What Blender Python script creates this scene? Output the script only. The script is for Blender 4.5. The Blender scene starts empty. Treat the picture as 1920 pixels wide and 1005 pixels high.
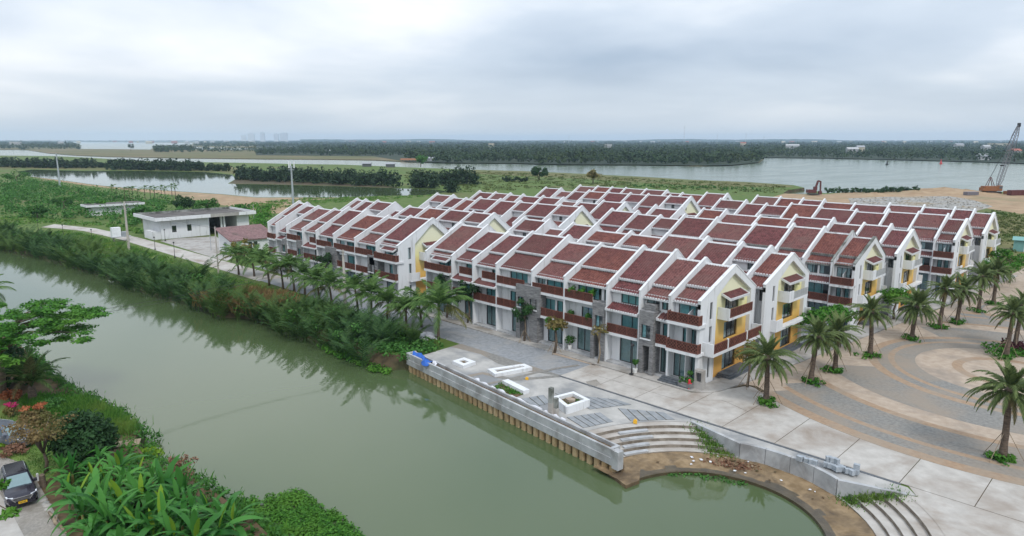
import bpy, math, random
import numpy as np
from mathutils import Vector, Matrix, geometry

random.seed(7)
RNG = np.random.default_rng(11)
SC = bpy.context.scene
COL = SC.collection
RAD = math.radians

# ------------------------------------------------------------------ camera
# World frame: x runs along the house rows (towards the plaza), y is depth behind the canal front, z up, metres.
CAM_H = 25.0
FPX, PITCH, PCX, PCY, YAW = 1280.0, RAD(10.6), 960.0, 502.5, RAD(45)
CAM_XY = (33.671, -60.433)
cam_d = bpy.data.cameras.new('camera')
cam_d.lens = 24.0
cam_d.sensor_width = 36.0
cam_d.clip_start = 0.5
cam_d.clip_end = 60000
cam = bpy.data.objects.new('camera', cam_d)
COL.objects.link(cam)
cam.location = (CAM_XY[0], CAM_XY[1], CAM_H)
cam.rotation_euler = (RAD(90) - PITCH, 0, YAW)
SC.camera = cam

# ------------------------------------------------------------------ sky, sun, exposure
SUN_EL, SUN_AZ = RAD(52), math.atan2(-0.35, 0.94)      # direction towards the sun: mostly +x
world = bpy.data.worlds.new('World')
SC.world = world
world.use_nodes = True
nt = world.node_tree
nt.nodes.clear()
def wn(t, **k):
    n = nt.nodes.new(t)
    for a, b in k.items(): setattr(n, a, b)
    return n
w_out = wn('ShaderNodeOutputWorld')
w_mix = wn('ShaderNodeMixShader')
w_b1 = wn('ShaderNodeBackground'); w_b2 = wn('ShaderNodeBackground')
sky = wn('ShaderNodeTexSky', sky_type='NISHITA', sun_disc=False)
sky.sun_elevation = SUN_EL
sky.sun_rotation = math.pi / 2 - SUN_AZ
w_b1.inputs[1].default_value = 0.1
nt.links.new(sky.outputs[0], w_b1.inputs[0])
w_tc = wn('ShaderNodeTexCoord')
w_sep = wn('ShaderNodeSeparateXYZ')
nt.links.new(w_tc.outputs['Generated'], w_sep.inputs[0])
def wmath(op, a, b=None, clamp=False):
    n = wn('ShaderNodeMath', operation=op, use_clamp=clamp)
    for i, q in enumerate((a, b)):
        if q is None: continue
        if isinstance(q, (int, float)): n.inputs[i].default_value = q
        else: nt.links.new(q, n.inputs[i])
    return n.outputs[0]
w_zc = wmath('MAXIMUM', w_sep.outputs[2], 0.0)
w_zd = wmath('ADD', w_zc, 0.13)
w_comb = wn('ShaderNodeCombineXYZ')
nt.links.new(wmath('DIVIDE', w_sep.outputs[0], w_zd), w_comb.inputs[0])
nt.links.new(wmath('DIVIDE', w_sep.outputs[1], w_zd), w_comb.inputs[1])
w_no = wn('ShaderNodeTexNoise')
w_no.inputs['Scale'].default_value = 0.42
w_no.inputs['Detail'].default_value = 7.0
w_no.inputs['Roughness'].default_value = 0.47
w_no.inputs['Distortion'].default_value = 0.25
nt.links.new(w_comb.outputs[0], w_no.inputs['Vector'])
w_ramp = wn('ShaderNodeValToRGB')
e = w_ramp.color_ramp.elements
e[0].position = 0.34; e[0].color = (0.38, 0.465, 0.58, 1)
e[1].position = 0.64; e[1].color = (0.92, 0.94, 0.97, 1)
m_ = w_ramp.color_ramp.elements.new(0.5); m_.color = (0.575, 0.65, 0.745, 1)
nt.links.new(w_no.outputs[0], w_ramp.inputs[0])
w_hz = wn('ShaderNodeMix', data_type='RGBA')          # the cloud deck pales evenly towards the horizon
nt.links.new(wmath('SUBTRACT', 1.0, wmath('MULTIPLY', w_zc, 9.0), True), w_hz.inputs[0])
nt.links.new(w_ramp.outputs[0], w_hz.inputs[6])
w_hz.inputs[7].default_value = (0.60, 0.655, 0.715, 1)
nt.links.new(w_hz.outputs[2], w_b2.inputs[0])
# overcast sky: brighter towards the zenith (standard overcast distribution)
nt.links.new(wmath('ADD', wmath('MULTIPLY', w_zc, 0.9), 0.95), w_b2.inputs[1])
w_mix.inputs[0].default_value = 0.94
nt.links.new(w_b1.outputs[0], w_mix.inputs[1])
nt.links.new(w_b2.outputs[0], w_mix.inputs[2])
nt.links.new(w_mix.outputs[0], w_out.inputs[0])

sun_d = bpy.data.lights.new('sun', 'SUN')
sun_d.energy = 1.5
sun_d.angle = RAD(10)
sun_d.color = (1.0, 0.965, 0.92)
sun = bpy.data.objects.new('sun', sun_d)
COL.objects.link(sun)
sdir = Vector((math.cos(SUN_EL) * math.cos(SUN_AZ), math.cos(SUN_EL) * math.sin(SUN_AZ), math.sin(SUN_EL)))
sun.rotation_euler = (-sdir).to_track_quat('-Z', 'Y').to_euler()

vs = SC.view_settings
vs.view_transform = 'Standard'
vs.look = 'None'
vs.exposure = 0.22
vs.gamma = 1.0
vs.use_curve_mapping = False
SC.cycles.use_denoising = True
SC.cycles.max_bounces = 6
SC.cycles.diffuse_bounces = 3
SC.cycles.glossy_bounces = 3
SC.cycles.transmission_bounces = 4
SC.cycles.transparent_max_bounces = 8
SC.cycles.volume_bounces = 1
SC.cycles.caustics_reflective = False
SC.cycles.caustics_refractive = False

# ------------------------------------------------------------------ survey: a sighted pixel to its point on a level plane
_S, _C = math.sin(YAW), math.cos(YAW)
def G(px, py, z=0.0):
    v = py - PCY
    down = v * math.cos(PITCH) + FPX * math.sin(PITCH)
    t = (CAM_H - z) / down
    X, Y = (px - PCX) * t, (FPX * math.cos(PITCH) - v * math.sin(PITCH)) * t
    return (CAM_XY[0] + X * _C - Y * _S, CAM_XY[1] + X * _S + Y * _C)

# ------------------------------------------------------------------ materials
MATS = {}
def new_mat(name):
    m = bpy.data.materials.new(name)
    m.use_nodes = True
    MATS[name] = m
    n = m.node_tree.nodes
    return m, m.node_tree, n['Principled BSDF']
def mixcol(t, fac, a, b):
    n = t.nodes.new('ShaderNodeMix'); n.data_type = 'RGBA'
    for i, q in ((0, fac), (6, a), (7, b)):
        if isinstance(q, (tuple, list)): n.inputs[i].default_value = tuple(q) + ((1,) if len(q) == 3 else ())
        elif isinstance(q, (int, float)): n.inputs[i].default_value = q
        else: t.links.new(q, n.inputs[i])
    return n.outputs[2]
def ramp(t, src, lo, hi):
    n = t.nodes.new('ShaderNodeMapRange')
    n.inputs[1].default_value = lo; n.inputs[2].default_value = hi
    t.links.new(src, n.inputs[0])
    return n.outputs[0]
def coords(t, kind='Object', scale=(1, 1, 1), rot=(0, 0, 0)):
    tc = t.nodes.new('ShaderNodeTexCoord')
    if kind == 'World':
        g_ = t.nodes.new('ShaderNodeNewGeometry'); o = g_.outputs['Position']
    else: o = tc.outputs[kind]
    mp = t.nodes.new('ShaderNodeMapping')
    mp.inputs['Scale'].default_value = scale; mp.inputs['Rotation'].default_value = rot
    t.links.new(o, mp.inputs[0])
    return mp.outputs[0]
def noise(t, vec, scale, detail=4, rough=0.55, dist=0.0):
    n = t.nodes.new('ShaderNodeTexNoise')
    n.inputs['Scale'].default_value = scale; n.inputs['Detail'].default_value = detail
    n.inputs['Roughness'].default_value = rough; n.inputs['Distortion'].default_value = dist
    t.links.new(vec, n.inputs['Vector'])
    return n.outputs[0]
def bump(t, b, h, strength=0.3, dist=0.05):
    n = t.nodes.new('ShaderNodeBump')
    n.inputs['Strength'].default_value = strength; n.inputs['Distance'].default_value = dist
    t.links.new(h, n.inputs['Height'])
    t.links.new(n.outputs[0], b.inputs['Normal'])
def surf(name, c1, c2, scale=1.0, rough=0.8, c3=None, s3=0.12, lo=0.35, hi=0.65, bmp=0.0, kind='World', spec=0.3, metal=0.0, stretch=(1, 1, 1), f3=(0.5, 0.68), bscale=None):
    """two-tone noisy surface, optionally a third large-patch tone"""
    m, t, b = new_mat(name)
    v = coords(t, kind, stretch)
    f = noise(t, v, scale, 6, 0.6)
    c = mixcol(t, ramp(t, f, lo, hi), c1, c2)
    if c3 is not None:
        g_ = noise(t, coords(t, kind), s3, 5, 0.6, 0.4)
        c = mixcol(t, ramp(t, g_, *f3), c, c3)
    t.links.new(c, b.inputs['Base Color'])
    b.inputs['Roughness'].default_value = rough
    b.inputs['Specular IOR Level'].default_value = spec
    b.inputs['Metallic'].default_value = metal
    if bmp: bump(t, b, noise(t, v, bscale or scale * 4, 4), bmp)
    return m
def flat(name, c, rough=0.6, metal=0.0, spec=0.4, var=0.12):
    m, t, b = new_mat(name)
    v = coords(t, 'Object')
    f = noise(t, v, 2.3, 5, 0.65)
    d = tuple(q * (1 - var) for q in c); u = tuple(min(1, q * (1 + var)) for q in c)
    t.links.new(mixcol(t, ramp(t, f, 0.3, 0.7), d, u), b.inputs['Base Color'])
    b.inputs['Roughness'].default_value = rough; b.inputs['Metallic'].default_value = metal
    b.inputs['Specular IOR Level'].default_value = spec
    return m
def leafmat(name, dark, light, tip=None, rough=0.6, spec=0.14, transl=0.25, patch=0.25):
    """foliage: every leaf (mesh island) gets its own tone, big patches drift"""
    m, t, b = new_mat(name)
    ge = t.nodes.new('ShaderNodeNewGeometry')
    oi = t.nodes.new('ShaderNodeObjectInfo')
    ad = t.nodes.new('ShaderNodeMath'); fr_ = t.nodes.new('ShaderNodeMath'); fr_.operation = 'FRACT'
    t.links.new(ge.outputs['Random Per Island'], ad.inputs[0]); t.links.new(oi.outputs['Random'], ad.inputs[1]); t.links.new(ad.outputs[0], fr_.inputs[0])
    c = mixcol(t, fr_.outputs[0], dark, light)
    if tip is not None:
        f = noise(t, coords(t, 'World'), patch, 3, 0.5)
        c = mixcol(t, ramp(t, f, 0.48, 0.72), c, tip)
    t.links.new(c, b.inputs['Base Color'])
    b.inputs['Roughness'].default_value = rough
    b.inputs['Specular IOR Level'].default_value = spec
    tr = t.nodes.new('ShaderNodeBsdfTranslucent')
    t.links.new(c, tr.inputs[0])
    mx = t.nodes.new('ShaderNodeMixShader'); mx.inputs[0].default_value = transl
    t.links.new(b.outputs[0], mx.inputs[1]); t.links.new(tr.outputs[0], mx.inputs[2])
    t.links.new(mx.outputs[0], t.nodes['Material Output'].inputs[0])
    return m

def build_materials():
    # plaster: white paint, rain streaks and grime with shapes of their own
    for nm, base, dirt, lo in (('plaster', (0.69, 0.70, 0.71), (0.40, 0.40, 0.39), 0.545), ('old_plaster', (0.66, 0.67, 0.68), (0.30, 0.30, 0.29), 0.46)):
        m, t, b = new_mat(nm)
        f = noise(t, coords(t, 'World', (1.6, 1.6, 0.22)), 1.0, 7, 0.65, 0.3)
        g_ = noise(t, coords(t, 'World'), 0.35, 5, 0.6)
        c = mixcol(t, ramp(t, g_, 0.3, 0.75), base, tuple(q * 0.93 for q in base))
        c = mixcol(t, ramp(t, f, lo, lo + 0.22), c, dirt)
        t.links.new(c, b.inputs['Base Color']); b.inputs['Roughness'].default_value = 0.85
        b.inputs['Specular IOR Level'].default_value = 0.2
    # ombre painted gable: orange paint at street level fading upwards into pale yellow
    m, t, b = new_mat('ombre_paint')
    tc = t.nodes.new('ShaderNodeNewGeometry'); sp = t.nodes.new('ShaderNodeSeparateXYZ')
    t.links.new(tc.outputs['Position'], sp.inputs[0])
    n1 = noise(t, coords(t, 'World', (1, 1, 0.4)), 0.9, 5, 0.6)
    ad = t.nodes.new('ShaderNodeMath'); ad.operation = 'MULTIPLY_ADD'; ad.inputs[1].default_value = 1.6; ad.inputs[2].default_value = -0.8
    t.links.new(n1, ad.inputs[0])
    a2 = t.nodes.new('ShaderNodeMath'); t.links.new(ad.outputs[0], a2.inputs[0]); t.links.new(sp.outputs[2], a2.inputs[1])
    mr = ramp(t, a2.outputs[0], 0.0, 11.0)
    r_ = t.nodes.new('ShaderNodeValToRGB'); el = r_.color_ramp.elements
    el[0].position = 0.0; el[0].color = (0.62, 0.33, 0.08, 1)
    el[1].position = 1.0; el[1].color = (0.76, 0.75, 0.55, 1)
    for p_, c_ in ((0.36, (0.68, 0.41, 0.10)), (0.52, (0.74, 0.53, 0.18)), (0.64, (0.76, 0.71, 0.33)), (0.78, (0.75, 0.735, 0.50))):
        q = el.new(p_); q.color = c_ + (1,)
    t.links.new(mr, r_.inputs[0])
    t.links.new(r_.outputs[0], b.inputs['Base Color']); b.inputs['Roughness'].default_value = 0.8
    # roof tiles: courses up the slope, speckled clay
    for nm, c1, c2, c3 in (('roof_tile', (0.078, 0.026, 0.027), (0.178, 0.064, 0.064), (0.135, 0.064, 0.058)), ('roof_tile_rust', (0.10, 0.034, 0.028), (0.215, 0.082, 0.064), (0.115, 0.042, 0.039)), ('roof_tile_faded', (0.105, 0.042, 0.040), (0.20, 0.085, 0.078), (0.15, 0.085, 0.074)), ('roof_tile_dull', (0.078, 0.028, 0.028), (0.160, 0.060, 0.058), (0.12, 0.058, 0.050))):
        m, t, b = new_mat(nm)
        v = coords(t, 'World', (3.6, 4.5, 4.5))
        vo = t.nodes.new('ShaderNodeTexVoronoi'); vo.inputs['Scale'].default_value = 1.0
        t.links.new(v, vo.inputs['Vector'])
        se = t.nodes.new('ShaderNodeSeparateColor'); t.links.new(vo.outputs['Color'], se.inputs[0])
        f = noise(t, coords(t, 'World'), 0.22, 6, 0.65, 0.5)
        c = mixcol(t, se.outputs[0], c1, c2)
        c = mixcol(t, ramp(t, f, 0.45, 0.65), c, c3)
        fl = noise(t, coords(t, 'World'), 5.5, 2, 0.5)
        c = mixcol(t, ramp(t, fl, 0.66, 0.74), c, (0.24, 0.13, 0.12))
        t.links.new(c, b.inputs['Base Color']); b.inputs['Roughness'].default_value = 0.75
        b.inputs['Specular IOR Level'].default_value = 0.25
        wv = t.nodes.new('ShaderNodeTexWave'); wv.bands_direction = 'Y'; wv.inputs['Scale'].default_value = 0.9; wv.wave_profile = 'SAW'
        t.links.new(coords(t, 'World'), wv.inputs['Vector'])
        bump(t, b, wv.outputs[0], 0.5, 0.04)
    # slate ledge stone
    m, t, b = new_mat('ledge_stone')
    br = t.nodes.new('ShaderNodeTexBrick')
    t.links.new(coords(t, 'Generated', (1, 1, 1)), br.inputs['Vector'])
    v = coords(t, 'World', (1.1, 1.1, 6.0))
    f = noise(t, v, 1.5, 4, 0.7)
    c = mixcol(t, ramp(t, f, 0.32, 0.7), (0.10, 0.10, 0.105), (0.30, 0.295, 0.29))
    t.links.new(c, b.inputs['Base Color']); b.inputs['Roughness'].default_value = 0.85
    bump(t, b, f, 0.9, 0.08)
    # glass: reflective, lets the curtain behind show
    m, t, b = new_mat('glass')
    tp = t.nodes.new('ShaderNodeBsdfTransparent'); tp.inputs[0].default_value = (0.88, 0.94, 0.94, 1)
    gl = t.nodes.new('ShaderNodeBsdfGlossy'); gl.inputs['Roughness'].default_value = 0.03
    gl.inputs[0].default_value = (0.9, 0.95, 1, 1)
    lw = t.nodes.new('ShaderNodeLayerWeight'); lw.inputs[0].default_value = 0.5
    pw_ = t.nodes.new('ShaderNodeMath'); pw_.operation = 'POWER'; pw_.inputs[1].default_value = 3.5; t.links.new(lw.outputs['Facing'], pw_.inputs[0])
    fr = t.nodes.new('ShaderNodeMath'); fr.operation = 'MULTIPLY_ADD'; fr.inputs[1].default_value = 0.7; fr.inputs[2].default_value = 0.06; t.links.new(pw_.outputs[0], fr.inputs[0])
    mx = t.nodes.new('ShaderNodeMixShader')
    t.links.new(fr.outputs[0], mx.inputs[0]); t.links.new(tp.outputs[0], mx.inputs[1]); t.links.new(gl.outputs[0], mx.inputs[2])
    t.links.new(mx.outputs[0], t.nodes['Material Output'].inputs[0])
    flat('curtain', (0.24, 0.47, 0.50), 0.9)
    flat('curtain_grey', (0.42, 0.50, 0.52), 0.9)
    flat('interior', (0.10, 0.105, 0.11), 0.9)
    flat('blind', (0.20, 0.27, 0.28), 0.8)
    flat('dark_frame', (0.035, 0.032, 0.032), 0.4)
    flat('white_frame', (0.72, 0.72, 0.72), 0.5)
    surf('timber', (0.030, 0.012, 0.010), (0.055, 0.022, 0.018), 2.5, 0.55, kind='World', stretch=(1, 1, 4))
    surf('timber_light', (0.13, 0.050, 0.037), (0.21, 0.085, 0.062), 2.5, 0.55)
    surf('dark_step', (0.07, 0.08, 0.09), (0.12, 0.13, 0.145), 3, 0.5)
    surf('concrete', (0.30, 0.285, 0.265), (0.40, 0.38, 0.355), 0.9, 0.85, (0.23, 0.205, 0.175), 0.3, bmp=0.1)
    surf('concrete_pale', (0.355, 0.33, 0.30), (0.48, 0.455, 0.42), 0.9, 0.85, (0.27, 0.225, 0.185), 0.21, bmp=0.1, f3=(0.47, 0.70), lo=0.28, hi=0.7)
    surf('concrete_grey', (0.34, 0.35, 0.36), (0.45, 0.455, 0.46), 1.1, 0.85, (0.24, 0.235, 0.23), 0.4, bmp=0.15)
    surf('platform', (0.33, 0.32, 0.30), (0.44, 0.425, 0.40), 0.5, 0.85, (0.22, 0.225, 0.23), 0.16, bmp=0.1, f3=(0.46, 0.62))
    surf('paver_grey', (0.165, 0.160, 0.147), (0.25, 0.24, 0.22), 3.2, 0.85, (0.275, 0.225, 0.175), 0.13, bmp=0.2, f3=(0.42, 0.68))
    surf('paver_orange', (0.275, 0.185, 0.12), (0.355, 0.255, 0.17), 2.2, 0.85, (0.285, 0.24, 0.19), 0.2, bmp=0.2, f3=(0.44, 0.7))
    surf('paver_tan', (0.34, 0.265, 0.20), (0.43, 0.35, 0.275), 1.2, 0.85, (0.26, 0.215, 0.175), 0.2, bmp=0.15)
    surf('asphalt', (0.20, 0.21, 0.22), (0.285, 0.295, 0.305), 2.0, 0.85, (0.31, 0.30, 0.285), 0.14, bmp=0.15)
    surf('slab_stone', (0.20, 0.215, 0.225), (0.29, 0.30, 0.31), 1.3, 0.8, (0.34, 0.325, 0.30), 0.35, bmp=0.15, f3=(0.55, 0.8))
    surf('stained_riser', (0.13, 0.105, 0.08), (0.27, 0.235, 0.195), 1.6, 0.9)
    surf('pile_concrete', (0.30, 0.20, 0.10), (0.46, 0.35, 0.21), 1.4, 0.85, (0.20, 0.15, 0.08), 0.7, stretch=(1, 1, 0.35), bmp=0.2)
    surf('mud', (0.17, 0.115, 0.06), (0.30, 0.215, 0.125), 0.9, 0.7, (0.10, 0.07, 0.042), 0.45, bmp=0.5, f3=(0.48, 0.66))
    surf('wet_mud', (0.055, 0.042, 0.024), (0.10, 0.075, 0.042), 1.2, 0.3, bmp=0.4, spec=0.5)
    surf('sand', (0.27, 0.18, 0.105), (0.37, 0.265, 0.165), 0.22, 0.9, (0.22, 0.185, 0.10), 0.045, bmp=0.3, f3=(0.5, 0.68))
    surf('soil', (0.085, 0.055, 0.03), (0.15, 0.10, 0.055), 1.2, 0.9, (0.06, 0.075, 0.025), 0.35, bmp=0.4)
    surf('grass', (0.055, 0.105, 0.016), (0.105, 0.15, 0.030), 0.35, 0.9, (0.13, 0.115, 0.045), 0.03, bmp=0.4, f3=(0.5, 0.74), bscale=6)
    surf('dry_grass', (0.095, 0.10, 0.028), (0.15, 0.135, 0.05), 0.12, 0.9, (0.075, 0.115, 0.025), 0.03, bmp=0.3, f3=(0.5, 0.7))
    surf('grass_far', (0.085, 0.09, 0.028), (0.13, 0.12, 0.045), 0.02, 0.9, (0.17, 0.125, 0.065), 0.006, f3=(0.46, 0.62))
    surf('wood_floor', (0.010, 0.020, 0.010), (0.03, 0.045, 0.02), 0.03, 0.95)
    surf('lawn', (0.10, 0.17, 0.035), (0.17, 0.24, 0.06), 0.8, 0.9, (0.23, 0.23, 0.08), 0.2, bmp=0.4, bscale=12)
    surf('bank_soil', (0.055, 0.042, 0.024), (0.11, 0.082, 0.045), 0.5, 0.9, (0.045, 0.06, 0.02), 0.15, bmp=0.4)
    surf('rubble', (0.20, 0.19, 0.17), (0.42, 0.41, 0.39), 0.9, 0.9, (0.28, 0.22, 0.14), 0.08, lo=0.45, hi=0.6, bmp=0.8)
    surf('gravel_drive', (0.23, 0.21, 0.185), (0.32, 0.295, 0.26), 6, 0.9, (0.19, 0.17, 0.14), 0.5, bmp=0.4)
    surf('tank_grey', (0.30, 0.31, 0.31), (0.40, 0.41, 0.41), 2, 0.6)
    surf('block_grey', (0.26, 0.29, 0.32), (0.38, 0.41, 0.44), 2.5, 0.85, bmp=0.2)
    surf('bark', (0.10, 0.075, 0.055), (0.20, 0.155, 0.115), 2.0, 0.9, stretch=(1, 1, 5), bmp=0.6, bscale=6)
    surf('palm_bark', (0.075, 0.055, 0.042), (0.16, 0.12, 0.09), 3.0, 0.9, stretch=(1, 1, 3), bmp=0.8, bscale=5)
    surf('old_wood', (0.20, 0.15, 0.10), (0.34, 0.27, 0.19), 3.0, 0.85, stretch=(1, 1, 0.3))
    surf('pole_concrete', (0.36, 0.33, 0.29), (0.48, 0.445, 0.40), 1.5, 0.85, stretch=(1, 1, 0.3))
    surf('stained_concrete', (0.10, 0.105, 0.09), (0.34, 0.35, 0.33), 0.5, 0.9, lo=0.4, hi=0.62)
    surf('roof_grime', (0.07, 0.062, 0.058), (0.16, 0.145, 0.135), 0.5, 0.9, (0.045, 0.042, 0.04), 0.3)
    surf('purple_roof', (0.17, 0.10, 0.10), (0.27, 0.17, 0.165), 2.0, 0.8, (0.16, 0.11, 0.10), 0.6)
    flat('galvanised', (0.42, 0.45, 0.48), 0.45, 0.4)
    flat('black_metal', (0.02, 0.02, 0.022), 0.4)
    flat('white_metal', (0.75, 0.76, 0.78), 0.4)
    flat('red_paint', (0.55, 0.03, 0.045), 0.35)
    flat('rust_red', (0.10, 0.026, 0.026), 0.6)
    flat('machine_orange', (0.24, 0.095, 0.035), 0.6)
    flat('boom_blue', (0.16, 0.15, 0.17), 0.5)
    flat('tarp_blue', (0.015, 0.10, 0.42), 0.45)
    flat('yellow_plastic', (0.75, 0.42, 0.03), 0.5)
    flat('cloth_pale', (0.62, 0.62, 0.66), 0.85)
    flat('teal_sheet', (0.16, 0.33, 0.31), 0.5)
    flat('far_white', (0.38, 0.385, 0.39), 0.8)
    flat('far_cream', (0.45, 0.40, 0.30), 0.8)
    flat('far_roof', (0.30, 0.10, 0.07), 0.8)
    flat('far_roof_grey', (0.30, 0.31, 0.33), 0.8)
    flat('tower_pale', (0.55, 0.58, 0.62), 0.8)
    flat('clay_pot', (0.72, 0.72, 0.70), 0.7)
    # foliage
    leafmat('leaf_nipa', (0.017, 0.054, 0.018), (0.074, 0.148, 0.045), (0.090, 0.150, 0.030), patch=0.07)
    leafmat('leaf_coconut', (0.035, 0.085, 0.020), (0.130, 0.225, 0.060), None, transl=0.3)
    leafmat('leaf_coconut_old', (0.07, 0.085, 0.02), (0.16, 0.155, 0.05), None, transl=0.3)
    leafmat('leaf_date', (0.050, 0.084, 0.026), (0.160, 0.205, 0.072), None)
    leafmat('leaf_date_old', (0.09, 0.085, 0.035), (0.18, 0.15, 0.07), None)
    leafmat('leaf_bright', (0.025, 0.107, 0.014), (0.097, 0.265, 0.034), (0.114, 0.252, 0.034), transl=0.3)
    leafmat('leaf_mid', (0.028, 0.097, 0.019), (0.090, 0.219, 0.049), (0.062, 0.194, 0.028))
    leafmat('leaf_dark', (0.014, 0.043, 0.016), (0.046, 0.100, 0.035), (0.034, 0.095, 0.027))
    leafmat('leaf_mangrove', (0.011, 0.030, 0.015), (0.037, 0.067, 0.031), (0.025, 0.048, 0.021), patch=0.05, transl=0.1)
    leafmat('leaf_far', (0.013, 0.034, 0.015), (0.046, 0.078, 0.030), (0.044, 0.066, 0.020), patch=0.012, transl=0.1)
    leafmat('leaf_dry', (0.13, 0.085, 0.035), (0.28, 0.20, 0.09), (0.10, 0.12, 0.035))
    leafmat('leaf_brown', (0.15, 0.075, 0.045), (0.30, 0.17, 0.11))
    leafmat('leaf_olive', (0.12, 0.11, 0.03), (0.26, 0.20, 0.08), (0.16, 0.16, 0.03))
    leafmat('leaf_olive_green', (0.06, 0.085, 0.02), (0.13, 0.15, 0.045), (0.06, 0.12, 0.02), patch=0.03)
    leafmat('leaf_banana', (0.021, 0.110, 0.019), (0.081, 0.247, 0.048), (0.095, 0.273, 0.048), transl=0.3, rough=0.4, patch=0.3)
    leafmat('leaf_lime', (0.15, 0.28, 0.02), (0.26, 0.40, 0.05), transl=0.35)
    leafmat('leaf_grass', (0.040, 0.125, 0.019), (0.127, 0.265, 0.047), (0.173, 0.250, 0.053))
    leafmat('bloom_orange', (0.30, 0.085, 0.035), (0.50, 0.19, 0.09))
    leafmat('bloom_pink', (0.50, 0.02, 0.13), (0.65, 0.06, 0.22))
    leafmat('leaf_purple', (0.05, 0.012, 0.02), (0.11, 0.03, 0.04))
    # canal and river water
    for wname, rgh, ior, bst in (('water', 0.035, 1.5, 0.04), ('river', 0.22, 1.75, 0.12)):
        m, t, b = new_mat(wname)
        f = noise(t, coords(t, 'World'), 0.02, 4, 0.5, 0.3)
        t.links.new(mixcol(t, ramp(t, f, 0.35, 0.65), (0.062, 0.094, 0.038), (0.076, 0.105, 0.048)), b.inputs['Base Color'])
        rn = noise(t, coords(t, 'World', (1.0, 0.35, 1.0), (0, 0, RAD(30))), 0.05, 5, 0.6, 0.6)
        rr = t.nodes.new('ShaderNodeMapRange'); rr.inputs[1].default_value = 0.4; rr.inputs[2].default_value = 0.65; rr.inputs[3].default_value = rgh * 0.7; rr.inputs[4].default_value = rgh * 2.2 if rgh < 0.1 else rgh
        t.links.new(rn, rr.inputs[0]); t.links.new(rr.outputs[0], b.inputs['Roughness'])
        b.inputs['IOR'].default_value = ior
        b.inputs['Specular IOR Level'].default_value = 0.5
        v = coords(t, 'World', (1.0, 1.0, 1.0), (0, 0, RAD(20)))
        ge = t.nodes.new('ShaderNodeNewGeometry')
        n1 = noise(t, v, 1.3, 3, 0.5, 0.2)
        bn = t.nodes.new('ShaderNodeBump'); bn.inputs['Strength'].default_value = bst; bn.inputs['Distance'].default_value = 0.1
        t.links.new(n1, bn.inputs['Height']); t.links.new(bn.outputs[0], b.inputs['Normal'])
build_materials()

# ------------------------------------------------------------------ mesh helpers
def tag(o, label=None, cat=None, group=None, kind=None):
    for k, v in (('label', label), ('category', cat), ('group', group), ('kind', kind)):
        if v: o[k] = v
    return o
def link(name, me, parent=None, loc=None, rot=None, scale=None):
    o = bpy.data.objects.new(name, me)
    COL.objects.link(o)
    if parent is not None: o.parent = parent
    if loc is not None: o.location = loc
    if rot is not None: o.rotation_euler = rot
    if scale is not None: o.scale = scale if hasattr(scale, '__len__') else (scale,) * 3
    return o
def empty(name, loc=(0, 0, 0), rz=0.0, **k):
    o = link(name, None, None, loc, (0, 0, rz))
    o.empty_display_size = 0.3
    return tag(o, **k)
def mesh_np(name, V, F, mat, smooth=False):
    me = bpy.data.meshes.new(name)
    me.from_pydata(np.asarray(V).tolist(), [], np.asarray(F).tolist() if not isinstance(F, list) else F)
    me.materials.append(MATS[mat])
    if smooth: me.polygons.foreach_set('use_smooth', [True] * len(me.polygons))
    me.update()
    return me
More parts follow.
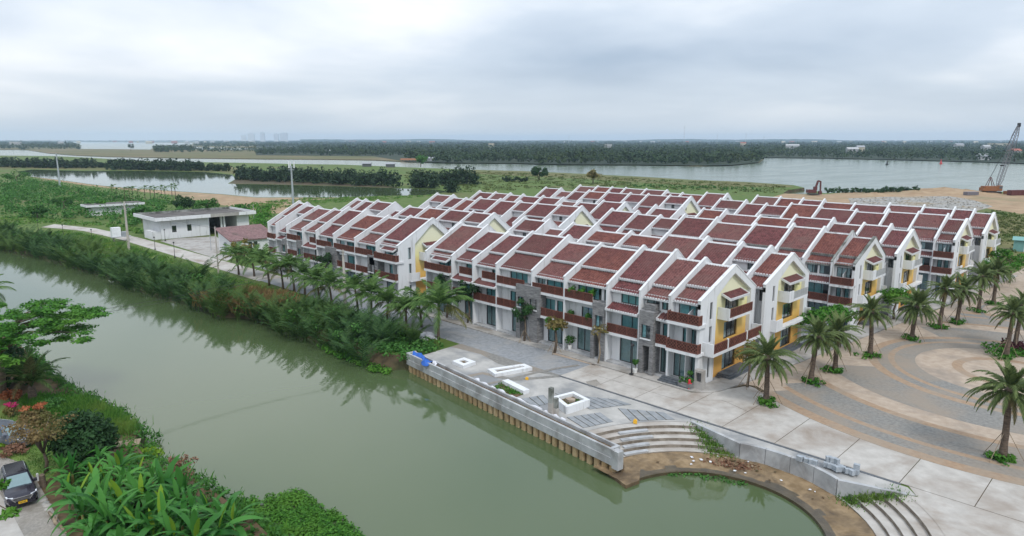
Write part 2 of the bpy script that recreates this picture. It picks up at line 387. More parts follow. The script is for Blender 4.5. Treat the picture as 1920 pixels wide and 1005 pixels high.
class MB:
    """collects shapes into one mesh"""
    def __init__(s): s.v = []; s.f = []
    def add(s, v, f):
        n = len(s.v); s.v += [tuple(q) for q in v]; s.f += [tuple(i + n for i in q) for q in f]; return s
    def box(s, x0, x1, y0, y1, z0, z1):
        return s.add([(x0, y0, z0), (x1, y0, z0), (x1, y1, z0), (x0, y1, z0), (x0, y0, z1), (x1, y0, z1), (x1, y1, z1), (x0, y1, z1)],
                     [(0, 3, 2, 1), (4, 5, 6, 7), (0, 1, 5, 4), (1, 2, 6, 5), (2, 3, 7, 6), (3, 0, 4, 7)])
    def quad(s, a, b, c, d): return s.add([a, b, c, d], [(0, 1, 2, 3)])
    def prism_x(s, prof, x0, x1):
        """profile in (y,z) extruded along x"""
        n = len(prof)
        return s.add([(x0, y, z) for y, z in prof] + [(x1, y, z) for y, z in prof],
                     [tuple(range(n))[::-1], tuple(range(n, 2 * n))] + [(i, (i + 1) % n, n + (i + 1) % n, n + i) for i in range(n)])
    def prism_z(s, prof, z0, z1):
        n = len(prof)
        return s.add([(x, y, z0) for x, y in prof] + [(x, y, z1) for x, y in prof],
                     [tuple(range(n))[::-1], tuple(range(n, 2 * n))] + [(i, (i + 1) % n, n + (i + 1) % n, n + i) for i in range(n)])
    def tube(s, pts, radii, n=7, caps=True):
        pts = [Vector(p) for p in pts]
        if not hasattr(radii, '__len__'): radii = [radii] * len(pts)
        base = len(s.v)
        for i, p in enumerate(pts):
            d = (pts[min(i + 1, len(pts) - 1)] - pts[max(i - 1, 0)]).normalized()
            a = d.cross(Vector((0, 0, 1)) if abs(d.z) < 0.9 else Vector((1, 0, 0))).normalized()
            b = d.cross(a)
            for k in range(n):
                t = 2 * math.pi * k / n
                s.v.append(tuple(p + (a * math.cos(t) + b * math.sin(t)) * radii[i]))
        for i in range(len(pts) - 1):
            for k in range(n):
                q = base + i * n
                s.f.append((q + k, q + (k + 1) % n, q + n + (k + 1) % n, q + n + k))
        if caps:
            s.f.append(tuple(base + k for k in range(n))[::-1]); s.f.append(tuple(base + (len(pts) - 1) * n + k for k in range(n)))
        return s
    def bar(s, a, b, w, h=None):
        """square bar from a to b"""
        a, b = Vector(a), Vector(b); h = h or w
        d = (b - a).normalized()
        u = d.cross(Vector((0, 0, 1)) if abs(d.z) < 0.95 else Vector((0, 1, 0))).normalized(); v = d.cross(u)
        c = [(-w / 2, -h / 2), (w / 2, -h / 2), (w / 2, h / 2), (-w / 2, h / 2)]
        return s.add([a + u * p + v * q for p, q in c] + [b + u * p + v * q for p, q in c],
                     [(0, 1, 2, 3), (7, 6, 5, 4), (0, 4, 5, 1), (1, 5, 6, 2), (2, 6, 7, 3), (3, 7, 4, 0)])
    def mesh(s, name, mat, smooth=False): return mesh_np(name, s.v, s.f, mat, smooth)
    def obj(s, name, mat, parent=None, loc=None, rot=None, smooth=False):
        return link(name, s.mesh(name, mat, smooth), parent, loc, rot)
CACHE = {}
def cached(key, fn):
    if key not in CACHE: CACHE[key] = fn()
    return CACHE[key]
def poly_faces(pts):
    tri = geometry.tessellate_polygon([[Vector((p[0], p[1], 0)) for p in pts]])
    return [tuple(t) for t in tri]
def sheet(name, pts, z, mat, kind='structure', parent=None, label=None, thick=0.0):
    """level polygon (ground cover, paving)"""
    area = sum(pts[i][0] * pts[(i + 1) % len(pts)][1] - pts[(i + 1) % len(pts)][0] * pts[i][1] for i in range(len(pts)))
    if area < 0: pts = pts[::-1]
    n = len(pts)
    V = [(p[0], p[1], z) for p in pts]; F = poly_faces(pts)
    F = [f if (V[f[1]][0] - V[f[0]][0]) * (V[f[2]][1] - V[f[0]][1]) - (V[f[1]][1] - V[f[0]][1]) * (V[f[2]][0] - V[f[0]][0]) > 0 else f[::-1] for f in F]
    if thick:
        V += [(p[0], p[1], z - thick) for p in pts]
        F += [(i, n + i, n + (i + 1) % n, (i + 1) % n) for i in range(n)]
    o = link(name, mesh_np(name, V, F, mat), parent)
    if parent is None: tag(o, kind=kind, label=label)
    return o
def arc(cx, cy, r, a0, a1, n=24):
    return [(cx + r * math.cos(RAD(a0 + (a1 - a0) * i / n)), cy + r * math.sin(RAD(a0 + (a1 - a0) * i / n))) for i in range(n + 1)]
def land(name, pts, ztop, zbot, bank, mat, label=None):
    """terrain patch: outline at the foot, top edge set in by the bank width (a number or one per point)"""
    n = len(pts)
    area = sum(pts[i][0] * pts[(i + 1) % n][1] - pts[(i + 1) % n][0] * pts[i][1] for i in range(n))
    if not hasattr(bank, '__len__'): bank = [bank] * n
    if area < 0: pts = pts[::-1]; bank = list(bank)[::-1]
    top = []
    for i in range(n):
        a, b, c = Vector(pts[i - 1]), Vector(pts[i]), Vector(pts[(i + 1) % n])
        d1, d2 = (b - a).normalized(), (c - b).normalized()
        nn = Vector((-d1.y - d2.y, d1.x + d2.x))
        nn = nn.normalized() if nn.length > 1e-6 else Vector((-d1.y, d1.x))
        top.append((b.x + nn.x * bank[i], b.y + nn.y * bank[i]))
    V = [(p[0], p[1], ztop) for p in top] + [(p[0], p[1], zbot) for p in pts]
    F = []
    for f in poly_faces(top):
        cr = (top[f[1]][0] - top[f[0]][0]) * (top[f[2]][1] - top[f[0]][1]) - (top[f[1]][1] - top[f[0]][1]) * (top[f[2]][0] - top[f[0]][0])
        F.append(f if cr > 0 else f[::-1])
    k = len(F)
    F += [(i, n + i, n + (i + 1) % n, (i + 1) % n) for i in range(n)]
    me = mesh_np(name, V, F, mat)
    me.materials.append(MATS['bank_soil'])
    for i in range(k, len(F)): me.polygons[i].material_index = 1
    return tag(link(name, me), kind='structure', label=label)

# ================================================================== THE SETTING
WZ = -1.6
def GP(L, z=0.0): return [G(x, y, z) for x, y in L]
# water: one level sheet out to the horizon
B_ = 42000
sheet('river_water', [(CAM_XY[0] - B_, CAM_XY[1] - B_), (CAM_XY[0] + B_, CAM_XY[1] - B_), (CAM_XY[0] + B_, CAM_XY[1] + B_), (CAM_XY[0] - B_, CAM_XY[1] + B_)], WZ, 'river')
sheet('canal_water', [(-420, -20), (-180, -10), (-30, -8), (70, -8), (70, -95), (-420, -95)], WZ + 0.006, 'water')

BC = (12.6, -19.5)            # centre of the round basin
canal_bank = [(-400, 395), (-120, 436), (0, 468), (100, 490), (200, 522), (270, 550), (330, 566), (372, 584), (400, 598), (470, 603), (560, 637), (620, 662), (680, 690), (722, 701), (768, 699)]
main = [(p, 2.5) for p in GP(canal_bank, WZ)]
main += [((-28.6, -14.3), 0), ((-1.9, -17.0), 0)]
main += [(p, 0) for p in arc(BC[0], BC[1], 14.3, 169, 127, 12)]
main += [(p, 0) for p in arc(BC[0], BC[1], 10.95, 107, 63, 10)]
main += [(p, 0) for p in arc(BC[0], BC[1], 14.3, 50, -60, 16)]
main += [((20, -60), 2), ((60, -66), 2), ((140, -40), 2), ((330, 150), 2)]
north = [(2700, 395), (2150, 372), (1920, 361), (1830, 358), (1760, 353), (1640, 358), (1545, 362), (1532, 358), (1500, 365), (1470, 362), (1480, 356), (1510, 352), (1490, 347), (1400, 341), (1300, 337), (1200, 331), (1100, 326), (980, 320.5), (900, 318.5), (800, 315), (720, 311.5), (640, 308.5), (560, 307.5), (500, 306), (420, 304.5), (300, 303), (230, 299.5), (165, 295.5), (100, 292.5), (0, 291.5), (-200, 292), (-600, 300)]
main += [(p, 0.5) for p in GP(north, 0)]
land('terrain', [p for p, _ in main], -0.03, -3.0, [b for _, b in main], 'grass')

# far side of the river: low land out to the horizon, and the wooded shore on the far left
def far_land(name, L, close, z=-0.7): return land(name, GP(L, WZ) + close, z, -3.0, 1.0, 'grass_far')
fl = [(55, 282.5), (90, 288), (140, 292), (200, 294.5), (330, 297), (420, 298), (500, 299), (600, 299.5), (700, 301), (760, 304), (850, 306), (960, 306.5), (1050, 309), (1200, 310), (1310, 312), (1370, 311), (1425, 305), (1432, 300), (1433, 294.5), (1537, 296.5), (1680, 299.5), (1837, 304), (1920, 307), (2300, 322)]
far_land('far_terrain', fl, [G(3300, 264.6, WZ), G(960, 264.0, WZ), G(-500, 264.4, WZ), G(40, 280.5, WZ)])
sheet('far_lagoon_water', GP([(100, 265.6), (365, 268.2), (350, 273.5), (292, 274.8), (282, 280.3), (220, 279.6), (155, 279.2), (120, 275)], -0.5), -0.5, 'river')
sheet('far_channel_water', GP([(365, 275.8), (495, 278.2), (560, 279), (495, 281), (420, 281), (365, 280)], -0.4), -0.4, 'river')
land('far_shore_terrain', GP([(-600, 292), (0, 280.8), (95, 279.8), (152, 274.6), (138, 267), (60, 265), (-700, 265.5)], -0.9), -0.3, -3.0, 1.0, 'grass_far')
sheet('field_dry_grass', GP([(870, 318), (980, 321), (1100, 326.5), (1200, 331.5), (1300, 337.5), (1400, 341.5), (1480, 347), (1490, 351), (1380, 350), (1250, 345), (1100, 336), (1000, 331), (900, 326), (850, 322)]), -0.015, 'dry_grass')
sheet('spit_dry_grass', GP([(0, 316), (160, 318.5), (390, 321), (440, 327), (445, 337), (520, 340), (520, 330), (430, 312), (300, 308), (160, 304), (0, 306)]), -0.015, 'dry_grass')
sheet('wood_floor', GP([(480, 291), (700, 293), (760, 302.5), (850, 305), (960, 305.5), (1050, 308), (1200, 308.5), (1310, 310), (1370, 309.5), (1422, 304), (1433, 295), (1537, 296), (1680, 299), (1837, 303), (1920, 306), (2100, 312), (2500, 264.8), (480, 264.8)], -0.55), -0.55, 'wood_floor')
# pond behind the houses with its sandy rim
pond = [(57, 331), (109, 337), (182, 347), (221, 351), (338, 359), (417, 364), (480, 370), (636, 370), (714, 367), (792, 366), (826, 362), (838, 358.5), (818, 355.5), (753, 353.5), (678, 350.5), (584, 348), (480, 345.5), (440, 345), (427, 344.3), (441, 336), (436, 328), (385, 322.5), (260, 320.5), (156, 320.5), (60, 318), (30, 322)]
sheet('pond_water', GP(pond), 0.01, 'water')
sheet('pond_sand', GP([(40, 329), (57, 331.5), (109, 337.5), (182, 347.5), (221, 351.5), (338, 359.5), (417, 364.5), (480, 370.5), (636, 370.5), (600, 374), (540, 385), (560, 400), (500, 400), (440, 388), (400, 382), (360, 374), (330, 366), (215, 354), (150, 346)]), -0.012, 'sand')
sheet('pond_mud_strip', GP([(430, 344), (441, 336.5), (500, 338), (620, 343), (720, 348), (753, 353), (678, 350), (584, 347.6), (480, 345)]), 0.0, 'bank_soil')
# construction ground behind the rows
sheet('construction_sand', GP([(1440, 372), (1470, 363), (1545, 364), (1600, 360), (1640, 360), (1760, 356), (1830, 360), (1925, 366), (1990, 385), (1930, 404), (1885, 396), (1840, 389), (1800, 386), (1600, 383), (1500, 385), (1400, 382)]), -0.012, 'sand')
sheet('rubble_field', GP([(1590, 372), (1660, 369), (1780, 368), (1822, 374), (1862, 387), (1830, 396), (1700, 400), (1600, 392)]), 0.006, 'rubble')
sheet('scrub_dry_grass', GP([(1836, 398), (1870, 394), (1925, 404), (2050, 420), (2050, 500), (1930, 520), (1890, 505), (1870, 460), (1850, 420)]), -0.014, 'dry_grass')
sheet('sand_track', GP([(1870, 384), (1935, 392), (1990, 410), (1920, 402), (1862, 389)]), 0.012, 'sand')

# ---- paving round the houses
sheet('lane_paving', [(-99, -1.4), (0.3, -1.4), (9.8, 94), (-88, 94)], 0.0, 'asphalt')
sheet('canal_road', [(-84, -7.0), (-12.4, -7.0), (-12.4, -1.4), (-84, -1.4)], 0.004, 'asphalt')
sheet('concrete_road', [(-204, -17.5), (-196, -14), (-186, -11), (-160, -8.8), (-120, -8.2), (-84, -7.4), (-84, -2.4), (-110, -3.2), (-146, -4.0), (-160, -4.4), (-190, -7), (-210, -13)], 0.0, 'concrete_pale')
# concrete yard by the white pump house
sheet('yard_concrete', GP([(300, 452), (330, 447), (405, 443), (420, 455), (412, 475), (440, 482), (425, 489), (392, 481)]), 0.006, 'concrete')
# sidewalk with a real kerb along the canal front and round the corner
sheet('sidewalk', [(-44, -1.45), (-0.4, -1.45), (0.8, -1.2), (1.7, -0.4), (2.2, 0.8), (2.9, 5.0), (3.3, 8.0), (9.0, 62), (12, 95), (8.5, 95), (0.0, 0.4), (-44, 0.4)], 0.13, 'concrete', thick=0.14)
# plaza
sheet('plaza_ground', [(2.0, 0.5), (4.0, -6.9), (40, -6.9), (60, -6.9), (95, 30), (75, 120), (12, 120), (9, 60)], 0.0, 'paver_tan')
PC = (22.0, 28.5)
def xclip(y): return 4.6 + 0.105 * y
def ring(name, r0, r1, z, mat):
    V = []; F = []
    n = 180
    keep = []
    for i in range(n + 1):
        a = 2 * math.pi * i / n
        for r in (r0, r1): V.append((PC[0] + r * math.cos(a), PC[1] + r * math.sin(a), z))
    for i in range(n):
        q = [2 * i, 2 * i + 1, 2 * i + 3, 2 * i + 2]
        if all(V[k][0] > xclip(V[k][1]) for k in q): F.append(q)
    return tag(link(name, mesh_np(name, V, F, mat)), kind='structure')
ZP = 0.006
for nm, r0, r1, mt in (('plaza_band', 4.6, 5.6, 'paver_orange'), ('plaza_band', 9.2, 11.3, 'paver_grey'), ('plaza_band', 11.3, 11.95, 'paver_orange'), ('plaza_band', 11.95, 13.1, 'paver_grey'), ('plaza_band', 13.1, 14.1, 'paver_orange'), ('plaza_band', 14.1, 19.0, 'paver_grey'), ('plaza_band', 21.6, 22.5, 'paver_orange'), ('plaza_band', 22.5, 26.4, 'paver_grey'), ('plaza_band', 26.4, 27.1, 'paver_orange'), ('plaza_band', 27.1, 28.7, 'paver_grey'), ('plaza_band', 28.7, 30.0, 'paver_orange')):
    ring(nm, r0, r1, ZP, mt)
for r0, r1, c, zz in ((9.0, 9.7, (26, 62), 0.012), (13.0, 13.5, (26, 62), 0.012)):
    V = []; F = []
    for i in range(121):
        a = 2 * math.pi * i / 120
        for r in (r0, r1): V.append((c[0] + r * math.cos(a), c[1] + r * math.sin(a), zz))
    for i in range(120): F.append([2 * i, 2 * i + 1, 2 * i + 3, 2 * i + 2])
    F = [f for f in F if all(math.hypot(V[k][0] - PC[0], V[k][1] - PC[1]) > 19.2 and V[k][0] > xclip(V[k][1]) for k in f)]
    tag(link('plaza_band', mesh_np('plaza_band', V, F, 'paver_grey')), kind='structure')

# promenade: cast concrete bays with open joints
prom = sheet('promenade_base', [(-12.4, -7.0), (40, -7.0), (40, 1.0), (33, 0.8), (22, -1.4), (12, 0.4), (4, 5), (2.9, 4.5), (1.6, -1.3), (-12.4, -1.4)], 0.001, 'bank_soil')
def upper(x):
    if x < 0.8: return -1.5
    if x < 3.4: return -1.5 + (x - 0.8) * 2.2
    d = 30.05 ** 2 - (x - PC[0]) ** 2
    return min(PC[1] - math.sqrt(max(d, 0.01)), 4.4)
x = -12.4
while x < 39:
    w_ = 4.75
    for (ya, yb) in ((0.0, 0.5), (0.5, 1.0)) if x < 3 else ((0.0, 1.0),):
        xs = [x + 0.03 + (w_ - 0.06) * i / 6 for i in range(7)]
        lo_ = [(q, -6.97 + ya * (upper(q) + 6.97) + (0.025 if ya else 0)) for q in xs]
        hi_ = [(q, -6.97 + yb * (upper(q) + 6.97) - 0.03) for q in xs]
        sheet('concrete_bay', lo_ + hi_[::-1], 0.03, 'concrete_pale', parent=prom, thick=0.03)
    x += w_
sheet('quay_apron', [(22.4, -8.3)] + arc(BC[0], BC[1], 14.35, 50, -50, 14) + [(30, -40), (60, -40), (60, -7.0), (21.5, -7.0)], 0.006, 'concrete_pale')
sheet('road_kerb', [(-12.4, -7.28), (21, -7.28), (21, -7.06), (-12.4, -7.06)], 0.05, 'dark_step', thick=0.08)

# ---- quay platform between the road and the canal
QA, QB = Vector((-28.8, -15.1)), Vector((3.35, -18.65))
qd = (QB - QA).normalized(); qn = Vector((-qd.y, qd.x))            # along the quay, and inland
plat = [(-28.5, -14.2), (-28.9, -7.0), (21.5, -7.29), (22.3, -8.2)] + arc(BC[0], BC[1], 14.3, 50, 50, 1)[:1] + [(17.75, -9.75)] + arc(BC[0], BC[1], 10.97, 63, 107, 10) + arc(BC[0], BC[1], 14.32, 127, 169, 10) + [(-1.9, -17.1)]
sheet('quay_platform', plat, 0.012, 'platform')
sheet('quay_paving', [(-28.8, -6.9), (-12.6, -6.9), (-12.6, -7.2), (-16, -8.6), (-20, -9.0), (-24, -8.0), (-28.8, -8.6)], 0.02, 'paver_grey')
# dark curved paving strips and the bays of grey slabs on the platform
def strip(name, pts, w, z, mat):
    L = [Vector(p) for p in pts]; a = []; b = []
    for i, p in enumerate(L):
        d = (L[min(i + 1, len(L) - 1)] - L[max(i - 1, 0)]).normalized(); n_ = Vector((-d.y, d.x)) * w / 2
        a.append(tuple(p + n_)); b.append(tuple(p - n_))
    return sheet(name, a + b[::-1], z, mat)
strip('paving_strip', GP([(877, 706), (905, 700), (930, 706), (965, 712), (1010, 709), (1060, 704), (1100, 694)]), 0.7, 0.028, 'paver_grey')
strip('paving_strip', GP([(905, 722), (950, 713), (1000, 700), (1050, 690), (1085, 685)]), 0.5, 0.034, 'paver_grey')
def in_poly(p, P_):
    c = False
    for i in range(len(P_)):
        a, b = P_[i], P_[i - 1]
        if (a[1] > p[1]) != (b[1] > p[1]) and p[0] < (b[0] - a[0]) * (p[1] - a[1]) / (b[1] - a[1]) + a[0]: c = not c
    return c
def fan_slabs(c0, c1, c2, c3, n, sk=()):
    """slabs laid side by side between two edges c0-c1 and c3-c2, over a dark bed that shows in the joints"""
    bed = sheet('slab_paving', [c0, c1, c2, c3], 0.018, 'bank_soil')
    c0, c1, c2, c3 = [Vector(q) for q in (c0, c1, c2, c3)]
    for i in range(n):
        a, b = (i + 0.06) / n, (i + 0.94) / n
        sheet('stone_slab', [tuple(c0.lerp(c1, a)), tuple(c0.lerp(c1, b)), tuple(c3.lerp(c2, b)), tuple(c3.lerp(c2, a))], 0.05 + 0.004 * (i % 3), 'slab_stone', parent=bed, thick=0.03)
fan_slabs(G(1040, 738), G(1158, 750), G(1184, 759), G(1106, 768), 6)
fan_slabs(G(1062, 783), G(1126, 774), G(1150, 791), G(1094, 803), 5)
fan_slabs(G(1158, 766), G(1246, 774), G(1266, 787), G(1182, 790), 5)
fan_slabs(G(977, 748), G(1020, 741), G(1031, 756), G(1002, 764), 3)
sheet('bare_soil_strip', [(-18.0, -2.0), (-11.8, -1.75), (-11.8, -1.46), (-18.2, -1.46)], 0.03, 'paver_tan')
sheet('gravel_patch', GP([(1098, 716), (1118, 712), (1128, 722), (1106, 726)]), 0.04, 'gravel_drive')

# ---- quay wall on concrete piles
def qp(t, n_, z): p = QA + qd * t + qn * n_; return (p.x, p.y, z)
QL = (QB - QA).length
quay = empty('quay_wall', (0, 0, 0), label='long grey concrete quay wall with channel top standing on piles in the canal', cat='quay wall')
def qbox(mb, t0, t1, n0, n1, z0, z1):
    mb.add([qp(t0, n0, z0), qp(t1, n0, z0), qp(t1, n1, z0), qp(t0, n1, z0), qp(t0, n0, z1), qp(t1, n0, z1), qp(t1, n1, z1), qp(t0, n1, z1)],
           [(0, 3, 2, 1), (4, 5, 6, 7), (0, 1, 5, 4), (1, 2, 6, 5), (2, 3, 7, 6), (3, 0, 4, 7)])
nseg = 9
for i in range(nseg):
    a, b = QL * i / nseg + 0.012, QL * (i + 1) / nseg - 0.012
    m = MB(); qbox(m, a, b, 0.0, 0.24, -0.10, 0.62); qbox(m, a, b, -0.07, 0.3, -0.72, -0.10)
    m.obj('front_panel', 'concrete_grey', quay)
m = MB(); qbox(m, 0, QL - 0.6, 0.95, 1.15, -0.7, 0.58); m.obj('back_wall', 'concrete_grey', quay)
m = MB(); qbox(m, 0, QL - 0.6, 0.3, 0.95, -0.5, 0.28); m.obj('channel_fill', 'soil', quay)
m = MB(); qbox(m, -0.25, 0.0, -0.05, 1.2, -0.72, 0.66); qbox(m, QL - 0.05, QL + 0.6, -0.1, 0.55, -0.9, 0.64); qbox(m, QL - 0.6, QL - 0.3, 0.24, 1.15, -0.7, 0.58); m.obj('end_block', 'concrete_grey', quay)
m = MB(); qbox(m, -0.2, QL + 0.4, 0.55, 0.9, -3.0, -0.72); m.obj('pile_sheet', 'mud', quay)
pm = MB()
pm.prism_z([(-0.31, 0.40), (-0.31, 0.02), (-0.2, -0.13), (0.2, -0.13), (0.31, 0.02), (0.31, 0.40)], -3.0, -0.722)
pile_me = pm.mesh('pile', 'pile_concrete')
t = 0.35
while t < QL + 0.4:
    p = qp(t, 0.12, 0)
    link('pile', pile_me, quay, p, (0, 0, math.atan2(qd.y, qd.x) + random.uniform(-0.03, 0.03)))
    t += 0.86

# ---- basin: mud shelf, curved steps, curved wall
def ring_solid(mb, r0, r1, a0, a1, z0, z1, n=14, cx=BC[0], cy=BC[1]):
    base = len(mb.v)
    for i in range(n + 1):
        a = RAD(a0 + (a1 - a0) * i / n)
        for r, z in ((r0, z0), (r1, z0), (r1, z1), (r0, z1)): mb.v.append((cx + r * math.cos(a), cy + r * math.sin(a), z))
    for i in range(n):
        q = base + 4 * i
        for k in range(4): mb.f.append((q + k, q + 4 + k, q + 4 + (k + 1) % 4, q + (k + 1) % 4))
    mb.f.append((base, base + 1, base + 2, base + 3)); q = base + 4 * n; mb.f.append((q + 3, q + 2, q + 1, q))
# mud shelf with an uneven surface
V = []; F = []; na, nr = 72, 8
for i in range(na + 1):
    a = RAD(178 - 235 * i / na)
    for j in range(nr + 1):
        r = 7.7 + (10.9 - 7.7) * j / nr
        zz = -1.38 + 0.2 * (j / nr) + 0.05 * math.sin(i * 1.7 + j) * math.sin(j * 1.3 + i * 0.6)
        if j == 0: zz = -1.40
        V.append((BC[0] + r * math.cos(a), BC[1] + r * math.sin(a), zz))
for i in range(na):
    for j in range(nr):
        q = i * (nr + 1) + j; F.append((q, q + 1, q + nr + 2, q + nr + 1))
mm_ = mesh_np('mud_shelf', V, F, 'mud', True); mm_.materials.append(MATS['wet_mud'])
for i_, p_ in enumerate(mm_.polygons):
    if i_ % nr < 1 + (math.sin(i_ // nr * 0.7) + math.sin(i_ // nr * 0.23 + 1) > 0.4): p_.material_index = 1
mud = tag(link('mud_shelf', mm_), kind='structure')
m = MB(); ring_solid(m, 7.45, 7.72, 178, -57, -3.0, -1.36, 60); m.obj('basin_kerb', 'wet_mud', mud)
m = MB(); p0, p1 = (BC[0] + 7.6 * math.cos(RAD(178)), BC[1] + 7.6 * math.sin(RAD(178))), (3.2, -18.4)
m.prism_z([(2.5, -18.6), (5.3, -19.6), (5.6, -18.2), (4.6, -16.6), (2.2, -15.7), (1.9, -17.6)], -3.0, -1.3); m.obj('mud_toe', 'mud', mud)
def steps(name, a0s, a1s, label):
    root = empty(name, (0, 0, 0), label=label, cat='steps')
    for k in range(5):
        r0 = 10.66 + 0.72 * k; r1 = r0 + 0.72 + (0.25 if k < 4 else 0.1)
        z1 = -1.12 + 0.28 * k
        m = MB(); ring_solid(m, r0, r1 + 0.02 * k, a0s[k], a1s[k], -1.9, z1 - 0.004 * k, 16)
        sp_ = m.obj('step', 'concrete_pale', root)
        m = MB(); ring_solid(m, r0 - 0.012, r0 - 0.002, a0s[k], a1s[k], z1 - 0.27, z1 - 0.03, 16); m.obj('riser', 'stained_riser', sp_)
    return root
st1 = steps('curved_steps', [165, 166, 167, 168, 168.5], [121, 122, 123.5, 125, 126.5], 'curved concrete steps down to the basin beside the quay wall end')
st2 = steps('curved_steps', [55, 53.5, 52, 51, 50], [-40, -40, -40, -40, -40], 'curved concrete steps curling down to the basin at the lower right corner')
for k, (a0, a1, r) in enumerate(((160, 148, 11.0), (158, 146, 11.7), (157, 143, 12.45), (156, 144, 13.2))):
    m = MB(); ring_solid(m, r - 0.33, r + 0.08, a0, a1, -1.1, -1.12 + 0.28 * k + 0.13, 6); m.obj('step_block', 'concrete_grey', st1)
# grassy wedge terraces at the ends of the steps
def wedge(name, a_step, a_end, parent_lab):
    root = empty(name, (0, 0, 0), label=parent_lab, cat='terrace')
    for k in range(5):
        r0 = 10.66 + 0.72 * k; z1 = -1.14 + 0.28 * k
        e_ = a_end[k]
        m = MB(); ring_solid(m, r0, r0 + 0.14, a_step[k], e_, -1.9, z1 + 0.02, 5); m.obj('terrace_kerb', 'concrete', root)
        m = MB(); ring_solid(m, r0 + 0.14, r0 + 0.9, a_step[k], e_, -1.9, z1 - 0.05, 5); m.obj('terrace_soil', 'soil', root)
    return root
wedge('planted_terrace', [121, 122, 123.5, 125, 126.5], [107, 112, 116, 120, 125], 'small stepped terraces of grass between curved steps and grey wall')
wedge('planted_terrace', [55, 53.5, 52, 51, 50], [63, 60, 57, 54, 51.2], 'small stepped terraces of grass below the stacked grey blocks')
# curved wall with cheek walls
cw = empty('curved_wall', (0, 0, 0), label='curved grey plastered retaining wall round the muddy basin', cat='wall')
for i, (a0, a1) in enumerate(((107, 96.2), (96, 85.2), (85, 74.2), (74, 63))):
    m = MB(); ring_solid(m, 10.66, 10.99, a0, a1, -1.8, 0.16, 8); m.obj('wall_panel', 'concrete_grey', cw)
def wall_line(name, p, q, w, z0, z1, parent, mat='concrete_grey'):
    p, q = Vector(p), Vector(q); d = (q - p).normalized(); n_ = Vector((-d.y, d.x)) * w / 2
    m = MB(); m.prism_z([tuple(p - n_), tuple(q - n_), tuple(q + n_), tuple(p + n_)], z0, z1); return m.obj(name, mat, parent)
e1 = arc(BC[0], BC[1], 10.82, 107, 107, 1)[0]; e2 = arc(BC[0], BC[1], 14.3, 126.3, 126, 1)[0]
wall_line('cheek_wall', e1, e2, 0.3, -1.8, 0.12, cw)
e3 = arc(BC[0], BC[1], 10.82, 63, 63, 1)[0]; e4 = arc(BC[0], BC[1], 14.3, 50, 50, 1)[0]
wall_line('cheek_wall', e3, e4, 0.3, -1.8, 0.12, cw)

# ================================================================== TERRACED HOUSES
ORD = ['first', 'second', 'third', 'fourth', 'fifth', 'sixth', 'seventh', 'eighth', 'ninth', 'tenth']
ROWN = ['canal-front row', 'second row from the canal', 'third row from the canal', 'fourth row from the canal', 'fifth row from the canal', 'rearmost row']
ROW_Y = [0.0, 12.35, 33.1, 45.5, 67.0, 79.5]
DEPTH = 12.0
# party wall positions (x) and crest heights, plaza block then far block, row by row
ROWS = [
 ([(0, 11.95), (-3.6, 12.32), (-7.3, 12.8), (-11.7, 12.8), (-18, 12.4), (-23.3, 12.9), (-29.7, 12.8), (-34.3, 12.33), (-38.7, 12.9), (-44.5, 12.8)],
  [(-51.4, 12.87), (-57.3, 12.85), (-63.5, 12.41), (-70.2, 12.94), (-76.05, 13.0), (-81.0, 12.38), (-87.1, 12.47), (-91.4, 12.88), (-94.7, 12.95)]),
 ([(1.0, 11.9), (-1.84, 12.5), (-5.48, 12.58), (-10.28, 12.81), (-16.2, 12.73), (-22.2, 12.39), (-28.5, 12.83), (-32.8, 12.72), (-37.7, 12.83), (-43.1, 12.8)],
  [(-50.2, 12.88), (-55.6, 12.85), (-61.9, 12.86), (-68.1, 12.88), (-74.15, 12.55), (-79.0, 12.92), (-85.0, 12.97), (-89.4, 12.9), (-92.7, 12.9)]),
 ([(3.45, 12.0), (0.44, 12.58), (-3.42, 12.86), (-7.87, 12.95), (-13.7, 12.49), (-20.2, 12.9), (-26.1, 12.94), (-30.8, 12.45), (-35.5, 12.89), (-41.05, 12.87)],
  [(-48.0, 12.83), (-53.4, 12.83), (-59.7, 12.83), (-64.3, 12.89), (-70.2, 12.92), (-76.5, 12.95), (-81.2, 12.47), (-85.6, 12.93), (-91.4, 12.96)]),
 ([(4.81, 12.04), (1.74, 12.63), (-2.1, 12.5), (-6.7, 12.89), (-12.7, 12.95), (-18.8, 12.38), (-25.2, 12.96), (-29.6, 12.88), (-34.4, 12.6), (-39.9, 12.82)],
  [(-46.9, 12.88), (-52.5, 12.92), (-58.75, 12.41), (-63.4, 12.9), (-69.3, 12.92), (-75.5, 12.92), (-79.7, 12.96), (-84.7, 12.91), (-90.3, 12.96)]),
 ([(7.2, 12.1), (4.24, 12.74), (-0.2, 12.8), (-5.0, 12.9), (-10.45, 12.49), (-16.95, 12.9), (-22.6, 12.9), (-27.7, 12.49), (-32.1, 12.93), (-37.8, 12.9)],
  [(-44.8, 12.9), (-50.2, 12.93), (-56.0, 12.9), (-61.0, 12.89), (-67.5, 12.96), (-73.4, 12.9), (-78.15, 12.51), (-82.7, 12.95), (-88.0, 12.9)]),
 ([(8.7, 12.3), (5.6, 12.8), (2.54, 12.96), (-2.53, 13.0), (-8.5, 13.0), (-14.9, 12.58), (-21.0, 13.0), (-25.4, 12.97), (-30.3, 13.0), (-35.6, 13.0)],
  [(-42.7, 13.0), (-48.1, 13.0), (-54.6, 12.57), (-59.0, 13.0), (-65.0, 13.0), (-71.3, 13.0), (-75.7, 13.0), (-80.5, 13.0), (-86.6, 13.0)]),
]
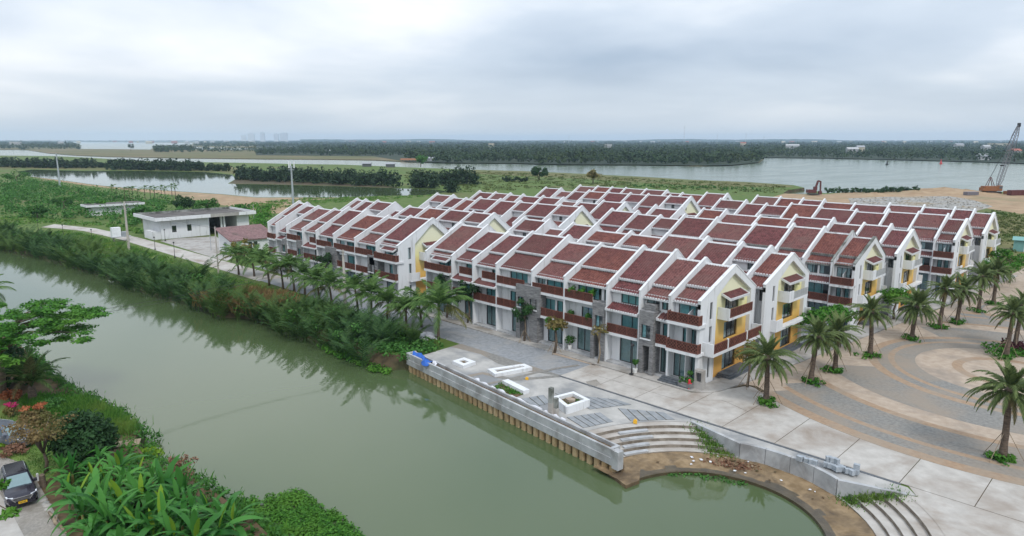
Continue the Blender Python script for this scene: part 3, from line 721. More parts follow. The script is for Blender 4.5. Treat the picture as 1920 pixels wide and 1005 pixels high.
# roof form of each unit: A two-step, B short upper roof over a clerestory wall, C one long slope, D lowered roof
FORMS = ['AAAAAAAAC CAAAAABA', 'ABACBBBDB BBABDBAB', 'CCCCAABAA BABAACAB', 'AABABCADB CAAAABAA', 'AAACACBAB BABCBABA', 'ABACBABCA AABACAAB']
ZE = 9.1
RB = 0.33

def slope_mesh(x0, x1, ya, za, yb, zb, mat, key):
    """tiled slope from (ya,za) upper edge to (yb,zb) lower edge with raised ribs of cover tiles"""
    n = max(3, int(round((x1 - x0) / RB)))
    V = []; F = []
    dx = (x1 - x0) / n
    for i in range(n):
        a = x0 + dx * i
        for xo, h in ((0, 0), (0.36, 0), (0.50, 0.09), (0.86, 0.09), (1.0, 0)):
            V.append((a + dx * xo, ya, za + h)); V.append((a + dx * xo, yb, zb + h))
        q = 10 * i
        for k in range(4): F.append((q + 2 * k, q + 2 * k + 1, q + 2 * k + 3, q + 2 * k + 2))
    o = len(V)          # underside and front closure
    V += [(x0, ya, za - 0.14), (x1, ya, za - 0.14), (x1, yb, zb - 0.14), (x0, yb, zb - 0.14), (x0, yb, zb), (x1, yb, zb)]
    F += [(o, o + 1, o + 2, o + 3), (o + 3, o + 2, o + 5, o + 4)]
    return mesh_np('roof', V, F, mat)
def eave_ends(x0, x1, y, z, dirn=-1):
    """white mortared tile ends along an eave"""
    m = MB()
    n = max(3, int(round((x1 - x0) / RB))); dx = (x1 - x0) / n
    for i in range(n):
        a = x0 + dx * (i + 0.45)
        m.box(a, a + dx * 0.52, min(y, y + dirn * 0.16), max(y, y + dirn * 0.16), z - 0.03, z + 0.11)
    m.box(x0, x1, min(y, y + dirn * 0.07), max(y, y + dirn * 0.07), z - 0.17, z - 0.031)
    return m
def coping(prof, x0, x1, mat='plaster'):
    """cap along the raking top of a party wall; prof = [(y,z) ...] top line"""
    m = MB()
    for (ya, za), (yb, zb) in zip(prof[:-1], prof[1:]):
        d = Vector((yb - ya, zb - za)).normalized(); n_ = Vector((-d.y, d.x))
        if n_.y < 0: n_ = -n_
        q = [(ya, za + 0.003), (yb, zb + 0.003), (yb + n_.x * 0.1, zb + n_.y * 0.1), (ya + n_.x * 0.1, za + n_.y * 0.1)]
        m.prism_x(q, x0, x1)
    return m

def window_parts(parent, x0, x1, z0, z1, y, nrm=-1, panes=2, frame='dark_frame', curtain='curtain', cover=1.0, axis='x', base=(0, 0)):
    """framed window with panes, a curtain and the dark room behind; axis 'x': lies along x at depth y, room towards -nrm"""
    w, h = x1 - x0, z1 - z0
    key = ('win', round(w, 2), round(h, 2), panes, frame)
    def mk():
        m = MB(); t = 0.06
        m.box(-w / 2, w / 2, -0.04, 0.04, 0, t).box(-w / 2, w / 2, -0.04, 0.04, h - t, h)
        m.box(-w / 2, -w / 2 + t, -0.04, 0.04, t, h - t).box(w / 2 - t, w / 2, -0.04, 0.04, t, h - t)
        for k in range(1, panes):
            c_ = -w / 2 + w * k / panes; m.box(c_ - 0.03, c_ + 0.03, -0.035, 0.035, t, h - t)
        return m.mesh('window', frame)
    fr = cached(key, mk)
    rot = 0 if axis == 'x' else math.pi / 2
    if axis == 'x': loc = ((x0 + x1) / 2, y, z0); rot = 0 if nrm < 0 else math.pi
    else: loc = (y, (x0 + x1) / 2, z0); rot = math.pi / 2 if nrm > 0 else -math.pi / 2
    win = link('window', fr, parent, loc, (0, 0, rot))
    pw = w / panes
    pm_ = cached(('pane', round(pw, 2), round(h, 2)), lambda: MB().box(-pw / 2 + 0.035, pw / 2 - 0.035, -0.008, 0.008, 0.05, h - 0.05).mesh('pane', 'glass'))
    for k in range(panes): link('pane', pm_, win, (-w / 2 + pw * (k + 0.5), 0.0, 0))
    def mc():
        m = MB(); n = max(6, int(w * cover / 0.12)); V = []
        for i in range(n + 1):
            q = -w / 2 + 0.04 + (w * cover - 0.08) * i / n
            V += [(q, 0.09 + 0.045 * (i % 2), 0.05), (q, 0.09 + 0.045 * (i % 2), h - 0.05)]
        m.add(V, [(2 * i, 2 * i + 2, 2 * i + 3, 2 * i + 1) for i in range(n)])
        return m.mesh('curtain', curtain)
    if cover > 0.05: link('curtain', cached(('cur', round(w, 2), round(h, 2), curtain, cover), mc), win)
    return win
def wall_holes(x0, x1, z0, z1, holes, depth=0.25):
    """wall sheet in the xz plane (front at y=0, facing -y) with window openings and reveals"""
    xs = sorted(set([x0, x1] + [q for h in holes for q in (h[0], h[1])])); zs = sorted(set([z0, z1] + [q for h in holes for q in (h[2], h[3])]))
    xs = [q for q in xs if x0 - 1e-6 <= q <= x1 + 1e-6]; zs = [q for q in zs if z0 - 1e-6 <= q <= z1 + 1e-6]
    m = MB()
    for a, b in zip(xs[:-1], xs[1:]):
        for c, d in zip(zs[:-1], zs[1:]):
            mx, mz = (a + b) / 2, (c + d) / 2
            if any(h[0] < mx < h[1] and h[2] < mz < h[3] for h in holes): continue
            m.quad((a, 0, c), (b, 0, c), (b, 0, d), (a, 0, d))
    for a, b, c, d in holes:
        m.quad((a, 0, c), (a, 0, d), (a, depth, d), (a, depth, c)); m.quad((b, 0, c), (b, depth, c), (b, depth, d), (b, 0, d))
        m.quad((a, 0, d), (b, 0, d), (b, depth, d), (a, depth, d)); m.quad((a, 0, c), (a, depth, c), (b, depth, c), (b, 0, c))
    return m
def lattice(w, h=1.0):
    """timber balustrade panel: dark boards behind a diagonal lattice in a frame"""
    def mk():
        m = MB()
        t = 0.07
        m.box(-w / 2, w / 2, -0.045, 0.045, h - t, h).box(-w / 2, w / 2, -0.04, 0.04, 0, t)
        n = max(1, int(round(w / 1.3)))
        for k in range(n + 1):
            c_ = -w / 2 + t / 2 + (w - t) * k / n; m.box(c_ - t / 2, c_ + t / 2, -0.042, 0.042, t, h - t)
        s = 0.36
        k = -h
        lo_, hi_ = t, h - t
        while k < w + h:
            for sg in (1, -1):
                # line x = x0 + sg*(z-lo)
                xa = -w / 2 + k; xb = xa + sg * (hi_ - lo_)
                za, zb = lo_, hi_
                L_, R_ = -w / 2, w / 2
                if (xa < L_ and xb < L_) or (xa > R_ and xb > R_): continue
                if xa < L_: za += (L_ - xa) * (hi_ - lo_) / abs(hi_ - lo_); xa = L_
                if xa > R_: za += (xa - R_); xa = R_
                if xb < L_: zb -= (L_ - xb); xb = L_
                if xb > R_: zb -= (xb - R_); xb = R_
                if zb - za > 0.05: m.bar((xa, -0.01 * sg - 0.005, za), (xb, -0.01 * sg - 0.005, zb), 0.022, 0.06)
            k += s
        return m.mesh('balustrade', 'timber_light')
    return cached(('lat', round(w, 2), h), mk)
def lattice_back(w, h=1.0):
    return cached(('latb', round(w, 2), h), lambda: MB().box(-w / 2 + 0.02, w / 2 - 0.02, 0.0, 0.025, 0.08, h - 0.08).mesh('board', 'timber'))
def balustrade(parent, x0, x1, y, z, h=1.0, axis='x', facing=-1):
    w = x1 - x0
    if axis == 'x': loc, rot = ((x0 + x1) / 2, y, z), (0, 0, 0 if facing < 0 else math.pi)
    else: loc, rot = (y, (x0 + x1) / 2, z), (0, 0, math.pi / 2 if facing > 0 else -math.pi / 2)
    o = link('balustrade', lattice(w, h), parent, loc, rot)
    link('board', lattice_back(w, h), o, (0, 0.02, 0))
    return o
def awning(parent, x0, x1, y, z, proj=1.0, drop=0.45):
    """small tiled awning sloping towards -y from the wall line y"""
    o = link('awning', slope_mesh(x0, x1, y, z, y - proj, z - drop, 'roof_tile', None), parent)
    eave_ends(x0, x1, y - proj, z - drop).obj('eave_tile_ends', 'plaster', o)
    m = MB()
    for q in (x0 - 0.09, x1 + 0.01): m.prism_x([(y, z - 0.16), (y, z + 0.1), (y - proj - 0.05, z - drop + 0.1), (y - proj - 0.05, z - drop - 0.16)], q, q + 0.08)
    m.obj('awning_side', 'plaster', o)
    return o

def gable(parent, y0, apex, white_top, first, facing=1, x=0.0):
    """end wall of a block at plane x (local), painted recess, slit windows, balconies; parent-local coordinates"""
    W0, W1 = 3.25, 10.9                       # recess
    ya, za = 6.8, apex - 0.78
    ze_l, ze_r = 9.15, 8.75
    D = 0.45
    # white outer frame in four pieces round the recess
    m = MB()
    x1 = x; x0 = x - 0.32
    holes = [(1.92, 2.46, 6.85, 8.68), (1.98, 2.5, 4.4, 6.12), (1.98, 2.42, 0.55, 2.75)]
    wh = wall_holes(0.0, W0, 0.0, 9.1, holes, 0.25)
    V = [(x1 - v[1], v[0], v[2]) for v in wh.v]; m.add(V, wh.f)
    for h in holes:
        window_parts(parent, h[0], h[1], h[2], h[3], x1 - 0.2, 1, 1, axis='y', cover=0.0)
    m.add([(x1 - 0.27, 0.02, 0), (x1 - 0.27, W0, 0), (x1 - 0.27, W0, 9.1), (x1 - 0.27, 0.02, 9.1)], [(0, 1, 2, 3)])
    # raking band above the recess and the rear pier
    top = lambda y: ZE + (apex - ZE) * (y / 7.0) if y < 7.0 else apex - (apex - 8.9) * ((y - 7.0) / (DEPTH - 7.0))
    pts_out = [(0.0, 9.1), (7.0, apex), (DEPTH, 8.9)]
    for a, b, c, d in (((0.0, 9.1), (7.0, apex), (ya, za), (W0, 9.1)), ((7.0, apex), (DEPTH, 8.9), (W1, ze_r), (ya, za)), ((W1, ze_r), (DEPTH, 8.9), (DEPTH, 0), (W1, 0))):
        m.add([(x1, p[0], p[1]) for p in (a, b, c, d)], [(0, 1, 2, 3)])
    m.add([(x1, 0, 9.1), (x1, W0, 9.1), (x1, W0, 9.1)], [])
    # reveals of the recess
    rp = [(W0, 0), (W0, 9.1), (ya, za), (W1, ze_r), (W1, 0)]
    for (a, b) in zip(rp[:-1], rp[1:]): m.add([(x1, a[0], a[1]), (x1, b[0], b[1]), (x1 - D, b[0], b[1]), (x1 - D, a[0], a[1])], [(0, 1, 2, 3)])
    m.obj('gable_wall', 'plaster', parent)
    # painted wall in the recess with door openings
    dh = [(5.9, 8.9, 3.85, 5.75), (5.9, 9.0, 7.0, 8.4), (5.9, 8.9, 0.35, 2.6)]
    wy = wall_holes(W0, W1, 0.0, 8.75, dh, 0.2)
    mm = MB(); mm.add([(x1 - D - v[1] + 0.02, v[0], v[2]) for v in wy.v], wy.f)
    mm.add([(x1 - D + 0.02, W0, 8.75), (x1 - D + 0.02, W1, 8.75), (x1 - D + 0.02, ya, za), (x1 - D + 0.02, W0, 9.1)], [(0, 1, 2, 3)])
    mm.obj('painted_wall', 'ombre_paint', parent)
    for k, h in enumerate(dh): window_parts(parent, h[0], h[1], h[2], h[3], x1 - D - 0.15, 1, 3, axis='y', curtain='curtain_grey', cover=0.34 if k != 1 else 0.0)
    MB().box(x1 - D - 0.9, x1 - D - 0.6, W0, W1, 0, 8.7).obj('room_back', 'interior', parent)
    # thin painted fin beside the recess
    # upper balcony
    b3 = MB().box(x1 - D, x1 + 0.95, 4.3, 9.6, 6.45, 6.72).box(x1 - 0.4, x1 + 0.95, 4.3, 4.42, 6.72, 7.75).obj('balcony', 'plaster', parent)
    if first: balustrade(b3, 4.5, 9.5, x1 + 0.9, 6.74, 0.95, 'y', 1)
    else: MB().box(x1 + 0.82, x1 + 0.93, 4.43, 5.6, 6.73, 7.74).obj('parapet', 'plaster', b3); MB().box(x1 + 0.86, x1 + 0.91, 5.6, 9.55, 6.73, 7.6).obj('glass_rail', 'tank_grey', b3)
    MB().box(x1 - D + 0.03, x1 - 0.05, 9.3, 9.62, 7.7, 8.9).obj('balcony_fin', 'ombre_paint', b3)
    # awning over the upper door: sloping outwards along +x
    aw = MB(); n = 14; ay0, ay1 = 5.0, 9.1
    V = []; F = []
    dx = (ay1 - ay0) / n
    for i in range(n):
        a = ay0 + dx * i
        for xo, h in ((0, 0), (0.36, 0), (0.5, 0.07), (0.86, 0.07), (1, 0)):
            V.append((x1 - D, a + dx * xo, 9.05 + h)); V.append((x1 + 0.6, a + dx * xo, 8.6 + h))
        q = 10 * i
        for k in range(4): F.append((q + 2 * k, q + 2 * k + 2, q + 2 * k + 3, q + 2 * k + 1))
    ao = link('awning', mesh_np('awning', V, F, 'roof_tile'), parent)
    e_ = MB()
    for i in range(n): e_.box(x1 + 0.6, x1 + 0.74, ay0 + dx * (i + 0.45), ay0 + dx * (i + 0.97), 8.58, 8.7)
    e_.box(x1 + 0.55, x1 + 0.66, ay0, ay1, 8.42, 8.579)
    for q in (ay0 - 0.09, ay1 + 0.01):
        e_.add([(x1 - D, q, 8.9), (x1 - D, q, 9.17), (x1 + 0.68, q, 8.7), (x1 + 0.68, q, 8.43), (x1 - D, q + 0.08, 8.9), (x1 - D, q + 0.08, 9.17), (x1 + 0.68, q + 0.08, 8.7), (x1 + 0.68, q + 0.08, 8.43)],
               [(0, 3, 2, 1), (4, 5, 6, 7), (0, 1, 5, 4), (1, 2, 6, 5), (2, 3, 7, 6), (3, 0, 4, 7)])
    e_.obj('eave_tile_ends', 'plaster', ao)
    # first floor balcony, long
    l0 = 0.7 if first else 1.9
    b2 = MB().box(x1 + 0.003, x1 + (1.25 if first else 0.7), l0, 11.6, 3.35, 3.66).box(x1 + 0.003, x1 + (1.25 if first else 0.7), l0, l0 + 0.14, 3.66, 4.72).obj('balcony', 'plaster', parent)
    if first:
        for a, b in ((l0 + 0.22, 3.7), (3.95, 7.9), (8.15, 11.5)):
            balustrade(b2, a, b, x1 + 1.18, 3.68, 0.98, 'y', 1)
        for q in (3.82, 8.02): MB().box(x1 + 1.1, x1 + 1.26, q - 0.1, q + 0.1, 3.66, 4.75).obj('post', 'plaster', b2)
        MB().box(x1 + 0.05, x1 + 1.25, 11.46, 11.6, 3.66, 4.72).obj('parapet', 'plaster', b2)
    else:
        MB().box(x1 + 0.57, x1 + 0.69, l0 + 0.14, l0 + 1.7, 3.66, 4.7).obj('parapet', 'plaster', b2); MB().box(x1 + 0.05, x1 + 0.7, 11.46, 11.6, 3.66, 4.6).obj('parapet', 'plaster', b2)
    # dark stone steps in front of the ground floor
    s_ = MB(); sw = 1.5 if first else 0.9
    for k in range(3): s_.box(x1 - 0.3, x1 + sw - 0.25 * k, 4.4 + 0.2 * k, 10.3 - 0.2 * k, 0.0 + 0.14 * k, 0.14 * (k + 1) - 0.002)
    s_.obj('entrance_steps', 'dark_step', parent)

def house(r, bi, ui, wl, wr, form, last):
    """one unit: wl = (x, crest) of its far party wall, wr of its near (plaza side) one"""
    y0 = ROW_Y[r]
    (xl, al), (xr, ar) = wl, wr
    ox = xr
    old = (r == 2 and bi == 0 and ui in (0, 1))
    PL = 'old_plaster' if old else 'plaster'
    n_units = 9 if bi == 0 else 8
    blk = 'plaza-side block' if bi == 0 else 'far-end block'
    pos = ('plaza-end unit' if ui == 0 else ORD[ui] + ' from plaza end') if bi == 0 else ('yellow-gabled end unit on lane' if ui == 0 else ORD[ui] + ' beyond the lane')
    desc = {'A': 'stepped tiled roof', 'B': 'short high roof', 'C': 'long plain roof', 'D': 'low roof'}[form]
    root = empty('terraced_house', (ox, y0, 0), label='house with %s, %s, %s' % (desc, pos, ROWN[r]), cat='house', group='terraced houses in rows')
    X = lambda q: q - ox
    ins0, ins1 = X(xl) + 0.125, -0.125            # clear width between party walls
    yr = 7.0
    # --- party walls
    def pwall(x, apex, c0, c1, mat):
        prof = [(0.0, 0.0), (0.0, ZE), (yr, apex), (DEPTH, 8.9), (DEPTH, 0.0)]
        m = MB().prism_x(prof, x + c0, x + c1)
        o = m.obj('party_wall', mat, root)
        coping([(-0.06, ZE - 0.02), (yr, apex), (DEPTH + 0.06, 8.87)], x + c0 - 0.03, x + c1 + 0.03, mat).obj('coping', 'stained_concrete' if old else mat, o)
    end_gable = (ui == 0)
    detail_gable = end_gable
    if not end_gable: pwall(0.0, ar, -0.11, 0.11, PL)
    else:
        gable(root, y0, ar, True, r == 0 and bi == 0)
        g_in = MB().prism_x([(0.02, 0.0), (0.02, ZE - 1.6), (yr, ar - 1.6), (DEPTH - 0.02, 7.2), (DEPTH - 0.02, 0.0)], -1.5, -1.45)
        g_in.obj('inner_wall', PL, root)
        coping([(-0.06, ZE - 0.02), (yr, ar), (DEPTH + 0.06, 8.87)], -0.36, 0.05, PL).obj('coping', 'stained_concrete' if old else PL, root)
        # front face of the gable pier and its top closure
        MB().box(-0.32, -0.002, 0.0, 0.3, 0.0, ZE - 0.31).obj('corner_pier', PL, root)
        MB().prism_x([(0.0, ZE - 0.85), (0.0, ZE), (yr, ar), (DEPTH, 8.9), (DEPTH, 8.3), (yr, ar - 0.85)], -0.32, -0.002).obj('gable_rake', PL, root)
    if last: pwall(X(xl), al, -0.11, 0.11, PL)
    # --- roof
    am = min(al, ar)
    sl = (am - ZE) / yr
    off = (random.uniform(0.34, 0.6) if ui else 0.34) if form != 'D' else 1.45
    zr = lambda y: ZE + sl * y - off
    rt = random.choice(['roof_tile', 'roof_tile', 'roof_tile_faded', 'roof_tile_rust', 'roof_tile_dull']) if bi == 0 or r > 0 else random.choice(['roof_tile_rust', 'roof_tile', 'roof_tile_faded'])
    if form == 'A': ys, drop = random.uniform(2.5, 3.5), 0.38
    elif form == 'B': ys, drop = random.uniform(3.9, 4.6), 1.35
    elif form == 'C': ys, drop = 1.5, 0.38
    else: ys, drop = 4.6, 0.9
    if r == 0 and bi == 0 and ui < 9: ys = [2.9, 2.2, 2.0, 3.0, 3.4, 3.4, 3.0, 2.7, 1.5][ui]
    if r == 2 and bi == 0 and ui < 4: ys = 2.3
    r0, r1 = ins0, ins1 - (0.16 if end_gable else 0)
    up = link('roof', slope_mesh(r0, r1, yr, zr(yr), ys, zr(ys), rt, None), root)
    eave_ends(r0, r1, ys, zr(ys) - 0.02).obj('eave_tile_ends', 'stained_concrete' if (old or (r == 2 and bi == 0 and ui < 4)) else 'plaster', up)
    MB().prism_x([(yr - 0.17, zr(yr) - 0.02), (yr - 0.1, zr(yr) + 0.15), (yr + 0.1, zr(yr) + 0.15), (yr + 0.17, zr(yr) - 0.02)], r0, r1).obj('ridge_cap', PL, up)
    # rear slope
    zb = 8.35 - (off - 0.42) * 0.5
    link('roof', slope_mesh(r0, r1, yr, zr(yr), DEPTH - 0.3, zb, rt, None), root)
    # lower front roof
    ylow = 0.55 if form != 'C' else 0.75
    yt, zt = ys + 0.12, zr(ys + 0.12) - drop
    zl = zt - sl * (yt - ylow)
    lo_roof = link('roof', slope_mesh(r0, r1, yt, zt, ylow, zl, rt, None), root)
    eave_ends(r0, r1, ylow, zl - 0.02).obj('eave_tile_ends', 'stained_concrete' if old else 'plaster', lo_roof)
    MB().box(r0, r1, yt - 0.03, yt + 0.12, zt - 0.02, zt + 0.135).obj('flashing', PL, lo_roof)
    # wall between the two roofs (with a small dark window where it is tall)
    if drop > 0.8:
        hz0, hz1 = zt + 0.1, zr(ys + 0.4)
        w_ = r1 - r0
        hx = r0 + w_ * random.choice([0.3, 0.5, 0.6])
        hole = [(hx, hx + 0.75, hz0 + 0.12, hz1 - 0.12)] if hz1 - hz0 > 0.55 and random.random() < 0.75 else []
        wh = wall_holes(r0, r1, hz0 - 0.1, hz1 + 0.05, hole, 0.2)
        wo = MB(); wo.add([(v[0], ys + 0.42 + v[1], v[2]) for v in wh.v], wh.f)
        wo.obj('clerestory_wall', PL, root)
        for h in hole: window_parts(root, h[0], h[1], h[2], h[3], ys + 0.55, -1, 1, cover=0)
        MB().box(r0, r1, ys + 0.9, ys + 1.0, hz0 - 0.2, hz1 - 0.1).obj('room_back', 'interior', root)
    else:
        MB().box(r0, r1, ys + 0.2, ys + 0.3, zt - 0.05, zr(ys + 0.2) - 0.1).obj('clerestory_wall', PL, root)
    # body behind: back wall and dark rooms
    MB().box(r0, r1, DEPTH - 0.25, DEPTH - 0.05, 0.0, 8.7).obj('back_wall', PL, root)
    return root, ins0, ins1, zl, ylow, PL

FLOORS = (0.3, 3.75, 6.7)
def stone_pier(parent, x0, x1, z0, z1, y=-0.25, dep=1.2, holes=()):
    wh = wall_holes(x0, x1, z0, z1, list(holes), 0.25)
    m = MB(); m.add([(v[0], y + v[1], v[2]) for v in wh.v], wh.f)
    m.quad((x0, y, z0), (x0, y, z1), (x0, y + dep, z1), (x0, y + dep, z0)); m.quad((x1, y, z0), (x1, y + dep, z0), (x1, y + dep, z1), (x1, y, z1))
    m.quad((x0, y, z1), (x1, y, z1), (x1, y + dep, z1), (x0, y + dep, z1)); m.quad((x0, y, z0), (x0, y + dep, z0), (x1, y + dep, z0), (x1, y, z0))
    o = m.obj('stone_pier', 'ledge_stone', parent)
    for h in holes: window_parts(parent, h[0], h[1], h[2], h[3], y + 0.18, -1, 2, cover=0.5); MB().box(h[0] - 0.08, h[1] + 0.08, y - 0.1, y + 0.05, h[2] - 0.13, h[2] - 0.003).obj('sill', 'plaster', o)
    return o
def facade(info, spec, fy=0.95):
    """street front of a unit between its party walls. spec: list of elements in fractions of the clear width (0 = far side)"""
    root, i0, i1, zl, ylow, PL = info
    W = i1 - i0
    fx = lambda f: i0 + W * f
    holes = []; wins = []
    for e_ in spec:
        if e_[0] == 'win':
            _, a, b, z0, z1, pn, cur, cov = e_
            holes.append((fx(a), fx(b), z0, z1)); wins.append((fx(a), fx(b), z0, z1, pn, cur, cov))
    top = zl + 0.05 + 0.25
    wh = wall_holes(i0, i1, 0.0, top, holes, 0.22)
    m = MB(); m.add([(v[0], fy + v[1], v[2]) for v in wh.v], wh.f); m.obj('front_wall', PL, root)
    for a, b, z0, z1, pn, cur, cov in wins: window_parts(root, a, b, z0, z1, fy + 0.14, -1, pn, curtain=cur, cover=cov, frame='dark_frame')
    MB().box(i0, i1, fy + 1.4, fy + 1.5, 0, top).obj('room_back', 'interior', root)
    MB().box(i0, i1, 0.0, fy, 0.1, 0.30).obj('porch_floor', 'concrete_grey', root)
    for e_ in spec:
        k = e_[0]
        if k == 'balc':
            _, a, b, zf, py = e_[:5]
            s_ = MB().box(fx(a), fx(b), py, fy - 0.003, zf - 0.32, zf).obj('balcony', PL, root)
            balustrade(s_, fx(a) + 0.04, fx(b) - 0.04, py + 0.07, zf + 0.02, 1.0)
            if py < -0.3:
                for q, fc in ((fx(a) + 0.05, -1), (fx(b) - 0.05, 1)): balustrade(s_, py + 0.12, 0.0, q, zf + 0.02, 1.0, 'y', fc)
        elif k == 'stone': stone_pier(root, fx(e_[1]), fx(e_[2]), e_[3], e_[4], e_[5], fy - e_[5] - 0.02, [(fx(h[0]), fx(h[1]), h[2], h[3]) for h in e_[6]])
        elif k == 'awn': awning(root, fx(e_[1]), fx(e_[2]), fy - 0.002, e_[3], e_[4], e_[5])
        elif k == 'steps':
            s_ = MB()
            for q in range(3): s_.box(fx(e_[1]) + 0.0, fx(e_[2]), -1.15 + 0.36 * q, 0.0, 0.13 + 0.11 * q, 0.13 + 0.11 * (q + 1) - 0.002)
            s_.obj('entrance_steps', 'dark_step', root)
        elif k == 'wall': MB().box(fx(e_[1]), fx(e_[2]), e_[5], fy, e_[3], e_[4]).obj('wall_panel', PL, root)
SH = lambda a, b, pn=3, cov=1.0: ('win', a, b, 0.32, 3.1, pn, 'blind', cov)
def W2(a, b, pn=2, cov=0.6, cur='curtain'): return ('win', a, b, 3.82, 5.75, pn, cur, min(1.0, cov + 0.25))
def W3(a, b, pn=2, cov=0.7, cur='curtain', z0=6.78): return ('win', a, b, z0, 8.35, pn, cur, min(1.0, cov + 0.25))
SPEC0 = [   # plaza block of the canal front, from the plaza end
 [SH(0.02, 0.86, 4), W2(0.30, 0.92, 2, 0.35), ('win', 0.12, 0.86, 6.78, 8.3, 2, 'curtain', 0.75), ('balc', 0.0, 1.12, 3.75, -0.65), ('balc', 0.0, 1.12, 6.7, -0.65), ('steps', -0.15, 0.95)],
 [SH(0.62, 0.98, 3), W2(0.66, 0.97, 2, 0.6), ('win', 0.05, 0.52, 7.25, 8.45, 2, 'curtain_grey', 0.65), ('win', 0.60, 0.95, 7.25, 8.4, 1, 'curtain', 0.35), ('balc', 0.60, 1.0, 3.75, -0.1), ('stone', 0.06, 0.58, 3.3, 7.1, -0.45, [(0.14, 0.48, 4.1, 5.6)]), ('stone', 0.06, 0.22, 0.1, 3.3, -0.45, []), ('stone', 0.46, 0.6, 0.1, 3.3, -0.45, []), SH(0.24, 0.44, 1), ('awn', 0.62, 1.0, 6.9, 1.0, 0.5), ('stone', 0.12, 0.52, 7.12, 7.75, 0.15, [])],
 [SH(0.28, 0.98, 2), W2(0.30, 0.98, 2, 0.8), ('win', 0.28, 0.95, 7.1, 8.5, 3, 'curtain', 0.95), ('balc', 0.0, 1.0, 3.75, -0.1), ('awn', 0.0, 1.0, 7.0, 1.25, 0.6)],
 [SH(0.2, 0.72, 3), ('win', 0.3, 0.75, 3.82, 5.7, 3, 'curtain_grey', 0.65), ('win', 0.2, 0.78, 6.78, 8.35, 3, 'curtain', 0.85), ('win', 0.84, 0.98, 6.9, 8.3, 1, 'curtain', 0.35), ('balc', 0.0, 0.7, 3.75, -0.1), ('balc', 0.0, 0.7, 6.7, -0.1), ('stone', 0.72, 1.0, 3.3, 6.9, -0.2, [(0.78, 0.96, 4.0, 5.4)]), ('stone', 0.88, 1.0, 0.1, 3.3, -0.2, []), ('stone', 0.68, 0.76, 0.1, 3.3, -0.2, [])],
 [SH(0.35, 0.98, 3), W2(0.25, 0.58, 2, 0.7), W2(0.64, 0.98, 2, 0.9), ('win', 0.0, 0.26, 7.0, 8.3, 2, 'curtain_grey', 0.95), ('win', 0.3, 0.98, 6.78, 8.35, 3, 'curtain', 1.00), ('balc', 0.0, 1.0, 6.7, -0.1), ('balc', 0.16, 1.0, 3.75, -0.1), ('stone', 0.0, 0.14, 0.1, 6.4, -0.2, [])],
 [SH(0.3, 0.62, 2), ('win', 0.25, 0.62, 3.82, 5.7, 3, 'curtain', 1.00), ('win', 0.25, 0.76, 6.78, 8.4, 3, 'curtain', 1.00), ('win', 0.85, 0.98, 6.9, 8.3, 1, 'curtain', 1.00), ('balc', 0.0, 0.82, 6.7, -0.1), ('balc', 0.0, 0.62, 3.75, -0.1), ('stone', 0.62, 1.28, 3.4, 7.2, -0.3, [(0.67, 0.84, 4.3, 5.6), (1.0, 1.2, 4.3, 5.6)]), ('stone', 0.62, 0.74, 0.1, 3.4, -0.3, []), ('stone', 1.0, 1.22, 0.1, 3.4, -0.3, [])],
 [SH(0.35, 0.98, 3), W2(0.35, 0.98, 3, 0.8), W3(0.62, 0.98, 2, 0.5), ('balc', 0.0, 1.0, 3.75, -0.1), ('balc', 0.25, 1.0, 6.75, 0.5), ('awn', 0.0, 1.0, 6.55, 1.2, 0.6)],
 [SH(0.35, 0.98, 3), W2(0.4, 0.98, 3, 0.4), W3(0.45, 0.98, 2, 0.5), ('balc', 0.0, 1.0, 3.75, -0.1), ('balc', 0.2, 1.0, 6.75, 0.5), ('awn', 0.0, 1.0, 6.55, 1.2, 0.6)],
 [SH(0.2, 0.95, 3), W2(0.3, 0.9, 3, 0.6), ('win', 0.3, 0.85, 6.78, 8.2, 3, 'curtain', 1.00), ('balc', 0.0, 1.0, 6.7, -0.5), ('balc', 0.0, 1.0, 3.75, -0.1), ('awn', 0.2, 0.8, 8.6, 1.0, 0.45), ('stone', 0.6, 1.0, 3.4, 6.3, -0.2, [])],
]
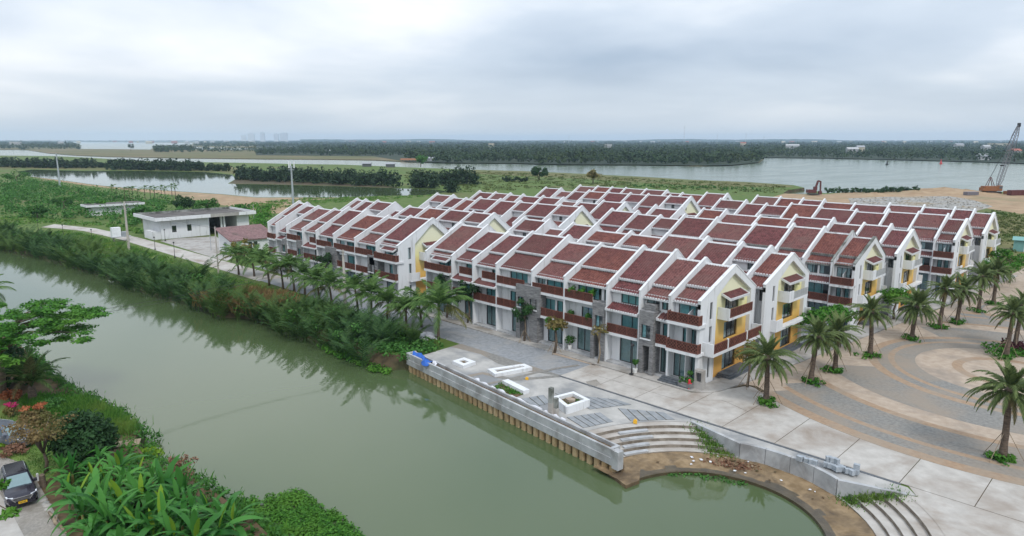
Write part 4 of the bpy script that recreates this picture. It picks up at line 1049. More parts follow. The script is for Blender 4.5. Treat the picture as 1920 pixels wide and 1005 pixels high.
SPEC1 = [   # far block of the canal front
 [SH(0.2, 0.9, 3), ('win', 0.35, 0.92, 3.82, 5.7, 3, 'curtain', 1.00), ('win', 0.15, 0.85, 6.78, 8.2, 3, 'curtain', 1.00), ('balc', 0.0, 1.06, 6.7, -0.6), ('balc', 0.0, 1.0, 3.75, -0.5), ('awn', 0.2, 0.8, 8.6, 1.0, 0.45), ('stone', -0.3, 0.12, 3.4, 6.6, -0.3, [])],
 [SH(0.3, 0.9, 3), W2(0.4, 0.65, 2, 0.9), W3(0.3, 0.8, 3, 0.9), ('win', 0.87, 0.98, 6.9, 8.3, 1, 'curtain', 0.65), ('balc', 0.0, 0.85, 6.7, -0.1), ('balc', 0.0, 0.7, 3.75, -0.1), ('stone', 0.66, 1.0, 3.4, 6.9, -0.3, [(0.7, 0.8, 4.2, 5.4), (0.86, 0.97, 4.2, 5.4)])],
 [SH(0.3, 0.9, 3), W2(0.4, 0.9, 2, 0.9), W3(0.4, 0.95, 2, 0.5), ('win', 0.05, 0.3, 6.9, 8.3, 1, 'curtain', 1.00), ('balc', 0.0, 1.0, 6.7, -0.1), ('balc', 0.0, 1.0, 3.75, -0.1)],
 [SH(0.3, 0.9, 3), W2(0.4, 0.9, 2, 0.9), W3(0.35, 0.75, 3, 0.9), ('balc', 0.0, 0.9, 6.7, -0.1), ('balc', 0.0, 0.6, 3.75, -0.1), ('stone', 0.6, 1.2, 3.4, 6.9, -0.3, [(0.66, 0.84, 4.2, 5.4)])],
 [SH(0.4, 0.9, 2), W2(0.5, 0.95, 2, 0.4), W3(0.5, 0.95, 2, 0.4), ('balc', 0.3, 1.0, 6.75, 0.5), ('awn', 0.0, 1.0, 6.55, 1.2, 0.6), ('balc', 0.0, 1.0, 3.75, -0.1)],
 [SH(0.3, 0.9, 3), W2(0.35, 0.7, 2, 0.9), W3(0.35, 0.8, 3, 0.9), ('balc', 0.0, 0.9, 6.7, -0.1), ('balc', 0.0, 0.7, 3.75, -0.1), ('stone', 0.7, 1.0, 3.4, 6.9, -0.3, [(0.75, 0.95, 4.2, 5.4)])],
 [SH(0.3, 0.9, 3), W2(0.5, 0.9, 2, 0.9), ('win', 0.4, 0.9, 7.0, 8.3, 2, 'curtain', 1.00), ('awn', 0.0, 0.6, 6.8, 1.1, 0.5), ('stone', 0.5, 1.0, 0.2, 6.5, -0.2, [(0.6, 0.9, 4.0, 5.4)])],
 [SH(0.3, 0.9, 2), ('win', 0.4, 0.8, 7.0, 8.3, 2, 'curtain_grey', 0.85), ('balc', 0.0, 1.0, 6.2, -0.4), ('balc', 0.0, 1.0, 3.4, -0.3)],
]
SPEC_BACK = [   # simpler fronts of the inner streets
 [SH(0.2, 0.9, 3), W2(0.15, 0.75, 3, 0.7), ('win', 0.1, 0.8, 7.0, 8.3, 3, 'curtain_grey', 0.85), ('balc', 0.0, 1.05, 6.2, -0.6), ('balc', 0.0, 1.05, 3.6, -0.6)],
 [SH(0.2, 0.9, 3), W2(0.1, 0.9, 3, 0.5), ('win', 0.05, 0.45, 7.1, 8.3, 2, 'curtain_grey', 0.65), ('win', 0.52, 0.95, 7.1, 8.3, 1, 'curtain_grey', 0.35), ('balc', 0.0, 1.0, 3.6, -0.1), ('awn', 0.0, 1.0, 6.75, 1.0, 0.6)],
]
for r, (ba, bb) in enumerate(ROWS):
    forms = FORMS[r].split()
    for bi, blk in enumerate((ba, bb)):
        for ui in range(len(blk) - 1):
            info = house(r, bi, ui, blk[ui + 1], blk[ui], forms[bi][ui], ui == len(blk) - 2)
            if r == 0: facade(info, (SPEC0 if bi == 0 else SPEC1)[ui])
            elif r in (2, 4) and ui < (4 if bi == 0 else 2): facade(info, SPEC_BACK[ui % 2])
            else:
                root, i0, i1, zl, ylow, PL = info
                hz = [(i0 + (i1 - i0) * 0.55, i1 - 0.5, 6.9, 8.2)] if i1 - i0 > 2.4 else []
                wh = wall_holes(i0, i1, 0.0, zl + 0.3, hz, 0.2)
                m = MB(); m.add([(v[0], 1.25 + v[1], v[2]) for v in wh.v], wh.f); m.obj('front_wall', PL, root)
                for h in hz: window_parts(root, h[0], h[1], h[2], h[3], 1.4, -1, 2, cover=0)
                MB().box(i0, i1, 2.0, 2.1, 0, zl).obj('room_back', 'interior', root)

# ================================================================== VEGETATION
def leafcloud(centers, radii, per, size, up=0.35, shell=0.55, flat_=1.0):
    """diamond leaves spread through ellipsoid clumps; returns arrays"""
    centers = np.asarray(centers, float); radii = np.asarray(radii, float)
    n = len(centers) * per
    c = np.repeat(centers, per, 0); r = np.repeat(radii, per, 0)
    d = RNG.normal(size=(n, 3)); d /= np.linalg.norm(d, axis=1)[:, None]
    rad = shell + (1 - shell) * RNG.random((n, 1)) ** 0.7
    rad *= 0.85 + 0.3 * RNG.random((n, 1))
    p = c + d * rad * r
    nrm = d * 0.7 + RNG.normal(size=(n, 3)) * 0.55 + np.array([0, 0, up])
    nrm /= np.linalg.norm(nrm, axis=1)[:, None]
    a = np.cross(nrm, RNG.normal(size=(n, 3))); a /= np.linalg.norm(a, axis=1)[:, None] + 1e-9
    b = np.cross(nrm, a)
    s = size * (0.6 + 0.8 * RNG.random((n, 1)))
    V = np.stack([p - a * s, p + b * s * 0.55 + nrm * s * 0.08, p + a * s, p - b * s * 0.55 + nrm * s * 0.08], 1).reshape(-1, 3)
    F = np.arange(n * 4).reshape(-1, 4)
    return V, F
def join(parts):
    V = []; F = []; o = 0
    for v, f in parts: V.append(v); F.append(np.asarray(f) + o); o += len(v)
    return np.concatenate(V), np.concatenate(F)
def frond(L, el0, el1, n=14, leaf=0.55, wid=0.07, sag=0.3, lift=0.0, start=0.16, rach=0.035):
    """one palm frond along +x, curving from elevation el0 to el1 (degrees)"""
    V = []; F = []
    N = 10
    pts = [np.zeros(3)]; tans = []
    for i in range(N):
        e_ = RAD(el0 + (el1 - el0) * ((i + 0.5) / N) ** 1.2)
        t_ = np.array([math.cos(e_), 0, math.sin(e_)]); tans.append(t_); pts.append(pts[-1] + t_ * L / N)
    tans.append(tans[-1])
    def at(t):
        q = min(t * N, N - 1e-6); i = int(q); f = q - i
        return pts[i] * (1 - f) + pts[i + 1] * f, tans[i]
    for i in range(0, N, 2):
        a, b = pts[i], pts[min(i + 2, N)]
        w0, w1 = rach * (1 - i / N * 0.8), rach * (1 - min(i + 2, N) / N * 0.8)
        k = len(V)
        V += [a + [0, w0, 0], a - [0, w0, 0], b - [0, w1, 0], b + [0, w1, 0]]; F.append((k, k + 1, k + 2, k + 3))
    for j in range(n):
        t_ = start + (1 - start) * (j + 0.5) / n
        p, tg = at(t_)
        ln = leaf * (math.sin(math.pi * (0.16 + 0.78 * t_)) ** 0.7) * random.uniform(0.85, 1.1)
        A = RAD(35 + 35 * t_)
        for sd in (1, -1):
            d = np.array([0, sd, 0]) * math.cos(A) + tg * math.sin(A) + np.array([0, 0, lift - sag * random.uniform(0.7, 1.3)])
            d /= np.linalg.norm(d)
            k = len(V)
            w = tg * wid * 0.5
            q = p + d * ln
            mid = p + d * ln * 0.55 + np.array([0, 0, 0.06 * ln])
            V += [p - w, p + w, mid + w * 1.1, q, mid - w * 1.1]; F.append((k, k + 1, k + 2, k + 4)); F.append((k + 4, k + 2, k + 3, k + 3))
    V = np.array(V)
    # degenerate tail quads become triangles
    return V, [f if f[2] != f[3] else f[:3] for f in F]
def frond_me(key, mat, **k):
    def mk():
        V, F = frond(**k); return mesh_np('frond', V, [list(f) for f in F], mat)
    return cached(('frond', key, mat), mk)

def palm(name, loc, h, lean, fronds, trunk_r, label, cat='palm tree', group=None, scale=1.0, rz=0.0, bark='palm_bark', ball=None):
    """fronds: list of (mesh, azimuth, roll, tilt)"""
    root = empty(name, loc, 0, label=label, cat=cat, group=group)
    m = MB(); P_ = []; R_ = []
    for i in range(9):
        t = i / 8
        P_.append((lean[0] * t * t, lean[1] * t * t, h * t)); R_.append(trunk_r * (1.35 - 0.5 * t if t < 0.15 else 1.15 - 0.3 * t + (0.05 if i % 2 else -0.03)))
    m.tube(P_, R_, 9); m.obj('trunk', bark, root, smooth=True)
    if ball:
        b = MB(); b.tube([(lean[0], lean[1], h - 0.5), (lean[0], lean[1], h - 0.1), (lean[0], lean[1], h + 0.35)], [trunk_r * 1.0, trunk_r * ball, trunk_r * 0.5], 9); b.obj('crown_shaft', bark, root, smooth=True)
    for me, az, tilt, sc in fronds:
        link('frond', me, root, (lean[0], lean[1], h - 0.05), (random.uniform(-0.15, 0.15), tilt, az), sc * scale)
    return root
def coconut_fronds(n=16):
    L = []
    for i in range(n):
        q = i / n
        key = 'young' if q < 0.3 else ('mid' if q < 0.7 else 'old')
        spec = {'young': dict(L=3.3, el0=74, el1=5, n=17, leaf=0.85, wid=0.13, sag=0.35), 'mid': dict(L=3.7, el0=48, el1=-42, n=18, leaf=0.95, wid=0.13, sag=0.55), 'old': dict(L=3.6, el0=12, el1=-70, n=17, leaf=0.9, wid=0.13, sag=0.6)}[key]
        mat = 'leaf_coconut_old' if key == 'old' and random.random() < 0.3 else 'leaf_coconut'
        L.append((frond_me(('coco', key, i % 2), mat, **spec), i * 2.39996 + random.uniform(-0.2, 0.2), random.uniform(-0.18, 0.18), random.uniform(0.85, 1.1)))
    return L
def date_fronds(n=40):
    L = []
    for i in range(n):
        q = i / n
        key = 'up' if q < 0.22 else ('half' if q < 0.5 else ('out' if q < 0.8 else 'down'))
        spec = {'up': dict(L=2.5, el0=78, el1=30, n=27, leaf=0.52, wid=0.085, sag=0.05, lift=0.1), 'half': dict(L=3.0, el0=48, el1=-38, n=30, leaf=0.58, wid=0.085, sag=0.35), 'out': dict(L=2.9, el0=14, el1=-75, n=30, leaf=0.58, wid=0.085, sag=0.55), 'down': dict(L=2.5, el0=-15, el1=-82, n=26, leaf=0.5, wid=0.085, sag=0.5)}[key]
        mat = 'leaf_date_old' if key == 'down' and random.random() < 0.55 else 'leaf_date'
        L.append((frond_me(('date', key, i % 2), mat, **spec), i * 2.39996 + random.uniform(-0.2, 0.2), random.uniform(-0.12, 0.12), random.uniform(0.85, 1.12)))
    return L

# ---- coconut palms along the canal road
COCO = [(448, 515), (477, 518), (505, 535), (531, 542), (552, 546), (572, 553), (599, 565), (622, 573), (672, 594), (697, 600), (726, 606), (762, 618), (790, 613), (822, 636)]
for i, q in enumerate(COCO):
    x_, y_ = G(*q)
    lab = 'coconut palm on the canal road verge, %s along from the white building' % (['nearest', 'second', 'third', 'fourth', 'fifth', 'sixth', 'seventh', 'eighth', 'ninth', 'tenth', 'eleventh', 'twelfth', 'thirteenth', 'last and largest'][i])
    h = random.uniform(2.9, 4.5)
    palm('coconut_palm', (x_, y_, -0.05), h, (random.uniform(-0.4, 0.4), random.uniform(-0.4, 0.2)), coconut_fronds(random.randint(18, 22)), 0.16, lab, group='coconut palms along the canal road', scale=random.uniform(1.0, 1.32) if i < 13 else 1.45)

# ---- date palms round the plaza, on stakes, each in a bed of lilies
DATE = [(1436, 756, 'first of the house-side line, nearest the hydrant'), (1520, 718, 'second of the house-side line'), (1565, 698, 'third of the house-side line'), (1631, 669, 'fourth of the house-side line'), (1709, 637, 'fifth of the house-side line'), (1761, 616, 'sixth of the house-side line'), (1794, 606, 'seventh of the house-side line'), (1834, 585, 'eighth of the house-side line'), (1862, 571, 'ninth and farthest of the house-side line'), (1879, 861, 'alone near the promenade edge at the plaza front'), (1886, 672, 'nearer palm of the pair in the plaza centre'), (1902, 655, 'farther palm of the pair in the plaza centre')]
lily_c = RNG.normal(size=(26, 3)) * [0.42, 0.42, 0.05] + [0, 0, 0.18]
for i, (px, py, ds) in enumerate(DATE):
    x_, y_ = G(px, py)
    h = random.uniform(4.3, 5.6) if i not in (9,) else 5.8
    pr_ = palm('date_palm', (x_, y_, 0.0), h, (random.uniform(-0.35, 0.35), random.uniform(-0.35, 0.35)), date_fronds(random.randint(42, 54)), 0.24, 'date palm with grey-green crown, ' + ds, group='date palms on the plaza', ball=1.55, scale=random.uniform(0.94, 1.16))
    for k in range(3):
        a = k * 2.09 + random.uniform(0, 1)
        MB().tube([(1.5 * math.cos(a), 1.5 * math.sin(a), 0.0), (0.2 * math.cos(a), 0.2 * math.sin(a), 2.3)], 0.028, 5).obj('stake', 'old_wood', pr_)
    V, F = leafcloud(RNG.normal(size=(22, 3)) * [0.45, 0.45, 0.04] + [0, 0, 0.25], [[0.33, 0.33, 0.28]] * 22, 16, 0.16, up=0.6)
    tag(link('lily_bed', mesh_np('lily_bed', V, F, 'leaf_bright'), None, (x_, y_, 0.02)), 'lily bed round date palm, ' + ds, 'plant bed', 'lily beds under the date palms')

# ---- broadleaf trees
def tree(name, loc, h, trunk_r, clumps, leaf, size, per, label, cat='tree', group=None, limbs=5, bark='bark', trunk_top=0.55, stakes=0, up=0.35, shell=0.5):
    root = empty(name, loc, 0, label=label, cat=cat, group=group)
    m = MB()
    tt = h * trunk_top
    m.tube([(0, 0, 0), (0.05 * h * random.uniform(-1, 1), 0.03 * h, tt * 0.5), (0.02 * h, 0, tt)], [trunk_r * 1.3, trunk_r, trunk_r * 0.75], 8)
    cl = sorted(clumps, key=lambda q: -q[3])[:max(limbs, 1)] if limbs else []
    for c in cl:
        m.tube([(0.02 * h, 0, tt * 0.9), ((c[0]) * 0.45, c[1] * 0.45, (tt + c[2]) * 0.5 + 0.1 * h), (c[0], c[1], c[2])], [trunk_r * 0.6, trunk_r * 0.38, trunk_r * 0.12], 6)
    m.obj('trunk', bark, root, smooth=True)
    V, F = leafcloud([c[:3] for c in clumps], [(c[3], c[3], c[4] if len(c) > 4 else c[3] * 0.8) for c in clumps], per, size, up, shell)
    link('crown', mesh_np('crown', V, F, leaf), root)
    for k in range(stakes):
        a = k * 2 * math.pi / stakes + 0.4
        MB().tube([(0.9 * math.cos(a), 0.9 * math.sin(a), 0), (0.1 * math.cos(a), 0.1 * math.sin(a), 1.5)], 0.03, 5).obj('stake', 'old_wood', root)
    return root
def rand_clumps(n, R_, zc, zr, r0, r1, flat_=0.8):
    L = []
    for i in range(n):
        a = random.uniform(0, 6.28); q = R_ * math.sqrt(random.random())
        rr = random.uniform(r0, r1)
        L.append((q * math.cos(a), q * math.sin(a), zc + random.uniform(-zr, zr) * math.sqrt(max(0, 1 - (q / (R_ + 0.01)) ** 2) + 0.1), rr, rr * flat_))
    return L
tx, ty = G(983, 641); tree('street_tree', (tx, ty, 0), 5.6, 0.11, rand_clumps(11, 1.25, 4.1, 1.3, 0.45, 0.8), 'leaf_dark', 0.17, 70, 'small dark-leaved street tree before the stone pier with twin windows', stakes=3)
tx, ty = G(1040, 662); tree('street_tree', (tx, ty, 0), 5.2, 0.14, rand_clumps(10, 1.5, 3.9, 0.7, 0.45, 0.75, 0.6), 'leaf_olive', 0.17, 70, 'street tree with olive and rusty leaves propped on stakes', stakes=4)
V_, F_ = leafcloud([(0.35, -0.45, 3.45), (-0.7, -0.3, 4.0)], [(0.75, 0.6, 0.5), (0.45, 0.45, 0.35)], 130, 0.17)
link('bright_foliage', mesh_np('bright_foliage', V_, F_, 'leaf_bright'), bpy.data.objects['street_tree.001'])
tx, ty = G(1121, 683); tree('street_tree', (tx, ty, 0), 5.0, 0.08, rand_clumps(7, 0.9, 4.0, 0.6, 0.35, 0.55, 0.6), 'leaf_olive', 0.13, 32, 'thin pale-stemmed street tree with sparse olive leaves', bark='old_wood')
tx, ty = G(877, 607); tree('street_tree', (tx, ty, 0), 6.5, 0.12, rand_clumps(16, 1.9, 4.6, 1.6, 0.5, 0.9), 'leaf_dark', 0.17, 80, 'tall dark street tree before the lane-side houses', stakes=3)
tx, ty = G(838, 597); tree('street_tree', (tx, ty, 0), 7.0, 0.12, rand_clumps(14, 1.6, 5.2, 1.3, 0.5, 0.8), 'leaf_dark', 0.17, 80, 'dark street tree at the mouth of the lane')
tx, ty = G(612, 537); tree('street_tree', (tx, ty, 0), 6.5, 0.12, rand_clumps(14, 1.9, 4.6, 1.3, 0.5, 0.8), 'leaf_dark', 0.18, 70, 'dark street tree behind the tall concrete utility pole')
tx, ty = G(1401, 726); tree('street_tree', (tx, ty, 0), 5.2, 0.12, rand_clumps(10, 1.3, 3.9, 1.0, 0.45, 0.75), 'leaf_olive', 0.17, 60, 'small olive-leaved tree staked beside the corner gable', stakes=4)
for i, (px, py, hh, R_, lb) in enumerate(((1536, 650, 4.8, 2.3, 'nearest'), (1565, 632, 4.5, 2.0, 'second'), (1676, 600, 5.0, 2.3, 'third'), (1893, 530, 6.4, 3.2, 'largest and last'), (1868, 540, 5.5, 2.4, 'fourth'))):
    tx, ty = G(px, py); tree('round_tree', (tx, ty, 0), hh, 0.14, rand_clumps(22, R_, hh * 0.72, hh * 0.17, 0.6, 0.95, 0.65), 'leaf_bright', 0.2, 70, 'bright green round-headed tree by the gable fronts, %s from the promenade' % lb, group='bright green trees by the gables')

def scatter_poly(P_, n, z=0.0):
    xs = [p[0] for p in P_]; ys = [p[1] for p in P_]; out = []
    while len(out) < n:
        q = (random.uniform(min(xs), max(xs)), random.uniform(min(ys), max(ys)))
        if in_poly(q, P_): out.append((q[0], q[1], z))
    return out
# ---- nipa thicket along the far bank of the canal (reads as one mass)
def frond_arrays(n, spec, variants=4):
    """merge fronds given as (x,y,z,az,tilt,scale)"""
    base = [frond(**spec) for _ in range(variants)]
    parts = []
    for i, (x_, y_, z_, az, el, sc) in enumerate(n):
        V, F = base[i % variants]
        V = V * sc
        ce, se = math.cos(el), math.sin(el)
        V = np.stack([V[:, 0] * ce - V[:, 2] * se, V[:, 1], V[:, 0] * se + V[:, 2] * ce], 1)
        ca, sa = math.cos(az), math.sin(az)
        V = np.stack([V[:, 0] * ca - V[:, 1] * sa + x_, V[:, 0] * sa + V[:, 1] * ca + y_, V[:, 2] + z_], 1)
        parts.append((V, F))
    VV = []; FF = []; o = 0
    for V, F in parts:
        VV.append(V); FF += [[k + o for k in f] for f in F]; o += len(V)
    return np.concatenate(VV), FF
bank_line = [G(x, y, WZ) for x, y in canal_bank[1:]]
def along(L, step):
    out = []
    for a, b in zip(L[:-1], L[1:]):
        a, b = Vector(a), Vector(b); n = max(1, int((b - a).length / step))
        d = (b - a).normalized()
        for i in range(n): out.append((a + (b - a) * (i / n), Vector((-d.y, d.x))))
    return out
nipa = []
for p, nn in along(bank_line, 1.7):
    if p.x > -33.5: continue
    for k in range(3 if p.x < -62 else 2):
        inl = random.uniform(-0.5, 7.0) if p.x < -75 else random.uniform(-0.5, 5.0)
        if k == 0: inl = random.uniform(-0.7, 0.8)
        q = p + nn * inl
        z_ = -1.5 + min(1.4, inl * 0.55)
        sc0 = random.uniform(0.75, 1.15)
        for j in range(8):
            nipa.append((q.x + random.uniform(-0.4, 0.4), q.y + random.uniform(-0.4, 0.4), z_, random.uniform(0, 6.28), RAD(random.uniform(-20, 8)), sc0 * random.uniform(0.65, 1.15)))
for a, b, c in scatter_poly([(-60, -15.5), (-34, -15.2), (-31, -12), (-34, -10.2), (-60, -10.8)], 55):
    sc0 = random.uniform(0.55, 0.95)
    for j in range(8): nipa.append((a + random.uniform(-0.4, 0.4), b + random.uniform(-0.4, 0.4), min(-0.05, -1.4 + (b + 18.2) * 0.5), random.uniform(0, 6.28), RAD(random.uniform(-25, 8)), sc0 * random.uniform(0.8, 1.1)))
V, F = frond_arrays(nipa, dict(L=4.3, el0=86, el1=28, n=13, leaf=0.9, wid=0.13, sag=0.3, rach=0.05), 5)
tag(link('nipa_thicket', mesh_np('nipa_thicket', V, F, 'leaf_nipa')), 'dark green thicket of nipa palm fronds lining the far canal bank', 'nipa palms', kind='stuff')
bc, br = [], []
for p, nn in along(bank_line, 1.5):
    if p.x > -32 or random.random() < 0.35: continue
    inl = random.uniform(0.3, 6.5); q = p + nn * inl; r_ = random.uniform(0.6, 1.5)
    bc.append((q.x, q.y, -1.2 + min(1.2, inl * 0.5) + random.uniform(0.6, 2.2))); br.append((r_, r_, r_ * 0.8))
V, F = leafcloud(bc, br, 70, 0.2, up=0.5); tag(link('bank_bushes', mesh_np('bank_bushes', V, F, 'leaf_mid')), 'leafy green bushes growing among the nipa fronds on the far canal bank', 'bushes', kind='stuff')
# dry reeds, creepers and verge grass on the same bank
def blades(pts, h, w, lean, per):
    """upright grass blades as tapered triangles-quads"""
    n = len(pts) * per
    p = np.repeat(np.asarray(pts, float), per, 0) + RNG.normal(size=(n, 3)) * [0.45, 0.45, 0]
    hh = h * (0.55 + 0.6 * RNG.random((n, 1)))
    a = RNG.random((n, 1)) * 6.283
    d = np.concatenate([np.cos(a), np.sin(a), np.zeros((n, 1))], 1); s = np.concatenate([-np.sin(a), np.cos(a), np.zeros((n, 1))], 1)
    ln = lean * hh * (0.3 + RNG.random((n, 1)))
    up = np.array([0, 0, 1.0])
    V = np.stack([p - s * w, p + s * w, p + d * ln * 0.4 + up * hh * 0.65 + s * w * 0.8, p + d * ln + up * hh], 1).reshape(-1, 3)
    return V, np.arange(n * 4).reshape(-1, 4)
dry = scatter_poly([(-75, -21.5), (-63, -18.6), (-60, -17.5), (-60, -12.5), (-66, -11), (-75, -14)], 170, -0.5)
V, F = blades(dry, 2.3, 0.045, 0.45, 34)
tag(link('dry_reeds', mesh_np('dry_reeds', V, F, 'leaf_dry')), 'patch of dry straw-coloured reeds on the canal bank', 'reeds', kind='stuff')
cr = scatter_poly([(-58, -16.8), (-29.2, -16.0), (-29.0, -9.4), (-45, -9.0), (-60, -9.6)], 330, 0.0)
cr = [(a, b, min(0.1, -1.4 + (b + 18.2) * 0.7) + 0.2) for a, b, c in cr]
V, F = leafcloud(cr, [(0.75, 0.75, 0.5)] * len(cr), 34, 0.2, up=0.6)
tag(link('creeper_bank', mesh_np('creeper_bank', V, F, 'leaf_mid')), 'bright creepers and ferns covering the bank beside the quay', 'creepers', kind='stuff')
ed = scatter_poly([(-45, -18.2), (-30, -17.8), (-29.4, -16.0), (-45, -16.0)], 60, -1.35)
V, F = leafcloud(ed, [(0.7, 0.7, 0.25)] * len(ed), 34, 0.17, up=0.8)
tag(link('water_plants', mesh_np('water_plants', V, F, 'leaf_bright')), 'green water plants floating at the foot of the bank beside the quay', 'water plants', kind='stuff')
vg = scatter_poly([(-190, -30), (-150, -23), (-110, -18.5), (-62, -12.5), (-32, -9.5), (-31, -8.2), (-84, -9), (-120, -10.3), (-160, -11), (-188, -14.5)], 900, -0.05)
V, F = blades(vg, 0.55, 0.05, 0.8, 22)
tag(link('verge_grass', mesh_np('verge_grass', V, F, 'leaf_grass')), 'rough green grass on the verge between the road and canal', 'grass', kind='stuff')
for nm, P_, lab in (('terrace_grass', [arc(BC[0], BC[1], 10.9, 119, 109, 1)[0], arc(BC[0], BC[1], 10.9, 119, 109, 1)[1], arc(BC[0], BC[1], 13.8, 126, 124, 1)[1], arc(BC[0], BC[1], 13.8, 126, 124, 1)[0]], 'tufts of grass on the terraces by the curved steps'), ('terrace_grass', [arc(BC[0], BC[1], 10.9, 62, 55, 1)[0], arc(BC[0], BC[1], 10.9, 62, 56, 1)[1], arc(BC[0], BC[1], 13.8, 52, 50, 1)[1], arc(BC[0], BC[1], 13.8, 52, 50, 1)[0]], 'tufts of grass on the terraces below the grey blocks')):
    pts = []
    for (a, b, c) in scatter_poly(P_, 70):
        r_ = math.hypot(a - BC[0], b - BC[1]); k = int((r_ - 10.66) / 0.72); pts.append((a, b, -1.2 + 0.28 * k))
    V, F = blades(pts, 0.28, 0.03, 0.8, 22)
    V = np.asarray(V)
    tag(link(nm, mesh_np(nm, V, F, 'leaf_grass')), lab, 'grass', kind='stuff')

# ---- shrubs and trees behind the white buildings
sh_poly = GP([(-60, 352), (0, 345), (60, 338), (110, 350), (180, 360), (240, 374), (330, 380), (400, 392), (462, 404), (470, 415), (440, 412), (400, 400), (330, 402), (262, 412), (262, 428), (180, 418), (120, 412), (0, 408), (-60, 404)])
sc_ = scatter_poly(sh_poly, 520, 0.0)
cs = []; rs = []
for a, b, c in sc_:
    h = random.choice([0.8, 1.2, 1.6, 2.2, 3.0])
    cs.append((a, b, h * 0.7)); rs.append((h * 1.1 + 0.6, h * 1.1 + 0.6, h * 0.75))
V, F = leafcloud(cs, rs, 42, 0.42, up=0.5)
tag(link('shrubbery', mesh_np('shrubbery', V, F, 'leaf_mid')), 'rough green scrub spreading behind the white buildings to the pond', 'scrub', kind='stuff')
sp2 = scatter_poly(GP([(475, 388), (520, 392), (512, 425), (470, 425)]), 34)
V, F = leafcloud([(a, b, 1.0) for a, b, c in sp2], [(1.8, 1.8, 1.2)] * len(sp2), 50, 0.36, up=0.5)
tag(link('shrubbery', mesh_np('shrubbery', V, F, 'leaf_bright')), 'bright green scrub beside the farthest end of the house rows', 'scrub', kind='stuff')
for i, (px, py, hh, R_, lf, lb) in enumerate(((32, 352, 11, 5.5, 'leaf_mid', 'big round tree standing by the pond shore far left'), (120, 392, 5, 3.2, 'leaf_mid', 'low spreading tree behind the concrete road'), (185, 402, 5, 3.0, 'leaf_bright', 'bright low tree beside the small hut'), (265, 417, 5, 2.6, 'leaf_mid', 'low tree between the small hut and white building'), (70, 410, 4.5, 2.6, 'leaf_mid', 'low tree at the bend of the concrete road'), (345, 398, 6, 3.4, 'leaf_dark', 'dark tree behind the flat-roofed white building'), (390, 403, 6, 3.2, 'leaf_mid', 'leafy tree rising behind the building open bays'), (450, 412, 5.5, 3.0, 'leaf_mid', 'leafy tree beyond the white building end'), (458, 492, 5.2, 2.0, 'leaf_olive', 'thin olive tree before the hip-roofed white hut'))):
    tx, ty = G(px, py); tree('scrub_tree', (tx, ty, 0), hh, 0.16, rand_clumps(18, R_, hh * 0.62, hh * 0.26, R_ * 0.25, R_ * 0.42), lf, 0.34, 60 if 'olive' not in lb else 26, lb, limbs=4)
for i in range(13):
    px = 212 + i * 10 + random.uniform(-3, 3); py = 374 + random.uniform(-3, 3) - (4 if i > 8 else 0)
    tx, ty = G(px, py)
    fr = [(frond_me(('small', k % 3), 'leaf_coconut', L=2.3, el0=60 - 30 * (k % 3), el1=-10 - 30 * (k % 3), n=8, leaf=0.7, wid=0.2, sag=0.4), k * 2.4, 0, random.uniform(0.85, 1.1)) for k in range(10)]
    palm('young_palm', (tx, ty, 0), random.uniform(4.0, 5.2), (0.1, 0.1), fr, 0.13, 'young palm, %s in the grove before the pond' % (ORD + ['eleventh', 'twelfth', 'thirteenth'])[i], group='palm grove before the pond')

# rough tussocks over the fields
ft = scatter_poly(GP([(760, 322), (900, 322), (1000, 325), (1200, 335), (1400, 344), (1480, 350), (1470, 361), (1380, 362), (1200, 352), (1100, 352), (950, 358), (870, 362), (840, 350), (760, 345)]), 900)
V, F = leafcloud([(a, b, 0.15) for a, b, c in ft], [(random.uniform(0.8, 2.6), random.uniform(0.8, 2.6), random.uniform(0.2, 0.7)) for _ in ft], 16, 0.45, up=0.6); tag(link('field_tussocks', mesh_np('field_tussocks', V, F, 'leaf_olive_green')), 'rough grass tussocks over the field behind the houses', 'tussocks', kind='stuff')
ft = scatter_poly(GP([(0, 405), (120, 412), (200, 420), (262, 428), (270, 440), (200, 425), (80, 418), (0, 425)]), 160) + scatter_poly(GP([(470, 380), (560, 372), (700, 369), (800, 366), (840, 364), (760, 372), (600, 382), (520, 392)]), 260)
V, F = leafcloud([(a, b, 0.1) for a, b, c in ft], [(random.uniform(0.6, 1.8), random.uniform(0.6, 1.8), random.uniform(0.15, 0.5)) for _ in ft], 18, 0.32, up=0.6); tag(link('field_tussocks', mesh_np('field_tussocks', V, F, 'leaf_grass')), 'rough green tussocks by the pond sand and road', 'tussocks', kind='stuff')

ft = scatter_poly(GP([(1838, 398), (1870, 395), (1925, 404), (1990, 415), (1990, 500), (1930, 515), (1895, 500), (1870, 455), (1850, 418)]), 330)
V, F = leafcloud([(a, b, 0.15) for a, b, c in ft], [(random.uniform(0.4, 1.3), random.uniform(0.4, 1.3), random.uniform(0.15, 0.6)) for _ in ft], 18, 0.28, up=0.6); tag(link('field_tussocks', mesh_np('field_tussocks', V, F, 'leaf_olive_green')), 'rough olive tussocks at the right edge behind the houses', 'tussocks', kind='stuff')
